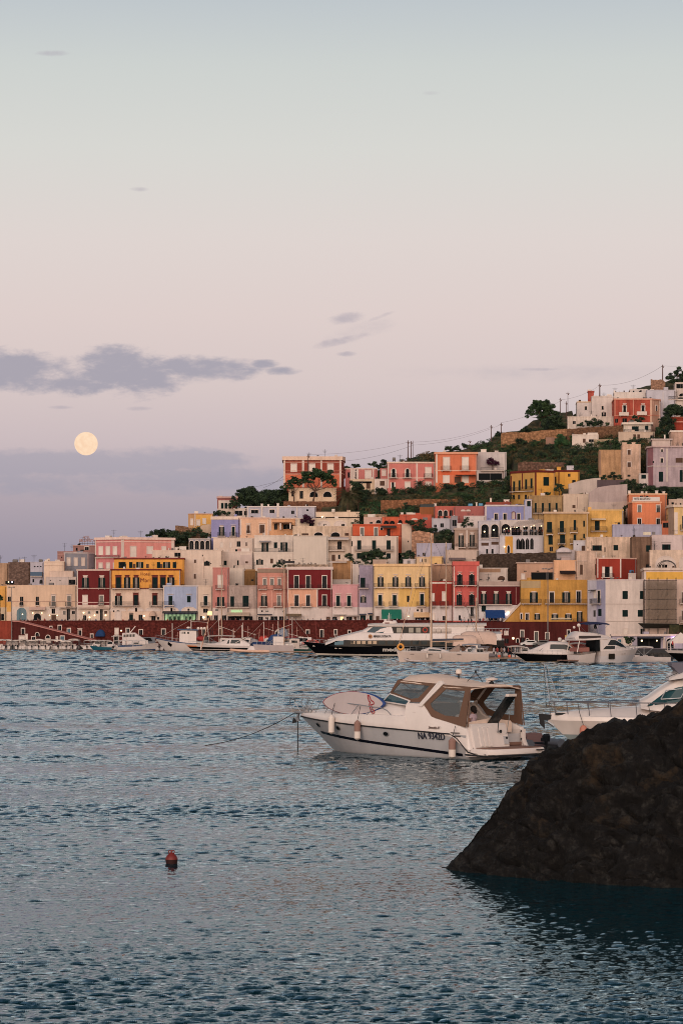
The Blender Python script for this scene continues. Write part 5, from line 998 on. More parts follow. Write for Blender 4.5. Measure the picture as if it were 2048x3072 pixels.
for k in range(26):
 x = 1505 + 122 * (k + R.random()) / 26; Y = br.Y + R.uniform(.8, 3.4); zt = br.zt + .1; person((x - CX) / F * Y, Y, zt, 'small guest standing on the crowded restaurant terrace', 'guests on the restaurant terrace', s=R.uniform(.92, 1.04))
# ================================================================ street lamps, poles, cables, scaffold
def lamp_post(px, yt, Y, zb, label, arms=((-9, 0), (9, 0)), rr=.1):
 t = empty('street_lamp', ((px - CX) / F * Y, Y, zb), label, 'street lamp'); top = P(px, yt, Y)
 MB().tube(Vector((top.x, Y, zb)), top, rr * 1.5, rr * .7, 8).build('pole', M_GREY, t)
 for dx, dz in arms:
  e = P(px + dx, yt + dz, Y); MB().tube(top, e, .05).build('arm', M_GREY, t); MB().ball(e + Vector((0, 0, .05)), .3, M_GREY, 8, (1, 1, .5)).build('lamp_head', None, t)
lamp_post(36, 1762, Yf(36) - 3.5, .95, 'tall grey quay lamp post with a two armed head at the far left', ((-7, 0), (7, 0)))
lamp_post(1642, 1706, Yf(1642) - 3, .95, 'tall grey quay lamp post with four round heads before the ochre house', ((-14, 1), (-6, 1), (4, 2), (12, -1)))
def pole(px, yt, yb, label, Y=None, r=.11, arm=True):
 Y = Y or YD(px, yb) ; a = P(px, yb, Y); a.z -= 1; c = P(px, yt, Y); mb = MB().tube(a, c, r * 1.2, r * .8)
 if arm: mb.box((c.x - .5, Y - .05, c.z - .55), (c.x + .5, Y + .05, c.z - .45)); mb.box((c.x + .06, Y - .08, c.z - .9), (c.x + .3, Y + .08, c.z - .6))
 one(mb, 'utility_pole', mat((96, 66, 60), .9), (a.x, Y, a.z + 1), label, 'utility pole', 'utility poles along the ridge'); return c
pk = [pole(924, 1363, 1470, 'dark wooden utility pole in front of the brick red hotel', Y=YD(937, 1470) - 1.5), pole(1223, 1321, 1376, 'tallest left pole of the trio above the pink mansion', r=.13), pole(1232.5, 1323, 1380, 'middle pole of the trio above the pink mansion', Y=YD(1230, 1377)), pole(1239, 1322, 1372, 'thin right pole of the trio above the pink mansion', r=.06, arm=False),
      pole(1408, 1319, 1342, 'short pole on the ridge above the orange house', r=.08), pole(1472.5, 1275, 1322, 'utility pole with a small bracket above the white cubic house'), pole(1502.5, 1268, 1302, 'utility pole at the left end of the ochre dry stone wall'), pole(1680, 1194, 1252, 'left utility pole beside the big tamarisk tree'), pole(1697, 1204, 1252, 'middle utility pole beside the big tamarisk tree', r=.1),
      pole(1702, 1175, 1240, 'tall thin utility pole left of the hill village', r=.08), pole(1797.5, 1151, 1192, 'utility pole on the hill village roofs', Y=YD(1800, 1250) + 1, r=.16), pole(1986, 1094, 1140, 'highest utility pole near the upper right trees', r=.15)]
def cable(a, c, sag, label):
 pts = [a.lerp(c, k / 24) - Vector((0, 0, sag * 4 * (k / 24) * (1 - k / 24))) for k in range(25)]
 one(MB().path(pts, .028, 4), 'power_cable', mat((90, 70, 78), .8), a, label, 'cable', 'power cables along the ridge')
cable(P(742, 1465, 590), pk[0] - Vector((0, 0, 4.5)), .4, 'power cable rising to the brick red hotel from the left')
cable(P(790, 1463, 590), P(851, 1428, 605), .3, 'lower power cable rising to the brick red hotel corner')
cable(pk[0], pk[1] - Vector((0, 0, .5)), .9, 'sagging cable from the hotel pole to the pole trio')
cable(P(1025, 1384, 625), pk[3] - Vector((0, 0, 1.2)), .7, 'lower sagging cable from the brick red hotel to the pole trio')
cable(pk[2] - Vector((0, 0, .3)), pk[5] - Vector((0, 0, .6)), 1.0, 'cable between the pole trio and the bracket pole')
cable(pk[3] - Vector((0, 0, 1.2)), pk[6] - Vector((0, 0, .5)), 1.2, 'lower cable between the pole trio and the stone wall pole')
cable(pk[6], pk[7] - Vector((0, 0, .8)), .8, 'cable from the stone wall pole to the tamarisk tree')
cable(pk[7] - Vector((0, 0, .5)), pk[10] - Vector((0, 0, .5)), .8, 'cable from the tamarisk poles to the village roofs')
cable(pk[10] - Vector((0, 0, .4)), pk[11] - Vector((0, 0, .3)), 1.6, 'long sagging cable climbing to the highest pole')
cable(pk[11] - Vector((0, 0, .3)), P(2100, 1092, 600), .3, 'cable leaving the highest pole to the right')
sc = empty('scaffold', P(1978, 1945, Yc + 1), 'tall scaffold wrapped in brown netting on the yellow topped building', 'scaffold'); Ysf = Yc + 0.2
fx = lambda px: (px - CX) / F * Ysf
fzz = lambda py: H + (YH - py) / F * Ysf
mb = MB()
for px in (1931, 1944, 1971, 1998, 2025):
 for dy in (-1.3, 0): mb.tube((fx(px), Ysf + dy, 1), (fx(px), Ysf + dy, fzz(1733 if px > 1935 else 1738)), .04)
for py in (1742, 1768, 1798, 1828, 1858, 1880):
 for dy in (-1.3, 0): mb.tube((fx(1929), Ysf + dy, fzz(py)), (fx(2027), Ysf + dy, fzz(py)), .035)
mb.build('frame', M_IRON, sc)
net = bpy.data.materials.new('scaffold_netting'); nt_, N_, L_, b_ = nodes_of(net); b_.inputs['Base Color'].default_value = (0.15, 0.115, 0.09, 1); b_.inputs['Roughness'].default_value = 1
g_ = N_.new('ShaderNodeNewGeometry'); q_ = N_.new('ShaderNodeTexNoise'); q_.inputs['Scale'].default_value = 0.9; q_.inputs['Detail'].default_value = 5; L_.new(g_.outputs['Position'], q_.inputs['Vector'])
r_ = N_.new('ShaderNodeMapRange'); r_.inputs['From Min'].default_value = .35; r_.inputs['From Max'].default_value = .65; r_.inputs['To Min'].default_value = .62; r_.inputs['To Max'].default_value = .95; L_.new(q_.outputs['Fac'], r_.inputs[0]); L_.new(r_.outputs[0], b_.inputs['Alpha'])
for y0, y1 in ((1742, 1767), (1769, 1797), (1799, 1827), (1829, 1857), (1859, 1874)):
 mb = MB(); n = 14; rings = []
 for k in range(n + 1):
  px = 1934 + 89 * k / n; wv = R.uniform(-.12, .12); rings.append([Vector((fx(px), Ysf - 1.42 + wv * .3, fzz(y1))), Vector((fx(px), Ysf - 1.42 - wv, fzz((y0 + y1) / 2))), Vector((fx(px), Ysf - 1.40, fzz(y0)))])
 mb.loft(rings, net, caps=False).build('netting', None, sc, recalc=False)
for py in (1742, 1798, 1828, 1858): MB().box((fx(1931), Ysf - 1.25, fzz(py)), (fx(2026), Ysf - .1, fzz(py) + .08), M_BROWN).build('platform', None, sc)
MB().prism([(fx(1908), Ysf - 3.0, fzz(1870)), (fx(2030), Ysf - 3.0, fzz(1872)), (fx(2030), Ysf - 1.4, fzz(1882)), (fx(1928), Ysf - 1.4, fzz(1885))], (0, 0, -.05), (0, 0, .05), mat((60, 56, 52), .9)).build('debris_guard', None, sc)
# marquee at the right edge on the quay
mq = empty('marquee', P(2030, 1945, 462), 'white peaked marquee on the quay at the right edge', 'tent'); Ym = 462
c = P(2040, 1897, Ym); z1 = P(2040, 1925, Ym).z; mb = MB(); rx = 2.1
mb.add([c, (c.x - rx, Ym - rx, z1), (c.x + rx, Ym - rx, z1), (c.x + rx, Ym + rx, z1), (c.x - rx, Ym + rx, z1), (c.x - rx, Ym - rx, z1 - .3), (c.x + rx, Ym - rx, z1 - .3), (c.x + rx, Ym + rx, z1 - .3), (c.x - rx, Ym + rx, z1 - .3)], [(0, 1, 2), (0, 2, 3), (0, 3, 4), (0, 4, 1), (1, 5, 6, 2), (2, 6, 7, 3), (3, 7, 8, 4), (4, 8, 5, 1)], M_WHITE)
mb.build('canopy', None, mq)
for sx in (-1, 1):
 for sy in (-1, 1): MB().tube((c.x + sx * rx, Ym + sy * rx, .95), (c.x + sx * rx, Ym + sy * rx, z1), .06).build('pole', M_WHITE, mq)
# small crane on the quay, behind the ferry
ck = empty('quay_crane', P(1368, 1940, Yf(1368) - 4), 'pale pink dockside jib crane on the quay behind the ferry', 'crane'); Yk = Yf(1368) - 4; mt = mat((214, 170, 160), .7)
MB().tube(P(1363, 1940, Yk), P(1363, 1876, Yk), .25, .2, 8).build('post', mt, ck); MB().tube(P(1361, 1876, Yk), P(1397, 1874, Yk), .1).tube(P(1363, 1892, Yk), P(1385, 1876, Yk), .09).build('jib', mt, ck)
# roof clutter and drainpipes that every house of the town carries
for b in BL:
 if b.depth < 2 or b.root.name.startswith('harbour'): continue
 x0, x1 = b.xs[0], min(b.xs[-1], 2050)
 if x1 - x0 < 14: continue
 for k in range(1 + int((x1 - x0) / 55)):
  x = R.uniform(x0 + 5, x1 - 5); q = R.random(); fr = b.fr(x); o, u, n = fr; z = b.zt; d = -R.uniform(.8, min(4, b.depth * .6))
  if q < .3: b.ant(x, YH - (z + R.uniform(1.2, 2.4) - H) * F / fr[0].y, -d)
  elif q < .6: w = R.uniform(.25, .7); MB().fbox(fr, -w, w, z - .2, z + R.uniform(.3, .9), d - 2 * w, d, R.choice([M_WHITE, M_TRIM, M_GREY, b.mat])).build('roof_box', None, b.root)
  elif q < .8: MB().lathe(o + n * d + Vector((0, 0, z + .5)), [(.02, -.06), (.3, .0), (.36, .08)], 10, M_GREY).fbox(fr, -.03, .03, z - .2, z + .5, d - .05, d + .02, M_IRON).build('satellite_dish', None, b.root)
  else: b.terr(x - 3, x + 3, YH - (z - H) * F / fr[0].y, n=2)
 if x1 - x0 > 25:
  fr = b.fr(x1 - 3); MB().fbox(fr, -.05, .05, b.zb, b.zt - .2, .0, .12, R.choice([M_GREY, M_TRIM, M_BROWN])).build('drainpipe', None, b.root)
# ================================================================ vegetation
def leafmat(name, c, c2):
 m = bpy.data.materials.new(name); nt, N, L, b = nodes_of(m); b.inputs['Roughness'].default_value = .75; b.inputs['Specular IOR Level'].default_value = .25
 g = N.new('ShaderNodeNewGeometry'); n = N.new('ShaderNodeTexNoise'); n.inputs['Scale'].default_value = .9; n.inputs['Detail'].default_value = 4; L.new(g.outputs['Position'], n.inputs['Vector'])
 r = N.new('ShaderNodeValToRGB'); e = r.color_ramp.elements; e[0].position = .38; e[0].color = tuple(c) + (1,); e[1].position = .64; e[1].color = tuple(c2) + (1,)
 L.new(n.outputs['Fac'], r.inputs[0]); L.new(r.outputs[0], b.inputs['Base Color']); return m
LV = [leafmat('pine_leaf', (.012, .032, .018), (.06, .11, .045)), leafmat('dark_leaf', (.010, .022, .018), (.05, .085, .042)), leafmat('reed_leaf', (.022, .07, .034), (.07, .15, .06)),
      leafmat('dry_leaf', (.06, .05, .022), (.16, .11, .055)), leafmat('purple_flower', (.035, .008, .024), (.075, .018, .05)), leafmat('olive_leaf', (.04, .045, .022), (.09, .08, .038))]
BARK = mat((92, 66, 54), .95, 'plaster', vary=.25)
def leaves(mb, c, r, n, size, sq=(1, 1, 1), mt=None, shell=.45):
 vs = []; fs = []
 for i in range(n):
  while True:
   d = Vector((R.uniform(-1, 1), R.uniform(-1, 1), R.uniform(-1, 1)))
   if .05 < d.length <= 1: break
  d = d.normalized() * (shell + (1 - shell) * R.random() ** .6)
  p = Vector(c) + Vector((d.x * r * sq[0], d.y * r * sq[1], d.z * r * sq[2]))
  a = Vector((R.uniform(-1, 1), R.uniform(-1, 1), R.uniform(-1, 1))).normalized(); q = a.orthogonal().normalized(); w = a.cross(q)
  s = size * R.uniform(.6, 1.3); k = len(vs)
  vs += [p - q * s * .5, p - w * s * .22 , p + q * s * .6, p + w * s * .22 + a * s * .15]; fs.append((k, k + 1, k + 2, k + 3))
 mb.add(vs, fs, mt)
def limb(mb, a, c, r0, r1, n=4, wob=.1, mt=None):
 pts = [Vector(a).lerp(Vector(c), k / n) + (Vector((R.uniform(-1, 1), R.uniform(-1, 1), R.uniform(-.5, .5))) * wob * (Vector(c) - Vector(a)).length if 0 < k < n else Vector()) for k in range(n + 1)]
 for k in range(n): mb.tube(pts[k], pts[k + 1], r0 + (r1 - r0) * k / n, r0 + (r1 - r0) * (k + 1) / n, 6, mt)
 return pts
def tree(label, px, yb, clusters, mt=0, Y=None, trunk=True, name='tree', cat='tree', dens=1.0, size=.42, tb=None, group=None):
 """clusters: (px, py, half width px, half height px) of the crown"""
 Y = Y or YD(px, yb); base = P(px, yb, Y); t = empty(name, base, label, cat, group); tm_ = MB(); cm = MB(); b0 = base - Vector((0, 0, .8))
 if trunk:
  cx = sum(c[0] for c in clusters) / len(clusters); cy = sum(c[1] for c in clusters) / len(clusters)
  fork = b0.lerp(P(cx, cy, Y), .55); w = max(.1, (P(px + max(c[2] for c in clusters), yb, Y) - base).length * .05); limb(tm_, b0, fork, w * 1.6, w, 4, .04)
  for c in clusters: limb(tm_, fork, P(c[0], c[1] + c[3] * .3, Y + R.uniform(-1, 1)), w * .8, w * .25, 4, .06)
 for c in clusters:
  rx = c[2] / F * Y; rz = c[3] / F * Y; dd = R.uniform(-.5, .5) * rx * .5; cc = P(c[0], c[1], Y + dd)
  k = max(9, int(rx * rz * 6)); 
  for j in range(k):
   a = R.uniform(0, 2 * math.pi); rr = math.sqrt(R.random()) * .8; zz_ = R.uniform(-.8, .8); f = math.sqrt(max(0, 1 - zz_ * zz_))
   p = cc + Vector((math.cos(a) * rr * f * rx, math.sin(a) * rr * f * rx * .8, zz_ * rz * .85)); q = min(rx, rz * 1.4) * R.uniform(.28, .5)
   leaves(cm, p, q, int(max(34, 190 * q * q * dens)), size, (1.1, 1.1, .7), None, .3)
 cm.build('foliage', LV[mt], t, recalc=False)
 if trunk: tm_.build('trunk', BARK, t)
 return t
def palm(label, px, yb, ycrown, rpx, Y=None, nf=46, droop=1.0):
 Y = Y or YD(px, yb); base = P(px, yb, Y); top = P(px, ycrown, Y); t = empty('palm_tree', base, label, 'palm tree'); rr = rpx / F * Y
 MB().tube(base - Vector((0, 0, .6)), top, .38, .3, 8).build('trunk', BARK, t); fm = MB()
 for i in range(nf):
  az_ = i * 2.399; up = 1.25 - 1.9 * (i / nf); d = Vector((math.cos(az_), math.sin(az_), 0)); pts = [top]
  for k in range(8):
   q = up - 1.5 * droop * (k / 8); pts.append(pts[-1] + (d * math.cos(q) + Vector((0, 0, math.sin(q)))) * rr / 8 * 1.15)
  sd = d.cross(Vector((0, 0, 1)))
  for k in range(1, 9):
   for j in range(3):
    p = pts[k - 1].lerp(pts[k], j / 3); ll = rr * .26 * math.sin(math.pi * min(.97, (k + j / 3) / 9.5)) + .1; dr = (pts[k] - pts[k - 1]).normalized()
    for sg in (-1, 1):
     tip = p + (sd * sg * .8 + dr * .7 + Vector((0, 0, -.45))).normalized() * ll; fm.add([p, p + dr * .09, tip], [(0, 1, 2)])
 fm.build('frond', LV[5] if nf > 30 else LV[1], t, recalc=False)
# umbrella pines and grove on the left crest
tree('large umbrella pine with a wide flat crown before the brick red hotel', 938, 1516, [(925, 1428, 36, 13), (965, 1420, 40, 15), (985, 1437, 26, 13), (940, 1412, 28, 9), (905, 1440, 22, 9), (1000, 1450, 12, 10), (925, 1448, 24, 7)], 0, Y=YD(938, 1506) - 2.5, name='umbrella_pine', cat='pine tree', dens=1.5, size=.4)
tree('smaller umbrella pine with forked trunk left of the large umbrella pine', 884, 1514, [(880, 1444, 28, 10), (868, 1456, 22, 10), (900, 1450, 20, 8), (852, 1464, 14, 8), (884, 1434, 16, 6)], 0, Y=YD(884, 1506) - 2.8, name='umbrella_pine', cat='pine tree', dens=1.5, size=.4)
tree('round bushy pine standing left of the pine grove', 756, 1516, [(748, 1478, 26, 20), (764, 1490, 26, 22), (735, 1492, 24, 22), (720, 1480, 14, 14), (752, 1504, 36, 14)], 1, name='pine_tree', cat='pine tree', dens=1.2, Y=YD(756, 1519) + 1)
tree('low dark pine mass between the round pine and umbrella pines', 820, 1520, [(810, 1492, 34, 24), (840, 1482, 26, 22), (790, 1504, 24, 16), (830, 1504, 36, 16), (862, 1494, 14, 20)], 1, name='pine_tree', cat='pine tree', dens=1.2, Y=YD(820, 1522) + 1)
tree('dark clipped round tree right of the brick red hotel', 1030, 1445, [(1032, 1412, 20, 17), (1024, 1424, 14, 16), (1040, 1420, 10, 12), (1030, 1432, 16, 10)], 1, name='round_tree', dens=1.5, Y=YD(1030, 1445) + 1)
tree('black green pine leaning over the faded red brown house', 703, 1540, [(703, 1500, 14, 18), (694, 1512, 10, 12), (712, 1515, 10, 14)], 1, name='pine_tree', cat='pine tree', Y=YD(690, 1550) - 1)
tree('dark bush at the foot of the white parapet left of the lavender house', 655, 1600, [(654, 1538, 14, 10), (640, 1556, 10, 16), (635, 1572, 7, 10), (676, 1540, 18, 9), (630, 1590, 8, 12)], 1, name='bush', cat='bush', Y=YD(690, 1550) - .8, trunk=False)
palm('big feathery date palm on the terrace below the pine grove', 1043, 1540, 1488, 44, nf=60)
tree('dark tree behind the big date palm', 1075, 1530, [(1070, 1462, 22, 18), (1085, 1480, 18, 30), (1060, 1450, 16, 10), (1090, 1500, 14, 20)], 1, Y=YD(1075, 1535) + 2)
palm('small palm in front of the pink mansion', 1258, 1470, 1452, 20, nf=26)
tree('purple bougainvillea spilling over the cream arcade', 920, 1575, [(910, 1558, 14, 13), (928, 1560, 15, 14), (918, 1550, 12, 9), (936, 1566, 9, 9)], 4, name='bougainvillea', cat='bush', Y=YD(970, 1580) - 1.2, size=.3, trunk=False, dens=1.6)
tree('purple bougainvillea against the white cubic house', 1476, 1408, [(1466, 1386, 12, 9), (1480, 1388, 14, 9), (1472, 1376, 8, 7), (1490, 1390, 8, 6)], 4, name='bougainvillea', cat='bush', Y=YD(1474, 1412) - 1.2, size=.3, dens=1.6)
tree('windswept tamarisk tree on the ridge left of the hill village', 1618, 1272, [(1640, 1208, 18, 10), (1660, 1238, 18, 12), (1640, 1246, 24, 12), (1590, 1226, 18, 10), (1610, 1215, 24, 14), (1632, 1218, 28, 16), (1595, 1238, 24, 10), (1650, 1225, 20, 14), (1625, 1236, 26, 14), (1580, 1250, 10, 5), (1618, 1256, 12, 10), (1606, 1204, 12, 5)], 0, name='tamarisk_tree', dens=1.3, Y=YD(1620, 1280) - 1)
tree('dense green bush at the foot of the tamarisk tree', 1655, 1292, [(1640, 1275, 24, 18), (1668, 1262, 22, 18), (1680, 1275, 18, 14), (1650, 1256, 16, 12)], 1, name='bush', cat='bush', trunk=False, Y=YD(1655, 1292) - .5)
tree('small scrubby bush on the left end of the ridge wall', 1580, 1296, [(1576, 1286, 16, 8), (1590, 1290, 14, 6), (1568, 1290, 8, 4)], 1, name='bush', cat='bush', trunk=False, Y=YD(1580, 1297) + .5)
tree('dark pine at the upper right skyline', 2025, 1165, [(2008, 1128, 16, 12), (2030, 1115, 14, 12), (2040, 1135, 22, 16), (2015, 1142, 20, 10), (2034, 1105, 8, 8), (2065, 1125, 24, 18)], 1, name='pine_tree', cat='pine tree', Y=YD(2030, 1180) + 4)
tree('tall dark tree mass right of the brick red mansion', 2005, 1300, [(2000, 1240, 18, 20), (2020, 1230, 26, 18), (1985, 1262, 16, 18), (2005, 1275, 24, 24), (2035, 1236, 20, 14), (1975, 1290, 14, 16), (1995, 1300, 18, 14)], 1, Y=YD(2005, 1305) - 1.5, dens=1.2)
tree('dark bush below the brick red mansion entrance', 1915, 1272, [(1915, 1258, 18, 10), (1905, 1250, 10, 6), (1893, 1264, 8, 6)], 1, name='bush', cat='bush', trunk=False, Y=YD(1915, 1275) - 1)
tree('hedge of dark shrubs below the hill village wall', 1780, 1282, [(1760, 1270, 16, 10), (1785, 1266, 18, 12), (1800, 1272, 12, 10), (1740, 1274, 14, 7), (1822, 1272, 8, 6)], 1, name='bush', cat='bush', trunk=False, Y=YD(1780, 1284) - 1)
tree('spiky bright green reeds left of the white shed house', 1690, 1336, [(1680, 1318, 18, 18), (1698, 1326, 18, 12), (1672, 1330, 16, 10), (1712, 1318, 8, 14)], 2, name='reed_clump', cat='bush', trunk=False, Y=YD(1690, 1338))
tree('garden fig tree below the green shuttered doors', 1122, 1692, [(1100, 1668, 20, 16), (1125, 1662, 22, 16), (1145, 1670, 18, 16), (1112, 1682, 26, 12), (1140, 1684, 24, 10), (1132, 1650, 12, 6)], 1, name='fig_tree', Y=YD(1120, 1694), dens=1.3)
tree('round dark bush left of the garden fig tree', 1048, 1690, [(1046, 1668, 13, 11), (1054, 1680, 14, 10), (1068, 1686, 14, 7)], 1, name='bush', cat='bush', trunk=False, Y=YD(1048, 1690))
tree('dark garden tree right of the plain cream flank', 1218, 1694, [(1212, 1668, 16, 14), (1230, 1660, 14, 12), (1204, 1684, 12, 12), (1238, 1668, 8, 10)], 1, Y=YD(1218, 1692))
tree('ivy covered shrub beside the beige twin window house', 1340, 1630, [(1335, 1602, 20, 14), (1352, 1600, 12, 12), (1320, 1612, 14, 8), (1345, 1616, 14, 8)], 1, name='bush', cat='bush', trunk=False, Y=YD(1340, 1632))
tree('palm like shrub on the roof above the beige twin window house', 1402, 1586, [(1400, 1562, 16, 12), (1410, 1568, 12, 14), (1390, 1572, 12, 10)], 1, name='bush', cat='bush', Y=YD(1400, 1588) + 1)
tree('garden tree between the low red roofs and the orange house', 1262, 1600, [(1262, 1572, 16, 16), (1255, 1590, 20, 14), (1240, 1570, 14, 10), (1275, 1592, 16, 12), (1225, 1565, 12, 6)], 1, Y=YD(1262, 1602))
tree('low garden tree in front of the small brick red garden house', 1295, 1600, [(1290, 1592, 14, 8), (1304, 1588, 10, 8)], 1, name='bush', cat='bush', trunk=False, Y=YD(1262, 1602) - 1)
tree('potted rooftop shrub over the dusty pink house', 840, 1706, [(838, 1694, 12, 8), (822, 1698, 8, 5), (850, 1698, 8, 6)], 1, name='bush', cat='bush', trunk=False, Y=Yf(840) + 10, size=.3)
tree('orange tree beside the corner of the yellow maroon trimmed house', 1676, 1480, [(1676, 1460, 14, 9), (1668, 1468, 10, 7), (1684, 1466, 8, 8)], 1, name='round_tree', Y=YD(1650, 1482) - 2)
tree('large ivy mound below the tan stone ruin', 1835, 1440, [(1830, 1424, 24, 10), (1850, 1432, 22, 8), (1812, 1432, 12, 8)], 1, name='bush', cat='bush', trunk=False, Y=YD(1835, 1440) - 1.5)
tree('dark green creeper band right of the ivy mound', 1900, 1470, [(1885, 1452, 28, 14), (1920, 1462, 28, 12), (1950, 1470, 28, 14), (1990, 1472, 30, 14), (2030, 1476, 30, 14), (1875, 1470, 20, 10)], 1, name='hedge', cat='hedge', trunk=False, Y=YD(1900, 1482) - 1)
tree('broad fig bush left of the orange hotel sign', 1850, 1512, [(1830, 1492, 24, 14), (1860, 1484, 22, 18), (1812, 1498, 12, 10), (1870, 1500, 16, 10)], 1, name='fig_tree', trunk=False, Y=YD(1850, 1512) - .5)
tree('thick creepers right of the orange rear block', 2018, 1505, [(2010, 1488, 18, 16), (2030, 1485, 24, 16), (2015, 1500, 20, 8)], 1, name='hedge', cat='hedge', trunk=False, Y=YD(2018, 1500))
tree('small scraggly tree in front of the pale wall by the orange hotel', 1876, 1545, [(1876, 1520, 10, 9), (1870, 1528, 8, 7)], 1, Y=YD(1876, 1540), size=.25)
tree('dark fern on the yellow house terrace', 1640, 1486, [(1640, 1480, 16, 5)], 1, name='bush', cat='bush', trunk=False, Y=YD(1640, 1486) - 1)
tree('quayside tree beside the lilac annexe', 1888, 1948, [(1880, 1916, 12, 8), (1895, 1920, 14, 9), (1884, 1926, 12, 6)], 1, Y=514, size=.3)
tree('clipped round dark tree at the far left of the promenade', 3, 1855, [(2, 1797, 13, 15)], 1, name='round_tree', Y=Yf(3) + 4, dens=2)
tree('scrub thicket on the left skyline behind the salmon mansion', 480, 1640, [(470, 1600, 28, 12), (500, 1595, 26, 12), (525, 1604, 24, 14), (490, 1615, 40, 12), (455, 1606, 20, 8)], 1, name='thicket', cat='bush', trunk=False, Y=YD(480, 1640) + 3)
tree('straggly pine below the small yellow ochre house', 597, 1618, [(597, 1590, 12, 12), (588, 1600, 14, 8), (606, 1604, 12, 8)], 1, name='pine_tree', cat='pine tree', Y=YD(597, 1618) - 1)
tree('bushes above the blue grey arcade pavilion', 565, 1625, [(560, 1606, 24, 12), (540, 1618, 24, 14), (620, 1605, 16, 8), (575, 1620, 14, 6)], 1, name='thicket', cat='bush', trunk=False, Y=YD(565, 1630))
for i, (px, yb, w_, h_) in enumerate([(1120, 1400, 18, 9), (1150, 1395, 16, 10), (1135, 1406, 18, 7), (1345, 1352, 14, 9), (1365, 1350, 14, 8), (1392, 1344, 14, 9), (1490, 1312, 14, 12), (1065, 1402, 14, 7)]):
 nmz = ['left of the little pink annexe', 'behind the little pink annexe', 'in the gap before the little pink annexe', 'above the orange house roof', 'over the orange house cornice', 'at the ridge over the orange house', 'at the bracket utility pole', 'behind the pink and white cottage'][i]
 tree('low ridge bush ' + nmz, px, yb, [(px, yb - h_ * .7, w_, h_), (px + w_ * .6, yb - h_ * .4, w_ * .6, h_ * .6)], 1, name='bush', cat='bush', trunk=False, Y=YD(px, yb) + 1.5)
for px, yb in ((1098, 1488), (1140, 1484), (1180, 1480), (1228, 1478), (1290, 1474), (1340, 1466), (1385, 1470), (1440, 1462), (1485, 1456), (1515, 1470), (1560, 1334), (1600, 1340), (1640, 1352), (1580, 1362), (1620, 1372), (1665, 1372), (1720, 1362), (1765, 1352), (1745, 1392), (1700, 1398), (1780, 1424), (1840, 1334), (1905, 1328), (1530, 1352), (1215, 1530), (1300, 1506), (1400, 1500), (1480, 1494)):
 w_ = R.uniform(11, 19); h_ = R.uniform(9, 14); tree('rounded dark shrub growing on the terraced hillside', px, yb, [(px, yb - h_ * .8, w_, h_), (px + w_ * .7, yb - h_ * .5, w_ * .7, h_ * .7)], R.choice((1, 1, 0)), name='bush', cat='bush', trunk=False, dens=.8, group='shrubs on the terraced hillside')
# ground cover on the terraced slope, nobody could count it
def zone(poly, n, mb, kinds, rpx=(6, 14)):
 xs = [p[0] for p in poly]; ys = [p[1] for p in poly]; k = 0
 while k < n:
  x = R.uniform(min(xs), max(xs)); y = R.uniform(min(ys), max(ys)); ins = False
  for (a, c), (d, e) in zip(poly, poly[1:] + poly[:1]):
   if (c > y) != (e > y) and x < (d - a) * (y - c) / (e - c) + a: ins = not ins
  if not ins: continue
  k += 1; Y = YD(x, y); r = R.uniform(*rpx) / F * Y; nz_ = noise.noise(Vector((x * .012, y * .03, 3)))
  kk = kinds[0] if nz_ < -.12 else kinds[1] if nz_ < .16 else kinds[2]; kk = R.choice([kk, kk, kk, kk, kk, kk, 5, 3])
  leaves(mb, P(x, y, Y), r, int(22 + 34 * r * r), .42, (1.3, 1, .62), LV[kk], .25)
gm = MB()
zone([(1060, 1470), (1165, 1468), (1310, 1452), (1430, 1450), (1530, 1440), (1532, 1500), (1450, 1512), (1350, 1520), (1250, 1530), (1180, 1545), (1060, 1545)], 330, gm, (1, 1, 0))
zone([(1080, 1500), (1200, 1505), (1260, 1520), (1200, 1548), (1090, 1545)], 90, gm, (2, 2, 2))
zone([(1380, 1345), (1500, 1310), (1700, 1320), (1860, 1315), (1960, 1320), (1945, 1350), (1800, 1352), (1795, 1440), (1700, 1410), (1560, 1388), (1520, 1365), (1440, 1350)], 620, gm, (1, 0, 5), (5, 12))
zone([(1600, 1350), (1800, 1340), (1795, 1400), (1640, 1385)], 60, gm, (3, 1, 1))
zone([(1440, 1450), (1430, 1420), (1520, 1412), (1600, 1408), (1540, 1430), (1530, 1480)], 80, gm, (1, 1, 0))
zone([(1920, 1330), (1945, 1330), (1942, 1400), (1922, 1430)], 30, gm, (1, 5, 3), (4, 8))
zone([(1700, 1425), (1800, 1425), (1800, 1445), (1740, 1450)], 40, gm, (1, 1, 1))
zone([(1500, 1298), (1600, 1288), (1700, 1282), (1700, 1290), (1500, 1304)], 50, gm, (1, 1, 5), (3, 7))
zone([(1180, 1385), (1230, 1372), (1305, 1350), (1305, 1386), (1180, 1388)], 60, gm, (1, 3, 3), (4, 8))
zone([(440, 1640), (455, 1612), (640, 1572), (640, 1600), (630, 1615), (560, 1640)], 150, gm, (1, 5, 3), (4, 9))
zone([(1020, 1556), (1260, 1580), (1300, 1588), (1240, 1600), (1204, 1572), (1060, 1570)], 40, gm, (1, 1, 1), (4, 8))
zone([(1790, 1284), (2010, 1300), (2010, 1320), (1860, 1318), (1790, 1320)], 70, gm, (1, 5, 1), (4, 9))
g = gm.build('hillside_scrub', None, None, recalc=False); g['kind'] = 'stuff'; g['label'] = 'dark scrub, reeds and dry grass covering the terraced slope'
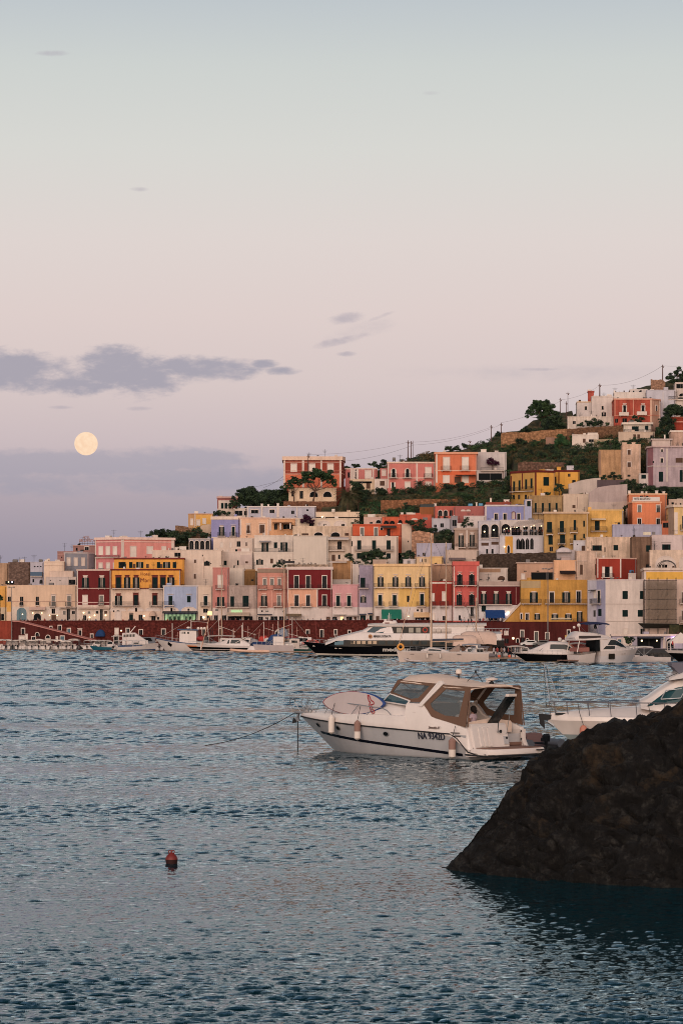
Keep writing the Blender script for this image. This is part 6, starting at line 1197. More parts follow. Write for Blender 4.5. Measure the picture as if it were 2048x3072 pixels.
# ================================================================ boats
GEL = gel((208, 192, 186)); GEL2 = gel((190, 172, 168)); NAVY = mat((14, 16, 28), .12, 'gelcoat', spec=.2, vary=.045); BLACK = mat((10, 11, 15), .1, 'gelcoat', spec=.2, vary=.046); TEAK = mat((128, 92, 78), .8, 'plaster', vary=.2); RUBBER = mat((30, 32, 36), .7)
CANV = mat((196, 178, 166), .85, 'plaster', vary=.08); WINB = glassy('boat_glass', (.006, .013, .018), .05, .3)
def boat(label, px, Y, rz, name='motorboat', cat='motorboat', group=None):
 return empty(name, ((px - CX) / F * Y, Y, 0), label, cat, group, rz, world=False)
def hb(t, W, a=.4, p=2.2, st=.94): 
 k = 1 - max(0, (t - a) / (1 - a)) ** p
 return W / 2 * (st + (1 - st) * min(1, t / a)) * max(.0, k)
def hull(root, L, W, F0, F1, rake, bands, levels=(.0, .3, 1.0), a=.4, p=2.2, st=.94, n=16, flare=.82, tr=.0, sheer=1.6, deck=None, name='hull'):
 """bands: material of each strip between levels, levels as fractions of the freeboard"""
 lv = [-.6 / max(F0, .5)] + list(levels); rings = []
 def pt(t, f, sgn):
  Fz = F0 + (F1 - F0) * t ** sheer; z = max(-.5, f * Fz) if f < 0 else f * Fz
  b = hb(t, W, a, p, st); g = max(0, min(1, f)); fl = flare + (1 - flare) * g ** .7 if t < .99 else 1
  fl = fl * (1 - (1 - g) * .55 * t ** 3); 
  if f < 0: fl *= .35
  x = L * t - rake * (1 - max(0, g)) * t ** 3 - (rake * .25 if f < 0 else 0) * t ** 3 + tr * (1 - g) * (1 - t) ** 6 * -1
  return Vector((x, sgn * b * fl, z))
 mb = MB(); T = [1 - (1 - k / n) ** 1.25 for k in range(n + 1)]
 for sgn in (-1, 1):
  for i in range(n):
   for j in range(len(lv) - 1):
    q = [pt(T[i], lv[j], sgn), pt(T[i + 1], lv[j], sgn), pt(T[i + 1], lv[j + 1], sgn), pt(T[i], lv[j + 1], sgn)]
    if sgn < 0: q = q[::-1]
    mb.add(q, [(0, 1, 2, 3)], bands[min(j, len(bands) - 1)])
 for j in range(len(lv) - 1):
  mb.add([pt(0, lv[j], -1), pt(0, lv[j], 1), pt(0, lv[j + 1], 1), pt(0, lv[j + 1], -1)], [(0, 1, 2, 3)], bands[min(j, len(bands) - 1)])
  mb.add([pt(1, lv[j], -1), pt(1, lv[j], 1), pt(1, lv[j + 1], 1), pt(1, lv[j + 1], -1)], [(0, 1, 2, 3)], bands[min(j, len(bands) - 1)])
 for i in range(n): mb.add([pt(T[i], lv[0], -1), pt(T[i + 1], lv[0], -1), pt(T[i + 1], lv[0], 1), pt(T[i], lv[0], 1)], [(0, 1, 2, 3)], bands[0])
 hobj = mb.build(name, None, root, False); me = hobj.data
 bm = bmesh.new(); bm.from_mesh(me); bmesh.ops.remove_doubles(bm, verts=bm.verts, dist=.001); bmesh.ops.recalc_face_normals(bm, faces=bm.faces); bm.to_mesh(me); bm.free()
 me.polygons.foreach_set('use_smooth', [True] * len(me.polygons)); me.set_sharp_from_angle(angle=math.radians(35))
 if deck is not None:
  db = MB(); c = .04
  for i in range(n):
   A = [pt(T[i], 1, -1), pt(T[i], 1, 1)]; Bq = [pt(T[i + 1], 1, -1), pt(T[i + 1], 1, 1)]
   for v in A + Bq: v.z -= .05
   ca = (A[0] + A[1]) / 2 + Vector((0, 0, .06)); cb = (Bq[0] + Bq[1]) / 2 + Vector((0, 0, .06))
   db.add([A[0], Bq[0], cb, ca], [(0, 1, 2, 3)]); db.add([ca, cb, Bq[1], A[1]], [(0, 1, 2, 3)])
  db.build('deck', deck, root, True)
 return pt
def cabin(root, st, mt, name='cabin', crown=.1, closed_ends=True, inset=.06):
 """st: (x, half width at foot, half width at top, z foot, z top)"""
 rings = []
 for x, wb, wt, zb, zt in st:
  h = max(zt - zb, .001); q = inset if wt > .2 else inset * wt
  rings.append([Vector((x, -wb, zb)), Vector((x, -wt, zt - min(q, h * .4))), Vector((x, -wt + q, zt)), Vector((x, 0, zt + crown * wt)), Vector((x, wt - q, zt)), Vector((x, wt, zt - min(q, h * .4))), Vector((x, wb, zb))])
 return MB().loft(rings, None, closed=True).build(name, mt, root, True)
def sidewin(root, st, x0, x1, f0, f1, mt=None, nm='window', both=True, cut0=0, cut1=0, off=.02, n=5):
 def at(x):
  s_ = sorted(st); 
  for a, c in zip(s_[:-1], s_[1:]):
   if a[0] <= x <= c[0]: t = (x - a[0]) / max(1e-6, c[0] - a[0]); return [a[k] + (c[k] - a[k]) * t for k in range(5)]
  return s_[0] if x < s_[0][0] else s_[-1]
 for sg in ((-1, 1) if both else (1,)):
  mb = MB(); rings = []
  for k in range(n + 1):
   t = k / n; xa = x0 + (x1 - x0) * t; r = []
   for f, cx_ in ((f0, 0), (f1, 1)):
    x = xa + (cut0 * (1 - t) + cut1 * t) * cx_; _, wb, wt, zb, zt = at(x); r.append(Vector((x, sg * (wb + (wt - wb) * f + off), zb + (zt - zb) * f)))
   rings.append([r[0], r[1], r[1] - Vector((0, sg * .05, 0)), r[0] - Vector((0, sg * .05, 0))])
  mb.loft(rings, None, closed=True).build(nm, mt or WINB, root)
def rail(root, pt, t0, t1, h, n=7, rr=.02, inset=.08, mid=False, both=True, close=False):
 for sg in ((-1, 1) if both else (1,)):
  mb = MB(); top = []
  for k in range(n + 1):
   q = pt(t0 + (t1 - t0) * k / n, 1, sg); q.y -= sg * min(inset, abs(q.y)); top.append(q + Vector((0, 0, h))); mb.tube(q - Vector((0, 0, .05)), top[-1], rr * .8)
  mb.path(top, rr)
  if mid: mb.path([v - Vector((0, 0, h * .5)) for v in top], rr * .6)
  mb.build('railing', M_STEEL, root)
def outboard(root, x, y=0, z=.35, mt=RUBBER, s=1.0):
 mb = MB().loft([[Vector((x - .1 * s, y - .16 * s, z)), Vector((x - .55 * s, y - .14 * s, z)), Vector((x - .55 * s, y + .14 * s, z)), Vector((x - .1 * s, y + .16 * s, z))], [Vector((x - .08 * s, y - .17 * s, z + .35 * s)), Vector((x - .62 * s, y - .15 * s, z + .38 * s)), Vector((x - .62 * s, y + .15 * s, z + .38 * s)), Vector((x - .08 * s, y + .17 * s, z + .35 * s))],
     [Vector((x - .15 * s, y - .1 * s, z + .5 * s)), Vector((x - .5 * s, y - .1 * s, z + .52 * s)), Vector((x - .5 * s, y + .1 * s, z + .52 * s)), Vector((x - .15 * s, y + .1 * s, z + .5 * s))]], None, closed=True)
 mb.box((x - .4 * s, y - .06 * s, -.3), (x - .2 * s, y + .06 * s, z)); mb.box((x - .25 * s, y - .1, z), (x + .05, y + .1, z + .15))
 mb.build('outboard_motor', mt, root)
def bimini(root, x0, x1, w, z, z0, mt=CANV, crown=.12, th=.05):
 rings = []
 for k in range(7):
  t = k / 6; x = x0 + (x1 - x0) * t; zz_ = z + crown * math.sin(math.pi * t)
  rings.append([Vector((x, -w, zz_ - .08)), Vector((x, -w * .5, zz_ + .05)), Vector((x, 0, zz_ + .09)), Vector((x, w * .5, zz_ + .05)), Vector((x, w, zz_ - .08)), Vector((x, w, zz_ - .08 - th)), Vector((x, 0, zz_ + .09 - th)), Vector((x, -w, zz_ - .08 - th))])
 MB().loft(rings, None, closed=True).build('bimini', mt, root, True); mb = MB()
 for sg in (-1, 1):
  xm = (x0 + x1) / 2
  for a in (x0 + .05, xm, x1 - .05): mb.tube((xm, sg * w, z0), (a, sg * w, z - .1), .02)
 mb.build('bimini_frame', M_STEEL, root)
def fender(root, x, y, z, L_=.55, r=.11, mt=None, top=None):
 mt = mt or M_WHITE
 f = MB().lathe((x, y, z - L_), [(.02, -.04), (r * .6, 0), (r, .06), (r, L_ - .06), (r * .6, L_), (.03, L_ + .04)], 12, mt); 
 if top: f.tube((x, y, z), (x, y - .05, top), .012, mt=M_IRON)
 return f.build('fender', None, root, True)
WB = (GEL2, GEL); 
# ---- the row of small moored boats, left
desc = ['cream open boat with a white sunshade, first from the left edge', 'white boxy canopied boat, second from the left edge', 'grey hulled small boat with dark cover left of the quay lamp post', 'small white boat with a tall pale sunshade beside the quay lamp post', 'low cream boat with blue seats and sunshade', 'long white sunshaded boat below the framed ramp door',
  'small white boat with twin seats below the round arched niche', 'small white outboard boat beneath the gabled niche, bow to the quay', 'white outboard boat with maroon cushions', 'white boat with a blue cover below the blue framed door', 'white boat with dark red cover near the end of the left row', 'last small boat of the left row, with a black engine']
for i, px in enumerate((3, 20, 38, 55, 75, 96, 117, 137, 156, 176, 199, 219)):
 t = boat(desc[i], px, 617 + R.uniform(-2, 2), math.radians(90 + R.uniform(-14, 14) + (18 if i in (4, 5) else 0)), group='small boats moored along the left quay'); L_ = R.uniform(5, 6.2); W_ = R.uniform(1.7, 2.2)
 pt = hull(t, L_, W_, .8, 1.05, .7, [GEL, GEL if i != 2 else mat((110, 108, 104), .5)], (0, .5, 1.0), n=8, deck=M_BROWN if i % 3 == 0 else GEL2)
 cabin(t, [(L_ * .45, W_ * .2, W_ * .18, .6, 1.25), (L_ * .6, W_ * .2, W_ * .16, .6, 1.3), (L_ * .68, W_ * .15, W_ * .1, .7, .9)], GEL, 'console')
 outboard(t, 0, 0, .55, RUBBER if i % 4 else M_WHITE)
 if i not in (2,): bimini(t, L_ * .1, L_ * .72, W_ * .56, 2.15 + R.uniform(-.2, .3), .8, [CANV, M_WHITE, M_WHITE, CANV][i % 4], th=.16)
 cabin(t, [(.3, W_ * .36, W_ * .36, .55, .8), (L_ * .3, W_ * .38, W_ * .38, .55, .85)], [M_BROWN, mat((40, 56, 92), .8), mat((110, 40, 44), .8), GEL2][i % 4], 'seat')
# ---- cluster right of the gap
def launch(label, px, Y, deg, L_, W_, cov=None, bands=None, group=None, wheel=True, F=(.7, 1.1)):
 t = boat(label, px, Y, math.radians(deg), group=group); pt = hull(t, L_, W_, F[0], F[1], 1.0, bands or [GEL, GEL], (0, .55, 1.0), n=10, deck=GEL2)
 if wheel:
  s_ = [(L_ * .32, W_ * .36, W_ * .32, .6, 2.0), (L_ * .5, W_ * .36, W_ * .31, .6, 2.0), (L_ * .62, W_ * .34, W_ * .2, .6, 1.15), (L_ * .8, W_ * .2, W_ * .1, .7, 1.15)]
  cabin(t, s_, GEL); sidewin(t, s_, L_ * .34, L_ * .5, .55, .88)
 if cov: bimini(t, L_ * .02, L_ * .42, W_ * .42, 2.1, .8, cov)
 rail(t, pt, .55, .98, .5, 4); outboard(t, 0, 0, .5); return t
for px in (10, 29, 47, 65, 86, 106, 127, 147, 166, 188, 209, 226, 262, 283, 303, 322):
 launch('small white boat packed behind the front boats of the left quay', px, 624 - 10 * (px > 240), 90 + R.uniform(-9, 9), 5.6, 2.1, R.choice([CANV, M_WHITE, M_WHITE]), wheel=R.random() < .4, group='boats packed behind the left front row')
launch('low white motorboat with a sunshade just right of the ramp foot', 270, 616, 20, 6, 2.2, M_WHITE); launch('cream motorboat with a cabin second from the ramp foot', 292, 612, 12, 7, 2.4, CANV)
launch('small pale boat behind the turquoise hulled boat', 312, 618, 170, 6, 2.1, M_WHITE, wheel=False)
t = launch('small turquoise hulled dinghy with a black engine', 336, 594, 186, 5.2, 1.9, None, [gel((16, 92, 110)), gel((16, 92, 110))], wheel=False)
launch('white boat with a low sunshade behind the turquoise dinghy', 330, 616, 184, 7, 2.3, M_WHITE)
# passenger launch, long canopy
t = boat('white and blue passenger launch with a wheelhouse and long canopy', 424, 585, math.radians(8), 'passenger_boat', 'passenger boat'); pt = hull(t, 9.5, 2.8, .8, 1.5, .9, [GEL, gel((44, 66, 104)), GEL], (0, .25, .8, 1.0), n=12, deck=GEL2); t.location.x -= 5.5
s_ = [(.8, 1.1, 1.05, .8, 2.15), (6, 1.1, 1.0, .8, 2.2)]; cabin(t, [(.3, 1.2, 1.2, 2.15, 2.22), (7, 1.2, 1.1, 2.2, 2.27)], M_WHITE, 'canopy')
mb = MB(); 
for x in (.5, 2, 3.5, 5, 6.6):
 for y in (-1.1, 1.1): mb.tube((x, y, .8), (x, y, 2.2), .04)
mb.build('canopy_post', M_STEEL, t); rail(t, pt, .02, .6, .45, 8, mid=True)
cabin(t, [(.4, 1.0, 1.0, .7, 1.15), (5.8, 1.0, 1.0, .7, 1.2)], mat((60, 84, 120), .8), 'seat')
t = boat('taller white cabin boat with dark windows behind the passenger launch', 412, 600, math.radians(5), 'passenger_boat', 'passenger boat'); t.location.x -= 5; pt = hull(t, 10, 3.2, 1.2, 1.7, 1, [GEL, GEL], (0, .5, 1.0), n=12, deck=GEL2)
s_ = [(1.5, 1.3, 1.25, 1.2, 3.9), (4.5, 1.3, 1.25, 1.2, 4.0), (5.4, 1.25, 1.0, 1.2, 3.4), (7.5, 1.0, .8, 1.2, 2.0)]; cabin(t, s_, GEL); 
for x in (1.8, 2.5, 3.2, 3.9): sidewin(t, s_, x, x + .5, .68, .9, n=1)
MB().tube((2.6, 0, 3.9), (2.6, 0, 4.8), .05).tube((3.3, 0, 4), (4.6, 0, 5.6), .12).build('radar_mast', M_WHITE, t); bimini(t, -1, 2, 1.4, 3.2, 1.2, CANV)
t = launch('low grey blue boat between the launch and the trawler', 450, 594, 184, 7.5, 2.4, None, [mat((120, 130, 140), .4), mat((64, 90, 124), .4)]); 
# ---- white trawler
t = boat('white fishing trawler with a black diamond on its flared bow', 640, 566, math.radians(180 - 6), 'fishing_trawler', 'fishing boat'); t.location.x = (641 - CX) / F * 566
Lh = 13.2; pt = hull(t, Lh, 4.4, 1.7, 3.1, 2.6, [GEL, gel((190, 174, 166)), GEL, GEL, gel((60, 84, 120))], (0, .1, .6, .9, 1.0), a=.5, n=16, deck=GEL2, sheer=2.2)
s_ = [(3.6, 1.5, 1.45, 1.8, 4.6), (6.8, 1.5, 1.4, 1.8, 4.7), (7.4, 1.3, 1.2, 1.8, 4.5)]; cabin(t, s_, GEL, 'wheelhouse'); cabin(t, [(3.2, 1.7, 1.7, 4.6, 4.72), (7.9, 1.6, 1.5, 4.7, 4.82)], gel((70, 92, 124)), 'roof')
for x in (5.2, 6.0, 6.6): sidewin(t, s_, x, x + .42, .72, .88, n=1)
for x in (6.9,): MB().box((7.42, -.9, 4.0), (7.46, .9, 4.4), M_DARK).build('window', None, t)
mb = MB().tube((5, 0, 4.8), (5, 0, 7.0), .09).ball((5.6, 0, 5.2), .45, M_WHITE, 10, (1, 1, .6)).tube((9.2, 0, 2.4), (9.2, 0, 6.2), .08).tube((1, 0, 2), (1.4, 0, 6.4), .07).tube((1.4, 0, 6.4), (5, 0, 6.6), .03); mb.tube((5, 0, 7.0), (11.8, 0, 3.2), .02); mb.build('mast', M_WHITE, t)
mb = MB(); p_ = [(11.2, .0), (10.8, .42), (10.4, .0), (10.8, -.42)]; fz_ = lambda x: 1
q = [pt(.80, .62, 1), pt(.755, .86, 1), pt(.70, .64, 1), pt(.75, .40, 1)]; mb.prism([v + Vector((0, .03, 0)) for v in q], (0, -.03, 0), (0, .03, 0), BLACK).build('diamond_mark', None, t)
mb = MB().box((-.2, -1.6, 1.7), (2.6, 1.6, 2.0), M_IRON).tube((.4, -1.6, 1.8), (.4, -1.6, 5.0), .06).tube((.4, 1.6, 1.8), (.4, 1.6, 5.0), .06).tube((.4, -1.6, 5.0), (.4, 1.6, 5.0), .06); mb.build('gantry', M_WHITE, t); cabin(t, [(1.2, 1.2, 1.1, 1.8, 3.2), (3.4, 1.2, 1.1, 1.8, 3.1)], mat((70, 66, 66), .8), 'net_pile')
rail(t, pt, .55, .97, .6, 7)
for x in (2.0, 2.7, 3.4): MB().lathe((x, 0, 4.85), [(.3, 0), (.32, .3), (.2, .5)], 10, M_WHITE).build('liferaft', None, t)
# ---- fishing boats group and clutter near x 660..900
def fisher(label, px, Y, deg, L_, hullc, cab, extra=None, F=(1.0, 1.7), mastz=5.5):
 t = boat(label, px, Y, math.radians(deg), 'fishing_boat', 'fishing boat'); pt = hull(t, L_, L_ * .3, F[0], F[1], 1.0, [hullc, hullc, hullc, GEL], (0, .2, .85, 1.0), n=12, deck=GEL2)
 s_ = [(L_ * .2, L_ * .09, L_ * .085, 1.0, 2.9), (L_ * .38, L_ * .09, L_ * .085, 1.0, 3.0), (L_ * .42, L_ * .08, L_ * .07, 1.0, 2.8)]; cabin(t, s_, cab); sidewin(t, s_, L_ * .24, L_ * .37, .58, .82)
 mb = MB().tube((L_ * .45, 0, 1), (L_ * .45, 0, mastz), .06).tube((L_ * .45, 0, mastz * .8), (L_ * .05, 0, mastz * .62), .035).tube((L_ * .45, 0, mastz), (L_ * .97, 0, F[1]), .015).tube((L_ * .12, -.5, 1), (L_ * .12, -.5, mastz * .7), .03); mb.build('mast', M_WHITE, t); rail(t, pt, .5, .97, .5, 5); return t
tt = fisher('pale wooden bowed fishing boat with a flag rig behind the cruiser', 712, 560, 180, 9, mat((130, 108, 92), .6), GEL, F=(1.4, 2.2), mastz=7.0)
bimini(tt, .5, 6.5, 1.3, 3.4, 1.4, CANV)
fisher('blue hulled fishing boat with white wheelhouse among the nets', 775, 556, 172, 8, gel((40, 74, 120)), GEL, mastz=5.8)
fisher('grey green fishing boat beside the pontoon, red life ring on the cabin', 820, 548, 8, 9, gel((60, 100, 90)), GEL, mastz=7.5)
fisher('white fishing boat with a blue tarpaulin over its stern', 850, 552, 172, 9.5, gel((180, 176, 180)), gel((200, 190, 186)), mastz=6.5)
fisher('green hulled fishing boat half hidden behind the ferry bow', 925, 520, 176, 9, gel((24, 64, 58)), gel((190, 170, 160)), mastz=5.0)
fisher('small white work boat with orange buoys behind the ferry bow', 965, 508, 8, 6, GEL, GEL, mastz=4.0, F=(.9, 1.3))
# nets, tarpaulins and crates on the fishing quay
def heap(label, name, cat, px, Y, z, r, mt, sq=(1.6, 1, .7), n=3):
 mb = MB()
 for k in range(n): mb.ball((R.uniform(-.5, .5) * r, R.uniform(-.5, .5) * r, sq[2] * r * .7), r * R.uniform(.6, 1), mt, 8, sq)
 for v in mb.v: v += Vector((noise.noise(v * 1.3), noise.noise(v * 1.3 + Vector((9, 0, 0))), noise.noise(v * 1.1 + Vector((0, 7, 0))))) * r * .25; v.z = max(0, v.z)
 o = mb.build(name, None, None, True); o.location = ((px - CX) / F * Y, Y, z); tag(o, label, cat); return o
BLU = mat((30, 62, 110), .7); heap('blue tarpaulin heap on the stern of the white fishing boat', 'tarpaulin', 'tarpaulin', 828, 545, 1.6, 1.1, BLU, (1.5, 1, 1.3)); heap('deep blue fishing net pile between the cruiser and fishing boats', 'fishing_net', 'fishing net', 792, 545, 1.0, 1.2, mat((24, 44, 84), .9)); heap('second blue fishing net pile beside the cruiser stern', 'fishing_net', 'fishing net', 772, 548, 1.0, 1.1, BLU)
heap('orange red net heap on the fishing quay', 'fishing_net', 'fishing net', 789, 575, 1.4, 1.1, mat((190, 50, 36), .9), (1, 1, 1.2)); heap('grey white tarpaulin peak beside the mast', 'tarpaulin', 'tarpaulin', 847, 556, 2.2, 1.3, mat((130, 136, 150), .8), (1, 1, 1.4)); heap('dark red canopy cloth behind the fishing boats', 'tarpaulin', 'tarpaulin', 876, 552, 2.6, 1.1, mat((120, 34, 36), .8), (1.5, 1, .5)); heap('red buoy heap behind the trawler stern', 'buoy', 'buoy', 603, 556, 2.3, .95, mat((150, 28, 30), .6), (1, 1, .8)); heap('pale jumble of nets on the fishing quay', 'fishing_net', 'fishing net', 758, 580, 1.0, 1.5, mat((150, 140, 140), .9)); heap('brown crate and net jumble behind the blue nets', 'fishing_net', 'fishing net', 735, 585, 1.0, 1.4, mat((96, 80, 76), .9))
heap('pile of white fenders and crates on the pontoon', 'crate_pile', 'crates', 868, 520, .8, 1.0, M_WHITE, (1.4, 1, .8))
# pontoon
def pontoon(label, x0, x1, Y, dpt=2.4):
 a = P(x0, 0, Y).x; c = P(x1, 0, Y).x; t = empty('pontoon', ((a + c) / 2, Y, 0), label, 'pontoon', None, 0, False); hw_ = (c - a) / 2
 MB().box((-hw_, 0, .42), (hw_, dpt, .6), mat((150, 120, 100), .9)).build('deck', None, t); n = int(hw_ / 1.4)
 for k in range(n): x = -hw_ + (k + .5) * 2 * hw_ / n; MB().box((x - .5, .1, -.3), (x + .5, dpt - .1, .415), M_IRON).build('float', None, t)
pontoon('narrow floating pontoon between the rib boat and the ferry bow', 812, 935, 500)
pontoon('dark floating pontoon with people and gear left of the black cruiser', 1462, 1560, 392, 3)
t = boat('pale grey workboat with a square stern at the narrow pontoon', 880, 508, math.radians(184)); pt = hull(t, 8, 2.8, 1.7, 1.9, .8, [GEL2, gel((186, 168, 166))], (0, .5, 1.0), n=10, deck=GEL2); t.location.x += 0; cabin(t, [(2, 1, .9, 1.6, 3.4), (4, 1, .9, 1.6, 3.4)], GEL); MB().tube((3, 0, 3.3), (3, 0, 6.5), .06).build('mast', M_WHITE, t); rail(t, pt, .1, .9, .6, 7)
# ---- cruiser with black stripe, at x 553-760
def cruiser(label, px_bow, Y, deg, L_, W_, F0, F1, bands, levels, cab, glass, arch=None, name='motor_yacht', rake=2.2, sgn=1):
 t = boat(label, 0, Y, math.radians(deg), name, 'motor yacht'); d = Vector((math.cos(math.radians(deg)), math.sin(math.radians(deg)), 0))
 t.location = Vector(((px_bow - CX) / F * Y, Y, 0)) - d * L_
 pt = hull(t, L_, W_, F0, F1, rake, bands, levels, a=.45, p=2.0, n=18, deck=GEL2); cabin(t, cab, GEL, 'superstructure')
 for g in glass: sidewin(t, cab, *g[:4], cut0=g[4] if len(g) > 4 else 0, cut1=g[5] if len(g) > 5 else 0)
 return t, pt
cab = [(1.2, 1.5, 1.35, 1.2, 1.7), (3.2, 1.5, 1.2, 1.3, 2.9), (5.6, 1.45, 1.1, 1.3, 2.9), (7.8, 1.3, .9, 1.35, 1.95), (10.5, .9, .5, 1.5, 1.75)]
t, pt = cruiser('white sport cruiser with an orange bow stripe and black band, tall mast behind it', 553, 548, 176, 15.4, 4.0, 1.35, 1.85, [GEL, GEL, BLACK, GEL, BLACK, GEL], (0, .16, .34, .4, .68, 1.0), cab, [(3.3, 5.4, .35, .85, 0, -.2), (5.6, 7.3, .35, .85, 0, -.9)])
MB().prism([pt(.995, .66, 1) + Vector((0, .02, 0)), pt(.84, .66, 1) + Vector((0, .02, 0)), pt(.84, .80, 1) + Vector((0, .02, 0)), pt(.995, .80, 1) + Vector((0, .02, 0))], (0, 0, 0), (0, .03, 0), mat((222, 120, 50), .4)).build('stripe', None, t); rail(t, pt, .5, .99, .55, 9); bimini(t, 0.8, 3.2, 1.3, 3.0, 1.6, CANV)
MB().tube((4.8, -1.3, 1.7), (2.0, -1.3, 3.2), .07).tube((4.8, 1.3, 1.7), (2.0, 1.3, 3.2), .07).tube((2.0, -1.3, 3.2), (2.0, 1.3, 3.2), .07).build('radar_arch', M_WHITE, t)
# ---- rib
def ringtube(root, L_, W_, r, z, mt, n=20):
 pts = [];
 for k in range(n + 1): 
  t = k / n; pts.append(Vector((L_ * t - (0 if t < .9 else 0), hb(t, W_, .45, 2.3, 1), z + .3 * t ** 3)))
 full = pts + [Vector((p.x, -p.y, p.z)) for p in pts[::-1][1:]]; return MB().path(full, r, 10).build('inflatable_tube', mt, root, True)
t = boat('white and orange rigid inflatable boat moored in front of the cruiser', 0, 508, math.radians(177), 'inflatable_boat', 'inflatable boat'); t.location.x = (690 - CX) / F * 508 + 7.9
ringtube(t, 7.8, 2.4, .27, .52, gel((216, 168, 140))); hull(t, 7.4, 1.9, .45, .75, .9, [GEL, GEL], (0, .5, 1.0), n=10, deck=GEL2)
cabin(t, [(2.8, .6, .5, .5, 1.5), (3.8, .6, .4, .5, 1.6), (4.5, .5, .2, .5, .9)], GEL, 'console'); cabin(t, [(1.2, .7, .7, .5, .95), (2.2, .7, .7, .5, .95)], mat((120, 40, 36), .8), 'seat'); cabin(t, [(4.6, .7, .6, .5, .8), (6.2, .5, .4, .6, .85)], RUBBER, 'cushion'); outboard(t, .1, 0, .6)
# ---- masts of sailing boats
def sloop(label, px_bow, Y, deg, L_, W_, F0, F1, mast_x, mast_z, bands=None, levels=(0, .14, .86, 1.0), boom=True, sh=1.6, mr=.13):
 t = boat(label, 0, Y, math.radians(deg), 'sailing_yacht', 'sailing boat'); d = Vector((math.cos(math.radians(deg)), math.sin(math.radians(deg)), 0)); t.location = Vector(((px_bow - CX) / F * Y, Y, 0)) - d * L_
 pt = hull(t, L_, W_, F0, F1, L_ * .03, bands or [GEL2, GEL, GEL], levels, a=.5, p=1.9, n=18, deck=GEL2, sheer=sh, st=.8)
 mb = MB().tube((mast_x, 0, F0), (mast_x, 0, mast_z), mr, mr * .7, 8); MS = mat((196, 160, 132), .5)
 for f in (.45, .72): mb.tube((mast_x, -W_ * .28, F0 + (mast_z - F0) * f), (mast_x, W_ * .28, F0 + (mast_z - F0) * f), .035)
 mb.build('mast', MS, t); rg = MB(); top = (mast_x, 0, mast_z - .3)
 for e in ((L_ * .98, 0, F1), (.1, 0, F0)): rg.tube(e, top, .016)
 for sg in (-1, 1): rg.tube((mast_x - .2, sg * W_ * .45, F0), (mast_x, sg * W_ * .28, F0 + (mast_z - F0) * .72), .014).tube((mast_x, sg * W_ * .28, F0 + (mast_z - F0) * .72), top, .014)
 rg.build('rigging', M_IRON, t)
 if boom: MB().tube((mast_x, 0, F0 + 1.6), (mast_x - L_ * .36, 0, F0 + 1.75), .1).build('boom', MS, t); MB().tube((mast_x - .2, 0, F0 + 1.82), (mast_x - L_ * .35, 0, F0 + 1.95), .2, .14, 8).build('furled_sail', mat((70, 72, 84), .9), t)
 return t, pt
t, pt = sloop('sailing boat behind the sport cruiser, only its tall pale mast showing', 640, 562, 178, 9, 3, 1.0, 1.3, 7.5, 19.0, boom=False); t.location.x = (665 - CX) / F * 562 + 7.5 - 15 + 15
t.location.x = (665 - CX) / F * 562 + 7.5
t, pt = sloop('white sailing boat with a slim mast moored by the fishing nets', 800, 545, 180, 9, 3, 1.0, 1.3, 5.2, 18.6); t.location.x = (852 - CX) / F * 545 + 5.2
t, pt = sloop('sailing boat hidden behind the long cream sloop, second tallest mast', 1200, 430, 178, 10, 3.2, 1.1, 1.4, 6, 19.5); t.location.x = (1337 - CX) / F * 430 + 6
t, pt = sloop('small sailing boat behind the white canopy boats, shorter mast', 1400, 440, 178, 8, 2.8, 1.0, 1.3, 5, 10.3); t.location.x = (1427 - CX) / F * 440 + 5
# red derrick poles among the fishing boats
for px, yt, dx, lb in ((858, 1738, 14, 'thin dark red derrick pole leaning over the fishing boats'), (728, 1868, 0, 'short white lattice mast on the quay above the nets'), (808, 1862, -4, 'thin pink pole on the fishing quay'), (946, 1862, 6, 'thin reddish pole beside the ferry bow')):
 Yq = 556; o_ = MB().tube(P(px + dx, 1945, Yq), P(px, yt, Yq), .09, .05); one(o_, 'derrick_pole', mat((130, 50, 46), .7) if 'white' not in lb else M_WHITE, P(px + dx, 1945, Yq), lb, 'pole')
# lattice pole with a yellow lamp sign and the orange mooring buoy
Yq = 540; t = empty('mooring_spar', P(607, 1962, Yq), 'leaning pale spar with an orange buoy foot left of the cruiser mast', 'spar', None, 0); MB().tube(P(604, 1945, Yq), P(631, 1842, Yq), .09, .07).build('pole', mat((206, 150, 120), .6), t); MB().lathe(P(607, 1966, Yq), [(.3, -.3), (.62, -.1), (.66, .4), (.5, .72), (.1, .78)], 14, mat((206, 74, 34), .5)).build('buoy', None, t, True); MB().box(P(623, 1846, Yq - .1), P(636, 1834, Yq + .1), M_LIT).build('lamp_box', None, t); MB().tube(P(603, 1950, Yq), P(604, 1925, Yq), .12).build('sleeve', M_WHITE, t)
# ================================================================ the black and white ferry
Y0 = 452; t = boat('black hulled white fast ferry lying along the quay', 0, Y0, math.radians(180 - 3), 'ferry', 'ferry'); Lf = 37.0; d = Vector((math.cos(math.radians(177)), math.sin(math.radians(177)), 0)); t.location = Vector(((907 - CX) / F * (Y0 + 2), Y0 + 2, 0)) - d * Lf
FW = 7.4; FB = mat((9, 11, 17), .1, 'gelcoat', spec=.22, vary=.047); pt = hull(t, Lf, FW, 1.95, 2.75, 3.0, [FB, gel((40, 56, 64)), gel((206, 190, 176)), FB, FB], (.0, .13, .25, .6, 1.0), a=.62, p=2.4, n=24, deck=GEL2, sheer=5, flare=.9, st=.97)
k_ = 17.05
def fx_(px): return Lf - (px - 907) / F * Y0
def fz_(py): return H + (YH - py) / F * (Y0 - 3)
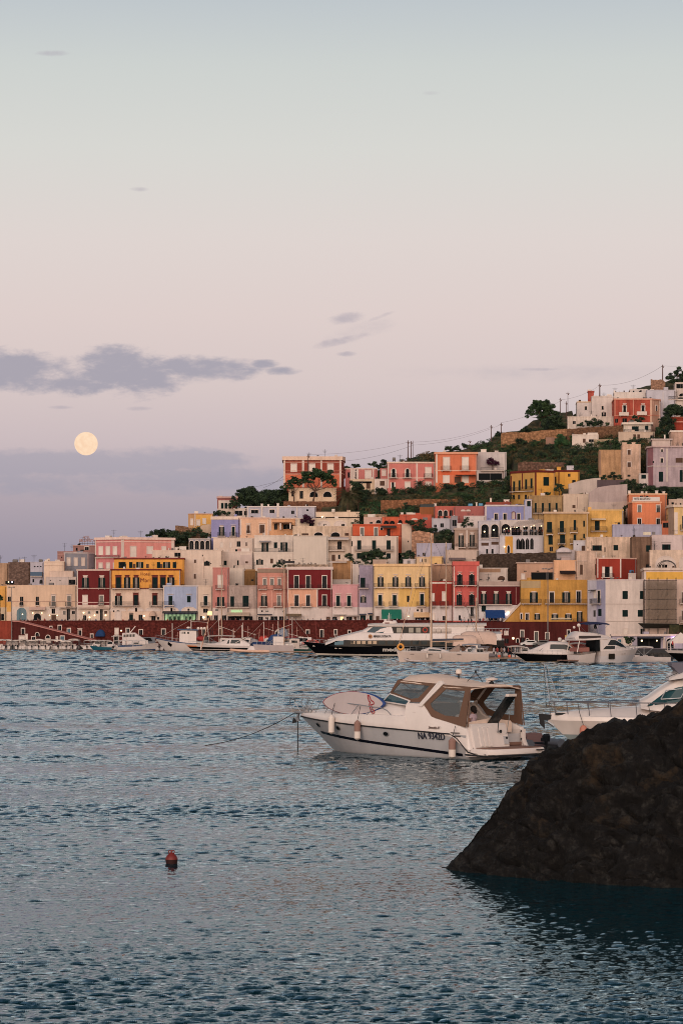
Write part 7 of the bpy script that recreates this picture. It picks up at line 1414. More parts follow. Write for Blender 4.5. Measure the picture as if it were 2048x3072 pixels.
# lower saloon (dark window band) and white upper deck
low = [(1.5, 3.6, 3.6, 1.85, fz_(1921)), (fx_(1060), 3.6, 3.6, 1.85, fz_(1921)), (fx_(1030), 3.3, 3.1, 1.9, fz_(1920)), (fx_(1003), 2.8, 2.6, 1.9, fz_(1926)), (fx_(988), 2.5, 2.3, 1.9, fz_(1935))]
cabin(t, low, BLACK, 'saloon'); 
whi = [(2.0, 3.62, 3.55, fz_(1921), fz_(1901)), (fx_(1150), 3.62, 3.5, fz_(1921), fz_(1900)), (fx_(1085), 3.55, 3.3, fz_(1921), fz_(1896)), (fx_(1012), 3.0, 2.8, fz_(1922.5), fz_(1914)), (fx_(994), 2.7, 2.5, fz_(1930), fz_(1924)), (fx_(978), 2.35, 2.2, fz_(1936), fz_(1930))]
cabin(t, whi, GEL, 'upper_deck')
for px in (1057, 1074, 1089, 1107, 1122): sidewin(t, low, fx_(px + 11), fx_(px), .42, .92, mat((190, 160, 130), .5), n=1)  # lit saloon windows: the cabin light is put into a pale pane colour
for px in (1140, 1165, 1190, 1215, 1240, 1265, 1290, 1320, 1350, 1380): sidewin(t, low, fx_(px + 18), fx_(px), .35, .92, glassy('teal_glass', (.010, .020, .026), .05, .25), n=1)
sidewin(t, low, fx_(1034), fx_(1006), .3, .9, M_BLUE, n=3)
up = [(5.0, 3.2, 3.1, fz_(1901), fz_(1877)), (fx_(1180), 3.2, 3.1, fz_(1901), fz_(1877)), (fx_(1120), 3.1, 2.8, fz_(1901), fz_(1877)), (fx_(1085), 2.9, 2.5, fz_(1901), fz_(1896))]
cabin(t, up, GEL, 'bridge'); cabin(t, [(4.6, 3.4, 3.4, fz_(1877), fz_(1874)), (fx_(1125), 3.3, 3.0, fz_(1877), fz_(1874)), (fx_(1105), 3.0, 2.8, fz_(1879), fz_(1876))], M_WHITE, 'roof')
sidewin(t, up, fx_(1290), fx_(1183), .04, .86, BLACK, cut1=.35)
for px in (1192, 1228, 1250): sidewin(t, up, fx_(px + 14), fx_(px), .14, .74, mat((150, 140, 126), .4), n=1, off=.045)
sidewin(t, up, fx_(1152), fx_(1097), .08, .84, glassy('bridge_glass', (.012, .04, .06), .05, .3), cut1=-1.4, cut0=-.6)
# fin mast, radomes and life rafts
mb = MB().prism([(fx_(1188), 0, fz_(1878)), (fx_(1176), 0, fz_(1862)), (fx_(1155), 0, fz_(1862)), (fx_(1140), 0, fz_(1876))], (0, -.9, 0), (0, .9, 0)); mb.ball((fx_(1184), .5, fz_(1868)), .5).ball((fx_(1157), .3, fz_(1861)), .3).tube((fx_(1168), 0, fz_(1862)), (fx_(1168), 0, fz_(1838)), .06).tube((fx_(1164), .4, fz_(1862)), (fx_(1164), .4, fz_(1845)), .04).tube((fx_(1172), -.4, fz_(1862)), (fx_(1172), -.4, fz_(1842)), .04)
mb.build('mast', GEL, t, True); sidewin(t, [(fx_(1200), .92, .92, fz_(1880), fz_(1862)), (fx_(1140), .92, .92, fz_(1880), fz_(1862))], fx_(1169), fx_(1156), .35, .7, M_RED, nm='emblem_panel', n=1)
for i in range(4): x = fx_(1302 + i * 15); MB().lathe((x, 3.0, fz_(1893)), [(.3, -.42), (.48, -.38), (.5, 0), (.48, .38), (.3, .42)], 12, CANV, 'x').build('liferaft', None, t)
mb = MB(); 
for i in range(12): x = .8 + i * .55; mb.tube((x, 3.5, fz_(1901)), (x, 3.5, fz_(1886)), .03)
mb.tube((.6, 3.5, fz_(1886)), (7.2, 3.5, fz_(1886)), .035).tube((.6, -3.5, fz_(1886)), (7.2, -3.5, fz_(1886)), .035).build('railing', M_STEEL, t); rail(t, pt, .8, .99, .6, 8)
mb = MB(); k = 18; vs = [Vector((fx_(1277) + .38 * math.cos(2 * math.pi * i / k), 3.28, fz_(1890) + .38 * math.sin(2 * math.pi * i / k))) for i in range(k + 1)]; mb.path(vs, .1).build('life_ring', mat((190, 60, 40), .6), t)
# lettering: read from the port side, so the text runs from bow to stern
def side_text(body, size, mt, x, y, z, parent, w, bold=0., shear=0., nm='lettering', tilt=0.0):
 mtx = Matrix.Translation((x, y, z)) @ Matrix.Rotation(tilt, 4, 'Y') @ Matrix.Rotation(math.pi, 4, 'Z') @ Matrix.Rotation(math.pi / 2, 4, 'X')
 return text_mesh(body, size, mt, mtx, nm, parent, .012, w, bold, shear)
side_text('MARIA DONATA', .6, mat((50, 40, 40), .6), fx_(1149), 3.66, fz_(1914), t, 3.05, .012, .25)
mb = MB().lathe((0, 0, 0), [(.34, 0), (.34, .04)], 20, mat((176, 112, 48), .5)).lathe((.05, .05, .04), [(.17, 0), (.17, .02)], 14, mat((90, 50, 40), .5)); 
eo = mb.build('emblem', None, t); eo.rotation_euler = (-math.pi / 2, 0, 0); eo.location = (fx_(1114), 3.64, fz_(1909))
side_text('medmar', .95, mat((180, 170, 162), .5), fx_(1190) , 3.72, .86, t, 4.7, .03)
for px, z in ((1000, 1.55), (1014, 1.52), (932, 1.95)):
 q = pt(fx_(px) / Lf, z / (1.95 + .8 * (fx_(px) / Lf) ** 5), 1); MB().box((q.x - .25, q.y - .1, z - .07), (q.x + .25, q.y + .04, z + .07), M_WHITE).build('hull_mark', None, t)
# ================================================================ long cream sloop in front
t, pt = sloop('long cream sailing yacht with fenders and a sprayhood, bow to the left', 1189, 387, 179, 13.8, 4.2, 1.45, 1.75, 8.6, 19.4, [GEL2, gel((206, 182, 170)), gel((206, 182, 170)), GEL], mr=.16)
gx = lambda px: 13.8 - (px - 1189) / F * 387; gz = lambda py: H + (YH - py) / F * 385
s_ = [(gx(1345), 1.3, 1.2, 1.4, gz(1954)), (gx(1320), 1.3, 1.1, 1.5, gz(1948)), (gx(1290), 1.1, .9, 1.5, gz(1943)), (gx(1262), .7, .4, 1.55, gz(1951))]; cabin(t, s_, GEL, 'coachroof'); sidewin(t, s_, gx(1322), gx(1268), .3, .75)
cabin(t, [(gx(1382), 1.3, 1.2, 1.45, gz(1952)), (gx(1350), 1.35, 1.2, 1.45, gz(1950))], GEL, 'cockpit_coaming')
rings = []
for k in range(6):
 a = math.pi * .5 * k / 5; x = gx(1342) - .2 - 1.6 * math.sin(a); z = gz(1952) + 1.0 * (1 - (1 - k / 5) ** 2); rings.append([Vector((x, 1.35 * math.cos(math.pi * j / 8), gz(1954) + (z - gz(1954)) * math.sin(math.pi * j / 8) ** .6)) for j in range(9)])
MB().loft(rings, mat((150, 124, 110), .8), caps=False).build('sprayhood', None, t); bimini(t, gx(1440), gx(1385), 1.4, gz(1935), 1.6, mat((150, 146, 150), .8)); rail(t, pt, .3, .99, .6, 10, .013, mid=True); rail(t, pt, .02, .25, .6, 3, .02)
for px in (1280, 1319): fender(t, gx(px), 2.12, 1.25, .65, .13, M_WHITE, 1.7)
MB().lathe((0, 0, 0), [(.2, -.15), (.34, -.1), (.34, .1), (.2, .15)], 14, M_WHITE, 'x').build('life_ring', None, t).location = (gx(1428), 1.5, 2.2)
for px in (1235, 1289, 1375): sidewin(t, [(0, 2.05, 2.12, .7, 1.5), (13, 2.05, 2.12, .7, 1.5)], gx(px + 6), gx(px - 6), .55, .66, BLACK, nm='porthole', n=1)
MB().tube((13.6, 0, 1.9), (gx(1238), 0, 19.2 * .55 + 1), .06, .04).tube((gx(1238) , 0, 19.2 * .55 + 1), (8.8, 0, 18.9), .02).build('forestay', mat((206, 170, 146), .6), t)
mb = MB(); vs = [Vector((13.0 + .0, .25 + .42 * math.cos(2 * math.pi * i / 16), 2.3 + .42 * math.sin(2 * math.pi * i / 16))) for i in range(17)]; vs = [Vector((13.2 + .42 * math.cos(2 * math.pi * i / 16), .4, 2.25 + .42 * math.sin(2 * math.pi * i / 16))) for i in range(17)]; mb.path(vs, .16, 8).build('yellow_float', mat((226, 150, 30), .5), t)
t2 = boat('half sunk white inflatable dinghy alongside the cream sloop', 1250, 380, math.radians(182), 'inflatable_dinghy', 'dinghy'); ringtube(t2, 2.4, 1.1, .14, .2, GEL2); hull(t2, 2.3, .8, .15, .2, .3, [GEL2, GEL2], n=6, deck=GEL2); outboard(t2, 2.2, 0, .3, s=.6); t2.location.x = (1262 - CX) / F * 380
# canopy boats behind the sloop
def canopyboat(label, px, Y, L_, z, w=1.6):
 t = boat(label, px, Y, math.radians(180), 'tour_boat', 'tour boat'); pt = hull(t, L_, w * 2, 1.2, 1.5, .8, [GEL2, GEL], n=10, deck=GEL2); rings = []
 for k in range(9):
  x = .3 + (L_ - 1.2) * k / 8; sg = .12 * math.sin(k * math.pi) ; rings.append([Vector((x, w * math.cos(math.pi * j / 8) * 1.02, 1.3 + (z - 1.3) * (.35 + .65 * math.sin(math.pi * j / 8)) * (1 - .12 * (k in (0, 8))) - (.06 if k % 2 else 0))) for j in range(9)])
 MB().loft(rings, mat((206, 172, 154), .85, 'plaster', vary=.05), caps=False).build('canopy', None, t, True); cabin(t, [(1, w * .7, w * .7, 1.2, 2.2), (L_ - 2, w * .7, w * .6, 1.2, 2.1)], M_BROWN, 'seat'); return t
canopyboat('large boat tented under a cream canopy right of the ferry stern', 1492, 428, 7.0, 4.6, 1.9); canopyboat('smaller boat with a slack cream tent left of the big canopy', 1432, 425, 5.0, 4.0, 1.6)
launch('white motorboat with dark sunshade at the stern of the cream sloop', 1470, 405, 170, 7, 2.5, mat((110, 104, 110), .8)); launch('white boat with windscreen left of the people on the pontoon', 1482, 398, 200, 6.5, 2.3, None)
launch('cream small boat behind the crowded pontoon', 1520, 415, 10, 6.5, 2.3, CANV)
for i, px in enumerate((1481, 1492, 1503, 1512, 1524, 1534, 1545)):
 lb = ['person in dark clothes standing at the left end of the dark pontoon', 'person beside the orange buoy on the dark pontoon', 'person bending over gear on the dark pontoon', 'person in the middle of the dark pontoon', 'person in a red top on the dark pontoon', 'person nearest the black cruiser on the dark pontoon', 'person at the right end of the dark pontoon beside the cruiser bow'][i]
 person((px - CX) / F * 393, 393.5 + R.uniform(-.5, 1), .6, lb, 'people on the dark pontoon', k=(i * 2 + 1) % 6, s=.95)
for i, px in enumerate((1496, 1527)): heap('round orange buoy on the dark pontoon, ' + ('left one' if i == 0 else 'right one'), 'buoy', 'buoy', px, 392.4, .6, .28, mat((230, 84, 40), .5), (1, 1, 1), 1)
heap('bundle of white and grey gear on the dark pontoon', 'gear_pile', 'gear', 1510, 394, .6, .7, mat((170, 160, 156), .8)); heap('pile of fenders at the left of the dark pontoon', 'gear_pile', 'gear', 1472, 393, .6, .6, mat((120, 110, 112), .8))
# ================================================================ black and cream cruiser, white flybridge yacht
cab = [(1.6, 1.6, 1.4, 1.25, 2.2), (2.6, 1.6, 1.3, 1.3, 3.0), (5.0, 1.6, 1.25, 1.3, 3.05), (6.6, 1.4, .9, 1.35, 2.4), (8.2, 1.0, .5, 1.4, 1.75)]
t, pt = cruiser('black hulled cream topped sport yacht with a dark visor window', 1534, 376, 174, 10.6, 3.7, 1.3, 1.55, [GEL2, gel((206, 176, 142)), BLACK, BLACK, GEL], (0, .14, .5, .9, 1.0), cab, [(2.2, 6.6, .42, .82, 0, -1.2), (1.7, 2.4, .4, .8, .3, 0)], rake=2.4); rail(t, pt, .3, .99, .5, 10, .015)
mb = MB().ball((3.6, .5, 3.45), .3).ball((2.6, -.3, 3.5), .32).lathe((3.1, 0, 3.1), [(.5, 0), (.4, .22), (.1, .3)], 10); mb.build('radome', M_WHITE, t, True); bimini(t, -.2, 2.2, 1.4, 2.8, 1.6, CANV)
MB().tube((.2, 1.3, 1.4), (2.4, 1.3, 2.9), .08).tube((.2, -1.3, 1.4), (2.4, -1.3, 2.9), .08).build('radar_arch', mat((190, 96, 70), .6), t)
side_text('CANTIERI', .16, mat((200, 190, 180), .5), 1.3, 1.83, .8, t, .7)
cab = [(-.2, 1.9, 1.8, 1.6, 3.55), (1.0, 2.0, 1.8, 1.6, 3.6), (4.0, 2.0, 1.7, 1.6, 3.6), (6.0, 1.85, 1.4, 1.7, 2.9), (7.6, 1.4, .9, 1.75, 2.15), (9.2, .8, .4, 1.9, 2.0)]
t = boat('white flybridge motor yacht with a navy sunshade, bow to the right', 0, 377, math.radians(24), 'motor_yacht', 'motor yacht'); t.location = ((1772 - CX) / F * 377, 372, 0)
Lq = 11.4; pt = hull(t, 7.2, 4.0, 1.75, 2.1, 1.2, [GEL2, gel((204, 194, 194)), gel((204, 194, 194)), GEL], (0, .1, .6, 1.0), a=.3, p=2.2, n=16, deck=GEL2)
cab = [(.0, 1.8, 1.7, 1.7, 3.5), (1.0, 1.85, 1.6, 1.7, 3.6), (2.6, 1.8, 1.4, 1.75, 3.55), (4.2, 1.5, 1.0, 1.8, 2.75), (5.6, 1.0, .6, 1.9, 2.25)]
cabin(t, cab, GEL, 'superstructure'); sidewin(t, cab, 1.2, 4.6, .5, .9, cut0=.6, cut1=-.6); sidewin(t, cab, .4, 2.4, .18, .42, cut0=.5); rail(t, pt, .35, .99, .5, 8, .015)
# open after deck, hard top and flybridge (toward the left)
hull(t, 3.6, 3.8, 1.2, 1.75, 0, [GEL2, GEL], (0, .5, 1.0), a=.99, n=3, deck=TEAK, name='aft_hull'); 
for ob in t.children:
 if ob.name.startswith('aft_hull'): ob.location.x = -3.55
cabin(t, [(-4.0, 1.6, 1.6, 3.3, 3.5), (-1.5, 1.7, 1.7, 3.35, 3.6), (1.0, 1.7, 1.6, 3.5, 3.75), (2.4, 1.3, 1.2, 3.5, 3.62)], GEL, 'flybridge_deck'); cabin(t, [(-4.0, 1.5, 1.45, 3.5, 3.75), (-3.2, 1.5, 1.4, 3.5, 4.5), (-.2, 1.5, 1.35, 3.6, 4.3), (1.8, 1.2, 1.0, 3.6, 3.9)], GEL, 'flybridge'); sidewin(t, [(-3.8, 1.5, 1.42, 3.5, 4.3), (0, 1.5, 1.4, 3.5, 4.3)], -3.4, .2, .1, .6, mat((60, 50, 50), .8), nm='seat_panel')
cabin(t, [(-.6, 1.5, 1.4, 1.75, 3.4), (.1, 1.6, 1.5, 1.75, 3.5)], M_DARK, 'saloon_door'); MB().tube((-3.7, 1.5, 1.6), (-3.3, 1.5, 3.4), .07).tube((-3.7, -1.5, 1.6), (-3.3, -1.5, 3.4), .07).build('post', M_WHITE, t)
bimini(t, -2.0, 1.6, 1.5, 5.75, 4.2, mat((34, 42, 78), .8), .15, .16); MB().tube((-2.4, 0, 4.4), (-2.6, 0, 5.4), .06).ball((-2.6, 0, 5.5), .28, None, 8).ball((-3.1, .5, 5.2), .2, None, 8).build('radome', M_WHITE, t, True); cabin(t, [(-3.4, 1.3, 1.3, 1.7, 2.2), (-1.6, 1.3, 1.3, 1.7, 2.3)], mat((150, 90, 80), .8), 'sofa')
sidewin(t, [(0, 1.98, 2.0, .5, 1.7), (7, 1.98, 2.0, .5, 1.7)], 1.2, 2.1, .12, .66, BLACK, nm='hull_window', n=1)
for x in (3.6, 4.1): 
 p_ = pt(x / 7.2, .72, -1); MB().lathe((p_.x, p_.y - .03, p_.z), [(.13, 0), (.13, .02)], 12, BLACK).build('porthole', None, t); t.children[-1].rotation_euler = (0, 0, 0)
MB().box((1.3, -2.02, .62), (2.2, -1.9, 1.4), BLACK).build('hull_window', None, t)
MB().box((-5.3, -1.6, .35), (-3.5, 1.6, .5), TEAK).build('swim_platform', None, t)
t = boat('white tender on chocks between the black sport yacht and flybridge yacht', 1758, 374.5, math.radians(196), 'tender', 'dinghy'); hull(t, 3.2, 1.3, .9, 1.05, .6, [GEL2, GEL], n=8, deck=GEL2); cabin(t, [(1.0, .35, .3, .9, 1.4), (1.5, .35, .25, .9, 1.4)], GEL, 'console')
# small boats right
launch('low white wooden boat with a black engine at the right quay', 1890, 382, 180, 6.4, 2.0, None, group=None, wheel=False)
t = launch('white open launch with gear and sunshade behind the low wooden boat', 1960, 400, 176, 7, 2.2, M_WHITE, wheel=False); t = launch('small dark boat beside the flybridge yacht bow', 1916, 410, 178, 5, 2.0, CANV, wheel=False)
t = launch('cluttered fishing launch with an arch right of the flybridge yacht', 1938, 415, 184, 7, 2.4, None)
t = launch('white clinker tender with a black outboard near the right edge', 2008, 380, 181, 8.4, 2.0, None, wheel=False, F=(.8, .95)); t.location.x = (2008 - CX) / F * 380
cab = [(1, 1.9, 1.7, 1.6, 2.4), (3, 1.9, 1.5, 1.6, 3.4), (6.5, 1.8, 1.4, 1.7, 3.3), (9, 1.4, .8, 1.8, 2.3)]
t, pt = cruiser('black and white yacht cut off by the right edge of the picture', 1993, 366, 176, 13, 4.2, 1.7, 1.95, [BLACK, BLACK, BLACK, GEL], (0, .5, .8, 1.0), cab, [(3.0, 8, .4, .8)]); rail(t, pt, .5, .99, .5, 8, .015); heap('small red flag cloth at the bow of the right edge yacht', 'flag', 'flag', 2018, 365.0, 2.7, .22, mat((170, 30, 30), .8), (.6, .5, 1.6), 1)
# floats
def float_(px, py, r, c, label, cat='buoy'):
 Yb = H * F / (py - YH); one(MB().lathe((P(px, py, Yb).x, Yb, 0), [(r * .5, -r * .6), (r, -r * .1), (r * .95, r * .5), (r * .5, r * .95), (r * .1, r * 1.05)], 14, mat(c, .5)), 'mooring_buoy', None, (P(px, py, Yb).x, Yb, 0), label, cat, None, True)
float_(1826, 1998, .17, (226, 190, 40), 'tiny yellow mooring buoy in front of the flybridge yacht'); float_(1373, 2018, .3, (206, 190, 190), 'small white mooring buoy behind the foreground motorboat'); 
# more craft packed along the fishing quay
for px, Y, dg, L_, c, lb in ((352, 604, 95, 5.5, CANV, 'small sunshaded boat left of the white passenger launch'), (372, 606, 85, 5.5, M_WHITE, 'little white boat between the sunshaded boat and passenger launch'), (478, 600, 100, 6, CANV, 'cream motorboat behind the trawler bow'), (655, 575, 80, 7, None, 'dark windowed boat behind the sport cruiser mast'), (690, 580, 95, 6.5, CANV, 'sunshaded boat behind the wooden bowed fishing boat'),
                         (735, 572, 88, 6, M_WHITE, 'white boat with a canopy left of the orange red nets'), (806, 570, 92, 6.5, None, 'white cabin boat behind the blue nets'), (838, 572, 85, 6, CANV, 'pale motorboat beneath the round quay arch'), (880, 566, 94, 6, M_WHITE, 'small white boat behind the pale grey workboat'), (908, 560, 88, 5.5, CANV, 'cream sunshaded boat right of the pale grey workboat'), (566, 590, 90, 6, M_WHITE, 'white boat behind the trawler wheelhouse'), (590, 588, 96, 6, None, 'small cabin boat right behind the trawler stern')):
 launch(lb, px, Y, dg, L_, 2.1, c, wheel=c is None, group='small craft packed behind the fishing boats')
for px, yt, lb in ((700, 1884, 'left of the wooden bowed boat'), (745, 1878, 'over the pale nets'), (775, 1888, 'over the orange red nets'), (815, 1872, 'beside the white cabin boat'), (893, 1880, 'right of the slim sailing mast'), (560, 1892, 'over the trawler roof'), (530, 1896, 'behind the trawler foredeck'), (380, 1900, 'over the passenger launch')):
 Yq = 590; one(MB().tube(P(px, 1945, Yq), P(px + R.uniform(-4, 4), yt, Yq), .09, .05).tube(P(px - 4, yt + 12, Yq), P(px + 5, yt + 10, Yq), .03), 'boat_pole', mat((190, 140, 126), .7), P(px, 1945, Yq), 'thin pale boat pole ' + lb, 'pole', 'thin poles among the fishing boats')
# ================================================================ foreground motorboat
TH = math.radians(46); cT, sT = math.cos(TH), math.sin(TH); BX, BY = 5.93, 99.1
hero = empty('motorboat', (BX, BY, 0), 'cream cabin cruiser with tan canvas top and white board, anchored in the foreground', 'motorboat', None, math.pi - TH, False)
# local x runs to the bow, y to port (toward the camera)
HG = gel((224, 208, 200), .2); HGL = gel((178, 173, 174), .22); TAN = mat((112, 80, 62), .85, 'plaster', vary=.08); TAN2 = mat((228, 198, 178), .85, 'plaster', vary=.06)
HL, HWd, HF0, HF1 = 10.95, 3.5, .93, 1.36
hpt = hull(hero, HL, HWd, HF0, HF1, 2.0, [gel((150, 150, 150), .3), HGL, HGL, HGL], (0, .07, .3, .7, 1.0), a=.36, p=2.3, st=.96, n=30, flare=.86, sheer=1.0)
def side_at(x, z, sg=1):
 best = None
 for k in range(200):
  t = k / 199; Fz = HF0 + (HF1 - HF0) * t; f = min(1, max(0, z / Fz)); q = hpt(t, f, sg)
  if best is None or abs(q.x - x) < abs(best.x - x): best = q
 return best
def sstrip(name, pts, w, mt, proud=.015, sg=1):
 mb = MB(); rings = []
 for (x0, z0), (x1, z1) in zip(pts[:-1], pts[1:]):
  n = max(2, int(abs(x1 - x0) / .25))
  for k in range(n + (1 if (x1, z1) == pts[-1] else 0)):
   x = x0 + (x1 - x0) * k / n; z = z0 + (z1 - z0) * k / n; a = side_at(x, z - w / 2, sg); c = side_at(x, z + w / 2, sg); o = Vector((0, sg * proud, 0))
   rings.append([Vector((x, a.y, z - w / 2)) + o, Vector((x, c.y, z + w / 2)) + o, Vector((x, c.y, z + w / 2)) - o, Vector((x, a.y, z - w / 2)) - o])
 mb.loft(rings, None, closed=True).build(name, mt, hero)
for sg in (1, -1):
 sstrip('hull_stripe', [(.3, .17), (3.4, .39), (9.3, .76)], .11, NAVY, .012, sg)
 mb = MB(); rr = [hpt(k / 40, 1, sg) for k in range(3, 41)]; mb.path([v + Vector((0, sg * .01, 0)) for v in rr], .03, 6)
 if sg > 0: mb.path([rr[0], Vector((.45, 1.69, .80)), Vector((.15, 1.7, .55)), Vector((-.1, 1.68, .30)), Vector((-.4, 1.66, .24)), Vector((-1.0, 1.6, .22))], .025, 6)
 mb.build('rub_rail', RUBBER, hero)
# deck, foredeck and coaming
def zd(x): return interp([(0, 1.22), (1.0, 1.42), (1.9, 1.56), (3, 1.6), (6, 1.6), (9, 1.56), (10.9, 1.5)], x)
def zc(x): return interp([(3.2, 2.1), (4.2, 2.14), (5.5, 2.1), (6.5, 1.98), (8, 1.78), (9.5, 1.66), (10.9, 1.54)], x)
def ring_deck(x):
 t = x / HL; r = hpt(min(1, t), 1, 1); b = max(.01, r.y); F_ = r.z; d = zd(x); c = zc(x); wb = min(b * .82, max(0.0, b - .32)); wt = wb * .8
 rise = c - d
 half = [(b, F_), (b + .015, F_ + .06), (b * .97, d - .06), (b * .94, d), (wb, d + .01), (wb * .95, d + rise * .35), (wt * .92, d + rise * .82), (wt * .6, c), (0, c + .03)]
 return [Vector((x, -y, z)) for y, z in half] + [Vector((x, y, z)) for y, z in half[::-1][1:]]
MB().loft([ring_deck(3.2 + (10.93 - 3.2) * (k / 28) ** .92) for k in range(29)], None, caps=True).build('deck', HG, hero, True)
coam = [(-.22, .42), (-.12, .72), (.0, 1.18), (.25, 1.27), (.8, 1.40), (1.7, 1.54), (1.95, 1.64), (2.15, 1.86), (2.4, 2.08), (3.3, 2.1)]
for sg in (1, -1):
 rings = []
 for x, z in coam:
  b = hpt(max(0, x) / HL, 1, 1).y; F_ = hpt(max(0, x) / HL, 1, 1).z if x > .9 else .93 - (.9 - x) * .55; yt = b - .06 - max(0, z - 1.3) * .16
  rings.append([Vector((x, sg * (b + .01), min(F_, z - .05))), Vector((x, sg * (b + .02), min(F_ + .06, z - .02))), Vector((x, sg * yt, z - .04)), Vector((x, sg * (yt - .05), z)), Vector((x, sg * (yt - .2), z)), Vector((x, sg * (yt - .24), z - .06)), Vector((x, sg * (b - .3), .5))])
 MB().loft(rings, None, closed=True).build('cockpit_coaming', HG, hero, True)
 MB().box((.30, sg * 1.70 - .01, 1.0), (.75, sg * 1.70 + .03, 1.03), M_DARK).box((.25, sg * 1.70 - .01, .88), (.65, sg * 1.70 + .03, .91), M_DARK).build('vent', None, hero)
 for zz_ in (1.44, 1.36): MB().box((4.05, sg * 1.655 - .03, zz_ - .02), (4.35, sg * 1.66 + .02, zz_ + .02), M_DARK).build('vent', None, hero)
MB().box((-.1, -1.5, .45), (3.3, 1.5, .6), TEAK).build('cockpit_floor', None, hero)
MB().box((3.15, -1.45, .6), (3.25, 1.45, 2.05), mat((90, 80, 76), .8)).build('bulkhead', None, hero)
# transom seat block, ribs, gate, steps
tb = MB(); tb.loft([[Vector((-.30, y, .42)), Vector((-.10, y, 1.28)), Vector((-.02, y, 1.36)), Vector((.30, y, 1.36)), Vector((.35, y, .6))] for y in (1.46, -.48)], HG, closed=True)
for y in (1.05, .80, .55): tb.prism([(-.29, y, .50), (-.12, y, 1.20), (-.06, y, 1.24), (-.14, y, .50)], (-.03, -.075, 0), (-.03, .075, 0), HG)
tb.build('transom_seat_block', None, hero); MB().prism([(-.30, -.2, .55), (-.22, -.2, .86), (-.22, -.45, .86), (-.30, -.45, .55)], (-.01, 0, 0), (.02, 0, 0), HGL).build('hatch', None, hero)
MB().lathe((-.24, -.36, .78), [(.055, -.02), (.055, .03)], 12, RUBBER, 'x').lathe((-.27, .0, 1.05), [(.06, -.02), (.06, .03)], 12, RUBBER, 'x').build('socket', None, hero)
MB().box((0.3, -1.45, .42), (.5, -.5, .62), HG).box((-.1, -1.4, .42), (.2, -.5, .5), TEAK).box((-.2, -1.5, .45), (.4, -1.38, 1.1), HG).build('boarding_step', None, hero)
for z in (.72, 1.02): MB().ball((-.1, -1.36, z), .035, RUBBER, 8).build('catch', None, hero)
# seats, table and dash inside
cabin(hero, [(.35, .9, .85, .6, 1.1), (.95, .9, .85, .6, 1.12)], HG, 'seat'); cabin(hero, [(.30, 1.25, 1.25, .98, 1.42), (.42, 1.25, 1.2, .98, 1.40)], TAN2, 'backrest')
for y in (-1.05,): MB().box((.9, y - .25, .6), (2.6, y + .25, 1.0), HG).box((.9, y - .32, 1.0), (2.6, y - .22, 1.4), TAN2).build('side_seat', None, hero)
MB().box((2.5, .2, .6), (3.1, 1.2, 1.75), mat((70, 64, 62), .7)).build('dashboard', None, hero); mb = MB(); vs = [Vector((2.42, .7 + .2 * math.cos(2 * math.pi * i / 14), 1.65 + .2 * math.sin(2 * math.pi * i / 14))) for i in range(15)]; mb.path(vs, .02).tube((2.42, .5, 1.65), (2.42, .9, 1.65), .015).build('steering_wheel', RUBBER, hero); cabin(hero, [(1.7, .3, .3, 1.0, 1.6), (1.85, .3, .3, 1.0, 1.65)], HG, 'helm_seat'); hero.children[-1].location.y = .7
# swim platform
rings = []
for y in (1.66, 1.60, 1.3, 0, -1.3, -1.60, -1.66):
 e = 0 if abs(y) < 1.65 else .35; xe = -1.22 - .12 * (1 - (y / 1.66) ** 2) + (.14 if abs(y) > 1.5 else 0) + e
 rings.append([Vector((.02, y, .12)), Vector((xe + .12, y, .14)), Vector((xe, y, .22)), Vector((xe, y, .34)), Vector((xe + .06, y, .42)), Vector((.02, y, .44))])
MB().loft(rings, None, closed=True).build('swim_platform', HG, hero, True)
MB().prism([(-.1, 1.42, .43), (-1.08, 1.36, .43), (-1.2, .6, .43), (-1.22, -.6, .43), (-1.1, -1.4, .43), (-.1, -1.42, .43)], (0, 0, -.01), (0, 0, .03), TEAK).build('teak_deck', None, hero)
mb = MB(); mb.path([Vector((0, 1.70, .2)), Vector((-.9, 1.68, .17)), Vector((-1.12, 1.56, .17)), Vector((-1.34, .8, .17)), Vector((-1.36, -.8, .17)), Vector((-1.16, -1.56, .17)), Vector((-.9, -1.68, .17)), Vector((0, -1.7, .2))], .03, 6).build('rub_rail', RUBBER, hero)
for y0, y1 in ((-.9, -1.3),): MB().box((-1.355, y1, .33), (-1.2, y0, .36), M_DARK).build('ladder_slot', None, hero)
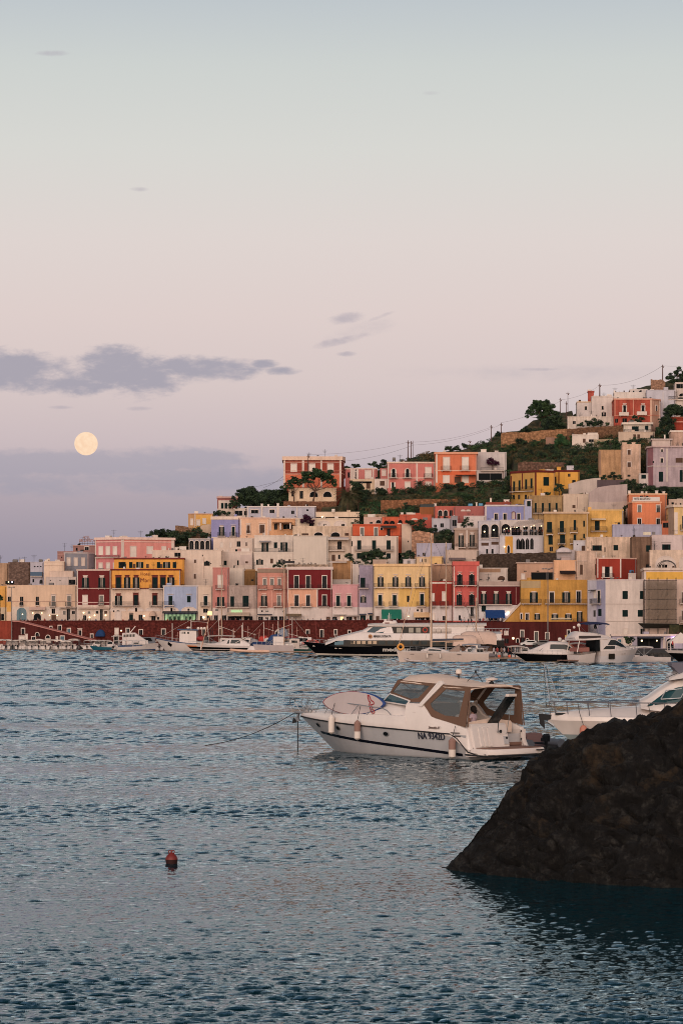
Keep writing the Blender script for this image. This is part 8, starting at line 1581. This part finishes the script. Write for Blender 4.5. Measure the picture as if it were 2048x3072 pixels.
# windscreen
WG = clearpane('windscreen_glass', (.02, .06, .08), .88); CP = clearpane('clear_canvas_window', (.14, .17, .19), .5)
def panel(name, outer, inner, cloth, th=.02, pane=CP, n=(0, 1, 0)):
 """cloth frame between two outlines with a clear window inside"""
 n = Vector(n) * th; mb = MB(); k = len(outer)
 for i in range(k):
  j = (i + 1) % k; q = [Vector(outer[i]), Vector(outer[j]), Vector(inner[j]), Vector(inner[i])]; mb.hexa([v - n for v in q] + [v + n for v in q])
 o = mb.build(name, cloth, hero); MB().add([Vector(v) for v in inner], [tuple(range(k))]).build('clear_window', pane, o, recalc=False)
for sg in (1, -1):
 panel('windscreen', [(5.55, sg * .02, 2.12), (5.2, sg * .95, 2.1), (4.75, sg * .98, 2.45), (5.0, sg * .02, 2.5)], [(5.50, sg * .06, 2.15), (5.2, sg * .90, 2.14), (4.80, sg * .93, 2.42), (5.0, sg * .06, 2.46)], HG, .015, WG, (1, 0, .4))
 panel('windscreen_side', [(5.2, sg * .95, 2.08), (3.3, sg * 1.46, 1.98), (3.2, sg * 1.42, 2.2), (4.75, sg * .98, 2.45)], [(5.1, sg * .98, 2.13), (3.4, sg * 1.44, 2.03), (3.3, sg * 1.41, 2.17), (4.74, sg * 1.0, 2.40)], HG, .015, WG, (0, 1, .3))
 # canvas enclosure
 panel('canvas_side_front', [(4.75, sg * .98, 2.42), (3.1, sg * 1.42, 2.14), (2.45, sg * 1.46, 2.14), (1.62, sg * 1.36, 2.86), (4.3, sg * .98, 2.98)], [(4.55, sg * 1.03, 2.50), (3.2, sg * 1.40, 2.26), (2.75, sg * 1.42, 2.30), (2.2, sg * 1.36, 2.78), (4.15, sg * 1.02, 2.86)], TAN)
 panel('canvas_side_aft', [(2.38, sg * 1.52, 2.08), (2.12, sg * 1.55, 1.84), (1.9, sg * 1.56, 1.6), (.9, sg * 1.6, 1.40), (.06, sg * 1.62, 1.24), (.02, sg * 1.40, 2.78), (1.5, sg * 1.36, 2.84)], [(2.02, sg * 1.50, 2.10), (1.96, sg * 1.52, 1.98), (1.8, sg * 1.53, 1.85), (1.2, sg * 1.56, 1.66), (.45, sg * 1.57, 1.62), (.26, sg * 1.42, 2.62), (1.32, sg * 1.38, 2.66)], TAN)
 # raked radar arch
 q = [(2.62, 1.55, 2.02), (2.42, 1.57, 1.98), (1.42, 1.40, 2.86), (1.5, 1.38, 2.99), (1.68, 1.36, 2.98)]; MB().prism([(x, sg * y, z) for x, y, z in q], (0, -.05, 0), (0, .05, 0)).build('radar_arch', HG, hero)
panel('canvas_front', [(4.78, -.97, 2.43), (5.02, 0, 2.5), (4.78, .97, 2.43), (4.33, .96, 2.98), (4.42, 0, 3.08), (4.33, -.96, 2.98)], [(4.76, -.82, 2.52), (4.94, 0, 2.58), (4.76, .82, 2.52), (4.42, .80, 2.90), (4.5, 0, 2.97), (4.42, -.80, 2.90)], TAN, .02, CP, (1, 0, .3))
rings = []
for x, w_, z, cr in ((4.4, .9, 2.97, .10), (4.1, 1.05, 3.03, .16), (3.2, 1.2, 2.98, .24), (2.2, 1.32, 2.90, .2), (1.55, 1.38, 2.88, .10), (1.4, 1.4, 2.86, .06), (.7, 1.42, 2.83, .08), (.0, 1.42, 2.80, .04), (-.04, 1.42, 2.74, .02)):
 rings.append([Vector((x, w_ * u, z - .1 * abs(u) ** 3 + cr * (1 - u * u) + .012 * math.sin(9 * u + x * 7))) for u in [-1 + k / 6 for k in range(13)]])
o = MB().loft(rings, None, caps=False).build('canvas_roof', TAN2, hero, True); so_ = o.modifiers.new('thick', 'SOLIDIFY'); so_.thickness = .035
mb = MB().tube((.0, -1.44, 2.74), (.0, 1.44, 2.74), .03); 
for sg in (1, -1): mb.tube((.0, sg * 1.42, 2.75), (-.04, sg * 1.60, 1.24), .025)
mb.build('canvas_frame', mat((110, 76, 58), .6), hero)
for sg in (1, -1):
 mb = MB().tube((4.3, sg * .95, 2.95), (2.0, sg * 1.4, 2.1), .018)
 mb.build('roof_strut', mat((110, 76, 58), .6), hero)
# electronics on the roof
MB().lathe((1.95, 0, 3.0), [(.03, 0), (.03, .22)], 8, RUBBER).lathe((1.95, 0, 3.22), [(.03, 0), (.12, .03), (.12, .16), (.06, .21), (.01, .22)], 16, M_WHITE).build('gps_dome', None, hero, True)
mb = MB().tube((1.3, .2, 2.95), (1.05, 0, 3.3), .012).tube((.85, -.2, 2.92), (1.05, 0, 3.3), .012).lathe((1.05, 0, 3.28), [(.04, 0), (.04, .1)], 8); mb.build('light_mast', RUBBER, hero)
MB().lathe((.3, -.1, 2.86), [(.1, 0), (.09, .08)], 12, RUBBER).lathe((.3, -.1, 2.98), [(.08, 0), (.24, .05), (.24, .09), (.1, .14)], 20, M_WHITE).tube((.3, -.1, 2.9), (.3, -.1, 3.0), .05, mt=RUBBER).build('radar', None, hero, True)
MB().tube((.25, -.25, 2.9), (-1.6, -1.0, 3.7), .006, .004).build('whip_aerial', M_IRON, hero)
# raised gangway
MB().prism([(.28, -.05, 1.36), (-.72, -.05, 2.46), (-.80, -.05, 2.38), (.16, -.05, 1.28)], (0, -.22, 0), (0, .22, 0), glassy('gangway_black', (.012, .014, .014), .25, .5)).prism([(-.70, -.05, 2.50), (-.86, -.05, 2.50), (-.84, -.05, 2.40), (-.66, -.05, 2.40)], (0, -.23, 0), (0, .23, 0), M_WHITE).tube((-.28, 0.18, 1.0), (-.35, 0.18, 1.85), .015, mt=RUBBER).tube((-.3, -.3, .95), (-.55, -.3, 2.1), .012, mt=M_STEEL).build('gangway', None, hero)
# guard rail and pulpit
for sg in (1, -1):
 mb = MB(); tops = []
 for x in (5.3, 6.3, 7.3, 8.3, 9.2, 10.0, 10.7):
  q = hpt(x / HL, 1, sg); y = q.y - sg * min(.1, abs(q.y)); zt_ = interp([(5.3, 1.92), (7.3, 2.02), (9, 2.1), (10.7, 2.13)], x); tp = Vector((x - .25, y * .97, zt_)) if x > 5.4 else Vector((5.1, y * .97, 1.9)); tops.append(tp); mb.tube((x + .12, y, zd(x) - .02), tp, .013)
 e = Vector((11.05, sg * .22, 2.14)); mb.path([Vector((4.1, sg * 1.58, 1.6)), Vector((4.35, sg * 1.56, 1.78)), Vector((4.7, sg * 1.53, 1.88))] + tops + [e, Vector((11.15, sg * .18, 1.95)), Vector((10.85, sg * .12, 1.55))], .017, 6)
 mb.build('guard_rail', M_STEEL, hero)
mb = MB(); mb.path([Vector((11.0, .2, 2.12)), Vector((11.45, .12, 2.12)), Vector((11.62, 0, 2.0)), Vector((11.68, 0, 1.85))], .015).path([Vector((11.0, -.2, 2.12)), Vector((11.45, -.12, 2.12)), Vector((11.62, 0, 2.0))], .015).path([Vector((11.5, .1, 1.85)), Vector((11.35, .12, 1.68)), Vector((10.8, .1, 1.62))], .013).build('pulpit', M_STEEL, hero)
MB().box((10.6, -.12, 1.5), (11.25, .12, 1.56), M_STEEL).lathe((11.2, 0, 1.5), [(.05, -.1), (.05, .1)], 10, RUBBER, 'x').build('bow_roller', None, hero); MB().prism([(11.05, 0, 1.52), (11.25, 0, 1.30), (11.2, 0, 1.12), (11.0, 0, 1.16), (11.12, 0, 1.3)], (0, -.04, 0), (0, .04, 0), M_STEEL).prism([(11.3, .1, 1.3), (11.38, .1, 1.05), (11.15, .0, 1.1)], (0, -.02, 0), (0, .02, 0), RUBBER).build('anchor', None, hero)
mb = MB().lathe((10.3, .1, 1.56), [(.09, 0), (.09, .08), (.05, .12)], 12, M_STEEL).build('windlass', None, hero)
# portholes, lettering
for x, z in ((9.15, 1.06), (7.35, 1.0), (4.25, .87)):
 for sg in (1, -1):
  q = side_at(x, z, sg); q2 = side_at(x + .15, z, sg); a = math.atan2(q2.y - q.y, q2.x - q.x + 1e-6); q3 = side_at(x, z - .1, sg); tl = (abs(q.y) - abs(q3.y)) / .1
  mb = MB(); vs = []; k = 18
  for rr, pr in ((1.0, .03), (.78, .035), (.74, .01)):
   for i in range(k):
    t_ = 2 * math.pi * i / k; dx = .165 * rr * math.cos(t_); dz = .095 * rr * math.sin(t_); vs.append(Vector((x + dx * math.cos(a), q.y + dx * math.sin(a) + sg * (pr + tl * dz), z + dz)))
  mb.add(vs[:2 * k], [(i, (i + 1) % k, (i + 1) % k + k, i + k) for i in range(k)], M_STEEL); mb.add(vs[k:], [(i, (i + 1) % k, (i + 1) % k + k, i + k) for i in range(k)] + [list(range(k, 2 * k))], M_DARK); mb.build('porthole', None, hero, recalc=False)
q = side_at(1.78, .8); q1 = side_at(1.78, .95); q0 = side_at(1.78, .65)
txt = side_text('NA 9342D', .36, mat((40, 42, 58), .5), 1.78, q0.y + .012, .66, hero, 1.42, .002)
txt.data.transform(Matrix.Translation((0, -(q0.y + .012), -.66))); txt.data.transform(Matrix.Rotation(-math.atan2(q1.y - q0.y, .3), 4, 'X')); txt.data.transform(Matrix.Translation((0, q0.y + .035, .66)))
side_text('Smeraldo 37', .13, mat((120, 92, 84), .5), 1.62, 1.745, 1.12, hero, .62, 0, .5); side_text('CRANCHI', .07, mat((140, 110, 100), .5), 2.95, 1.60, 1.68, hero, .45)
# fenders
def hfender(x, z1, z0, r, top, brown):
 q = side_at(x, (z0 + z1) / 2); y = max(q.y, hpt(min(1, x / HL), 1, 1).y) + r + .015; h = z1 - z0
 t = MB().lathe((x, y, z0), [(.02, -.03), (r * .55, 0), (r, .05), (r, h * .45)], 18, M_WHITE).lathe((x, y, z0), [(r * 1.01, h * .45), (r * 1.01, h - .06), (r * .6, h), (.03, h + .05)], 18, mat((146, 108, 96), .9) if brown else M_WHITE).path([Vector((x, y, z1 + .03)), Vector((x - .03, y - .15, top))], .012, 5, M_IRON)
 return t.build('fender', None, hero, True)
hfender(7.55, 1.48, .78, .13, 2.0, False); hfender(5.75, 1.32, .60, .13, 1.94, True); hfender(.55, .78, .06, .14, 1.28, True)
# board: a thing of its own, lashed along the guard rail
bm_ = empty('paddle_board', (BX - cT * 6.5 - sT * 1.28, BY + sT * 6.5 - cT * 1.28, 2.03), 'white paddle board with red and blue rim standing on edge along the guard rail', 'paddle board', None, math.pi - TH, False); k = 40; L2 = 1.78; vsF = []; out = []
for i in range(k):
 t_ = 2 * math.pi * i / k; cx_ = math.cos(t_); sx_ = math.sin(t_); out.append((L2 * math.copysign(abs(cx_) ** .92, cx_), math.copysign(.46 * abs(sx_) ** 1.35, sx_)))
lean = lambda z: .10 * z
def brd(y, s_): return [Vector((x * s_, y - lean(z), z * s_ + .0)) for x, z in out]
mb = MB(); mb.add(brd(.06, .95), [list(range(k))]); mb.build('board_face', mat((190, 172, 170), .35, 'gelcoat', vary=.04), bm_, recalc=False)
RB, BB_ = mat((150, 44, 52), .4), mat((40, 70, 130), .4); mb = MB()
r3 = [brd(.06, .95), brd(.03, 1.0), brd(-.05, 1.0), brd(-.07, .95)]
for a, c in zip(r3[:-1], r3[1:]):
 for i in range(k): j = (i + 1) % k; x = out[i][0]; mb.add([a[i], a[j], c[j], c[i]], [(0, 1, 2, 3)], RB if (x > .0) else BB_)
mb.add(r3[-1], [list(range(k))[::-1]], BB_); mb.build('board_rim', None, bm_, recalc=False)
lg = [(-.83, .33), (-.91, .31), (-1.02, .14), (-1.19, .06), (-1.21, -.02), (-1.06, -.04), (-1.14, -.22), (-1.27, -.30), (-1.27, -.38), (-1.16, -.38), (-1.08, -.30), (-.96, -.05), (-1.0, .06), (-.93, .08), (-.86, .22)]
MB().path([Vector((x, .075 - lean(z), z)) for x, z in lg + lg[:1]], .022, 5).build('board_logo', mat((160, 30, 44), .5), bm_)
# seated person in the cockpit, seen from behind
J = [(0, 0, .10), (0, 0, .33), (0, .0, .56), (.0, .02, .66), (.02, .03, .80), (.19, 0, .53), (.27, .06, .28), (.22, .26, .18), (-.19, 0, .53), (-.27, .05, .28), (-.2, .26, .2), (.1, .1, .08), (.14, .48, .10), (.14, .52, -.30), (.14, .64, -.34), (-.1, .1, .08), (-.14, .48, .10), (-.14, .52, -.30), (-.14, .64, -.34)]
def sel2(c):
 if c.z > .845 or (c.z > .70 and c.y < .04): return 3
 if c.z > .615: return 0
 if abs(c.x) > .215 and c.z < .44 or (c.y > .12 and c.z > .13): return 0
 return 1 if c.z > .17 else 2
PINK = mat((206, 176, 186), .9)
pm = skin_person('person', [Vector(v) for v in J], ST_E, [.16, .135, .15, .055, .10, .065, .045, .035, .065, .045, .035, .1, .075, .055, .045, .1, .075, .055, .045], ([SK, PINK, TR[0], HAIR], sel2))
pl_ = (.78, .42, 1.10); po = bpy.data.objects.new('person', pm); col.objects.link(po); po.location = (BX - cT * pl_[0] - sT * pl_[1], BY + sT * pl_[0] - cT * pl_[1], pl_[2]); po.rotation_euler = (0, 0, math.pi / 2 - TH + .25)
tag(po, 'person with dark hair and pale pink top seated in the foreground motorboat cockpit', 'person')
hm = MB().ball((0.02, .0, .80), .125, HAIR, 12, (.95, 1.0, 1.05)).lathe((.02, -.06, .62), [(.05, 0), (.085, .06), (.10, .14)], 10, HAIR).build('hair', None, None, True); hm.parent = po
# lines
def line(name, pts, r, mt, label, cat='rope'): o = MB().path(pts, r, 6); return one(o, name, mt, pts[0], label, cat)
lw = lambda x, y, z: Vector((BX - cT * x - sT * y, BY + sT * x - cT * y, z))
a = lw(11.2, 0, 1.55); e = P(615, 2236, H * F / (2236 - YH)); line('anchor_rope', [a.lerp(e, k / 12) - Vector((0, 0, .25 * 4 * (k / 12) * (1 - k / 12))) for k in range(13)], .016, mat((44, 38, 40), .9), 'slack dark anchor rope running from the bow into the water')
line('anchor_chain', [lw(11.1, .05, 1.15), lw(11.1, .05, -.2)], .022, M_IRON, 'dark line hanging straight down from the motorboat bow', 'chain')
# tender behind the swim platform
t = boat('grey inflatable tender with a dark engine behind the swim platform', 1630, 104.5, math.radians(118), 'inflatable_boat', 'inflatable boat'); ringtube(t, 3.2, 1.5, .2, .34, mat((110, 112, 120), .5)); hull(t, 3.0, 1.1, .3, .4, .4, [mat((60, 56, 60), .6)] * 2, n=8, deck=mat((128, 92, 90), .8)); cabin(t, [(.9, .45, .4, .4, .75), (1.4, .45, .4, .4, .72)], mat((140, 104, 100), .7), 'seat'); outboard(t, .2, 0, .45, s=.6); MB().tube((1.7, .3, .4), (1.75, .3, 1.0), .02, mt=M_IRON).ball((1.75, .3, 1.05), .07, RUBBER).build('light_mast', None, t); MB().path([Vector((.3, .75, .6)), Vector((1.3, .8, .58)), Vector((2.3, .7, .62))], .02).build('grab_line', M_IRON, t)
t.location = ((1632 - CX) / F * 104.5, 103.6, 0)
# ================================================================ white yacht at the right, behind the rock
YY = 101.0; dg = math.radians(180 - 4); t = boat('large white motor yacht with a long bow rail half hidden by the rock', 0, YY, dg, 'motor_yacht', 'motor yacht'); LY = 15.5; d = Vector((math.cos(dg), math.sin(dg), 0)); t.location = Vector(((1641 - CX) / F * YY, YY, 0)) - d * LY
pt = hull(t, LY, 4.4, 1.35, 1.42, 1.5, [gel((100, 122, 124)), gel((104, 126, 128)), gel((140, 150, 150)), HG], (0, .12, .6, .86, 1.0), a=.5, p=2.0, n=24, flare=.64, deck=None)  # lower bands darkened teal: shade and water reflection put into the hull colour
yx = lambda px: LY - (px - 1641) / F * YY
def yz(py, dy=0): return H + (YH - py) / F * (YY - .6 + dy)
rings = []
for k in range(23):
 x = LY * .995 - (LY * .995 - 2) * (k / 22) ** 1.15; b = max(.01, pt(min(1, x / LY), 1, 1).y); q = interp([(0, .52), (9.6, .50), (12.4, .34), (14.2, .2), (15.5, .06)], x)
 rings.append([Vector((x, -b, 1.40)), Vector((x, -b * .97, 1.56)), Vector((x, -b * .8, 1.62)), Vector((x, -b * .5, 1.62 + q * .8)), Vector((x, 0, 1.62 + q)), Vector((x, b * .5, 1.62 + q * .8)), Vector((x, b * .8, 1.62)), Vector((x, b * .97, 1.56)), Vector((x, b, 1.40))])
MB().loft(rings).build('deck', HG, t, True)
s_ = [(4, 1.75, 1.5, 1.7, 3.25), (yx(2075), 1.75, 1.5, 1.7, 3.15), (yx(2020), 1.7, 1.35, 1.75, 2.98), (yx(1985), 1.6, 1.2, 1.8, 2.72), (yx(1940), 1.4, .95, 1.85, 2.32), (yx(1915), 1.2, .8, 1.9, 2.15)]; cabin(t, s_, HG, 'cabin')
TEAL = glassy('teal_yacht_glass', (.010, .05, .062), .05, .3); sidewin(t, s_, 4.6, yx(1932), .34, .80, TEAL, cut1=-.7, n=40, off=.05)
MB().path([Vector((yx(2030), 1.66, 2.33)), Vector((yx(1972), 1.60, 2.28)), Vector((yx(1988), 1.45, 2.62)), Vector((yx(2046), 1.52, 2.70)), Vector((yx(2030), 1.66, 2.33))], .02).build('window_frame', M_STEEL, t)
cabin(t, [(3.5, 1.9, 1.8, 3.1, 3.4), (yx(2040), 1.8, 1.7, 3.1, 3.3), (yx(1998), 1.4, 1.2, 3.0, 3.12)], HG, 'hard_top'); GR = mat((96, 92, 104), .7)
MB().prism([(yx(2005), 1.4, yz(1988)), (yx(2004), 1.4, yz(1997)), (yx(2012), 1.4, yz(2003)), (yx(2034), 1.4, yz(2030)), (yx(2110), 1.4, yz(2032)), (yx(2110), 1.4, yz(1984))], (0, -2.8, 0), (0, 0, 0), GR).build('flybridge_cover', None, t); MB().path([Vector((yx(1984), 1.4, yz(2034))), Vector((yx(2020), 1.4, yz(2018)))], .012).build('aerial', M_IRON, t)
for sg in (1, -1):
 mb = MB(); tops = []
 for px in (1650, 1665, 1702, 1765, 1828, 1903, 1985, 2060):
  x = yx(px); q = pt(min(.992, x / LY), 1, sg); y = q.y - sg * min(.12, abs(q.y) * .5); b = Vector((x, y, 1.58)); tp = Vector((x + .05, y * 1.0, 2.13)); tops.append(tp); mb.tube(b, tp, .016)
 tops = [Vector((LY - .05, 0, 2.12))] + tops; mb.path(tops, .02); mb.build('guard_rail', mat((90, 88, 96), .4), t)
mb = MB().prism([(15.3, 0, 1.62), (15.85, 0, 1.66), (15.8, 0, 1.25), (15.6, 0, 1.05), (15.62, 0, 1.4), (15.3, 0, 1.45)], (0, -.08, 0), (0, .08, 0), RUBBER).tube((15.5, 0, 1.35), (15.25, 0, 1.18), .06, mt=M_STEEL); mb.box((13.4, -.25, 1.62), (15.2, .25, 1.7), RUBBER).build('anchor', None, t)
for px, x2 in ((1745, 1), (1950, 1)):
 x = yx(px); q = pt(x / LY, 1, 1); mb = MB().lathe((x - .02, q.y + .16, .55), [(.03, -.03), (.1, 0), (.15, .06), (.15, .55), (.1, .66), (.03, .7)], 16, mat((190, 112, 88), .6)).path([Vector((x - .02, q.y + .16, 1.24)), Vector((x + .12, q.y - .05, 1.7)), Vector((x + .2, q.y - .12, 2.13))], .012, 5, M_IRON); mb.build('fender', None, t, True)
q = pt(yx(1725) / LY, .62, 1); MB().box((q.x - .12, q.y - .05, .72), (q.x + .14, q.y + .03, .92), M_DARK).build('porthole', None, t)
M_ROPE = mat((206, 196, 194), .9)
for (p0, p1, lb) in ((P(1649, 2106, 101.4), P(1630, 1992, 366), 'left pale mooring line running from the yacht bow rail to the quay yachts'), (P(1676, 2106, 102.2), P(1637, 1992, 366), 'right pale mooring line running from the yacht bow to the quay yachts')):
 one(MB().tube(p0, p1, .016, .045, 6), 'mooring_line', M_ROPE, p0, lb, 'rope')
# ================================================================ rock
SIL = [(1325, 2612), (1343, 2598), (1376, 2563), (1417, 2507), (1473, 2447), (1506, 2400), (1534, 2370), (1552, 2362), (1571, 2322), (1587, 2290), (1617, 2266), (1645, 2244), (1687, 2238), (1724, 2222), (1740, 2192), (1766, 2181), (1807, 2174), (1845, 2168), (1863, 2174), (1886, 2164), (1924, 2150), (1970, 2138), (2002, 2122), (2048, 2103), (2150, 2075), (2300, 2060), (2550, 2110), (2700, 2230), (2800, 2300), (2920, 2480), (3000, 2640)]
rm = MB(); nu, nv = 420, 190; rv = []
for i in range(nu + 1):
 px = 1325 + (3000 - 1325) * (i / nu) ** 1.25; py = interp(SIL, px); Yb = interp([(1325, 53.6), (1500, 52.4), (1700, 51.0), (2048, 49.6), (3000, 49)], px)
 Yr = Yb; 
 for _ in range(4): z = max(.0, H + (YH - py) / F * Yr); Yr = Yb + .15 + z * 1.15
 X0 = (px - CX) / F
 for j in range(nv + 1):
  v = j / nv
  if v < .62:
   s_ = v / .62; Y = Yb - .5 + (Yr - Yb + .5) * s_; zz_ = (z + .35) * (1 - (1 - s_) ** 1.35) - .35
  else:
   s_ = (v - .62) / .38; Y = Yr + s_ * (1.2 + z * .9); zz_ = (z + .5) * (1 - s_ ** 1.6) - .5
  p = Vector((X0 * Yr + (Y - Yr) * .10, Y, zz_)); q = Vector((p.x, p.y * .8, p.z * 1.3))
  rg = 1 - abs(noise.noise(q * .9)) * 2; r2 = 1 - abs(noise.noise(q * 2.4 + Vector((5, 1, 2)))) * 2; r3_ = noise.noise(q * 6.5); r4 = noise.noise(q * 17); bl = noise.cell(Vector((q.x * 2.1 + q.z, q.y * 2.1, q.z * 2.6)))
  amp = min(1.0, .25 + z * .45); cr = abs(noise.noise(Vector((q.x * .8 + q.z * 1.9, q.y * 1.5, q.z * 1.1 - q.x * .5)))); dsp = (.34 * (rg - .45) + .20 * (r2 - .45) + .10 * r3_ + .05 * r4 + .03 * bl - .30 * max(0, .12 - cr) / .12 * .6) * amp
  k = 1 - .5 * math.exp(-((v - .62) / .05) ** 2); nrm = Vector((-.35, -.75, .6)).normalized() if v < .62 else Vector((0, .5, .8)).normalized()
  rv.append(p + nrm * dsp * k)
rm.add(rv, [(i * (nv + 1) + j, (i + 1) * (nv + 1) + j, (i + 1) * (nv + 1) + j + 1, i * (nv + 1) + j + 1) for i in range(nu) for j in range(nv)])
rk = bpy.data.materials.new('dark_volcanic_rock'); nt, N, L, b = nodes_of(rk); b.inputs['Roughness'].default_value = .8; b.inputs['Specular IOR Level'].default_value = .25
g = N.new('ShaderNodeNewGeometry')
def rn(sc, det, ro, mp_=(1, 1, 1)):
 m_ = N.new('ShaderNodeMapping'); m_.inputs['Scale'].default_value = mp_; L.new(g.outputs['Position'], m_.inputs['Vector']); n = N.new('ShaderNodeTexNoise'); n.inputs['Scale'].default_value = sc; n.inputs['Detail'].default_value = det; n.inputs['Roughness'].default_value = ro; L.new(m_.outputs[0], n.inputs['Vector']); return n.outputs['Fac']
r1 = N.new('ShaderNodeValToRGB'); e = r1.color_ramp.elements; e[0].position = .34; e[0].color = (.005, .005, .006, 1); e[1].position = .66; e[1].color = (.060, .059, .056, 1); x_ = e.new(.52); x_.color = (.013, .0125, .013, 1); L.new(rn(3.4, 10, .78), r1.inputs[0])
r2_ = N.new('ShaderNodeMapRange'); r2_.inputs['From Min'].default_value = .54; r2_.inputs['From Max'].default_value = .70; L.new(rn(.9, 6, .7), r2_.inputs[0])
sp = N.new('ShaderNodeSeparateXYZ'); L.new(g.outputs['Position'], sp.inputs[0]); wet = N.new('ShaderNodeMapRange'); wet.inputs['From Min'].default_value = .15; wet.inputs['From Max'].default_value = 1.1; L.new(sp.outputs[2], wet.inputs[0])
mm_ = N.new('ShaderNodeMath'); mm_.operation = 'MULTIPLY'; L.new(r2_.outputs[0], mm_.inputs[0]); L.new(wet.outputs[0], mm_.inputs[1])
mx = N.new('ShaderNodeMix'); mx.data_type = 'RGBA'; L.new(mm_.outputs[0], mx.inputs['Factor']); L.new(r1.outputs[0], mx.inputs['A']); mx.inputs['B'].default_value = (.085, .058, .034, 1); L.new(mx.outputs['Result'], b.inputs['Base Color'])
bp_ = N.new('ShaderNodeBump'); bp_.inputs['Strength'].default_value = 1.0; bp_.inputs['Distance'].default_value = .22; L.new(rn(7, 9, .75), bp_.inputs['Height']); L.new(bp_.outputs[0], b.inputs['Normal'])
ro = rm.build('rock', rk, None, True); tag(ro, 'massive dark brown rock rising from the water in the right foreground', 'rock')
# ================================================================ red buoy
Yb = H * F / (2591 - YH); t = empty('mooring_buoy', (P(515, 2591, Yb).x, Yb, 0), 'dark red mooring buoy with a two eyed handle, alone in the foreground water', 'buoy', None, .1, False); RD = mat((120, 30, 26), .45, 'gelcoat', vary=.15)
MB().lathe((0, 0, 0), [(.05, -.12), (.115, -.05), (.118, .0), (.128, .06), (.134, .10)], 28, mat((52, 22, 22), .6)).build('weedy_waterline', None, t, True)
MB().lathe((0, 0, 0), [(.134, .10), (.130, .13), (.112, .17), (.09, .20), (.065, .225), (.05, .245), (.03, .255)], 28, RD).build('float', None, t, True)
mb = MB(); 
for sg in (-1, 1): mb.path([Vector((sg * .035 + .028 * math.cos(2 * math.pi * i / 12), 0, .275 + .034 * math.sin(2 * math.pi * i / 12))) for i in range(13)], .012, 8)
mb.box((-.012, -.012, .24), (.012, .012, .315)).build('handle', RD, t, True)
t.scale = (1, 1, .92)
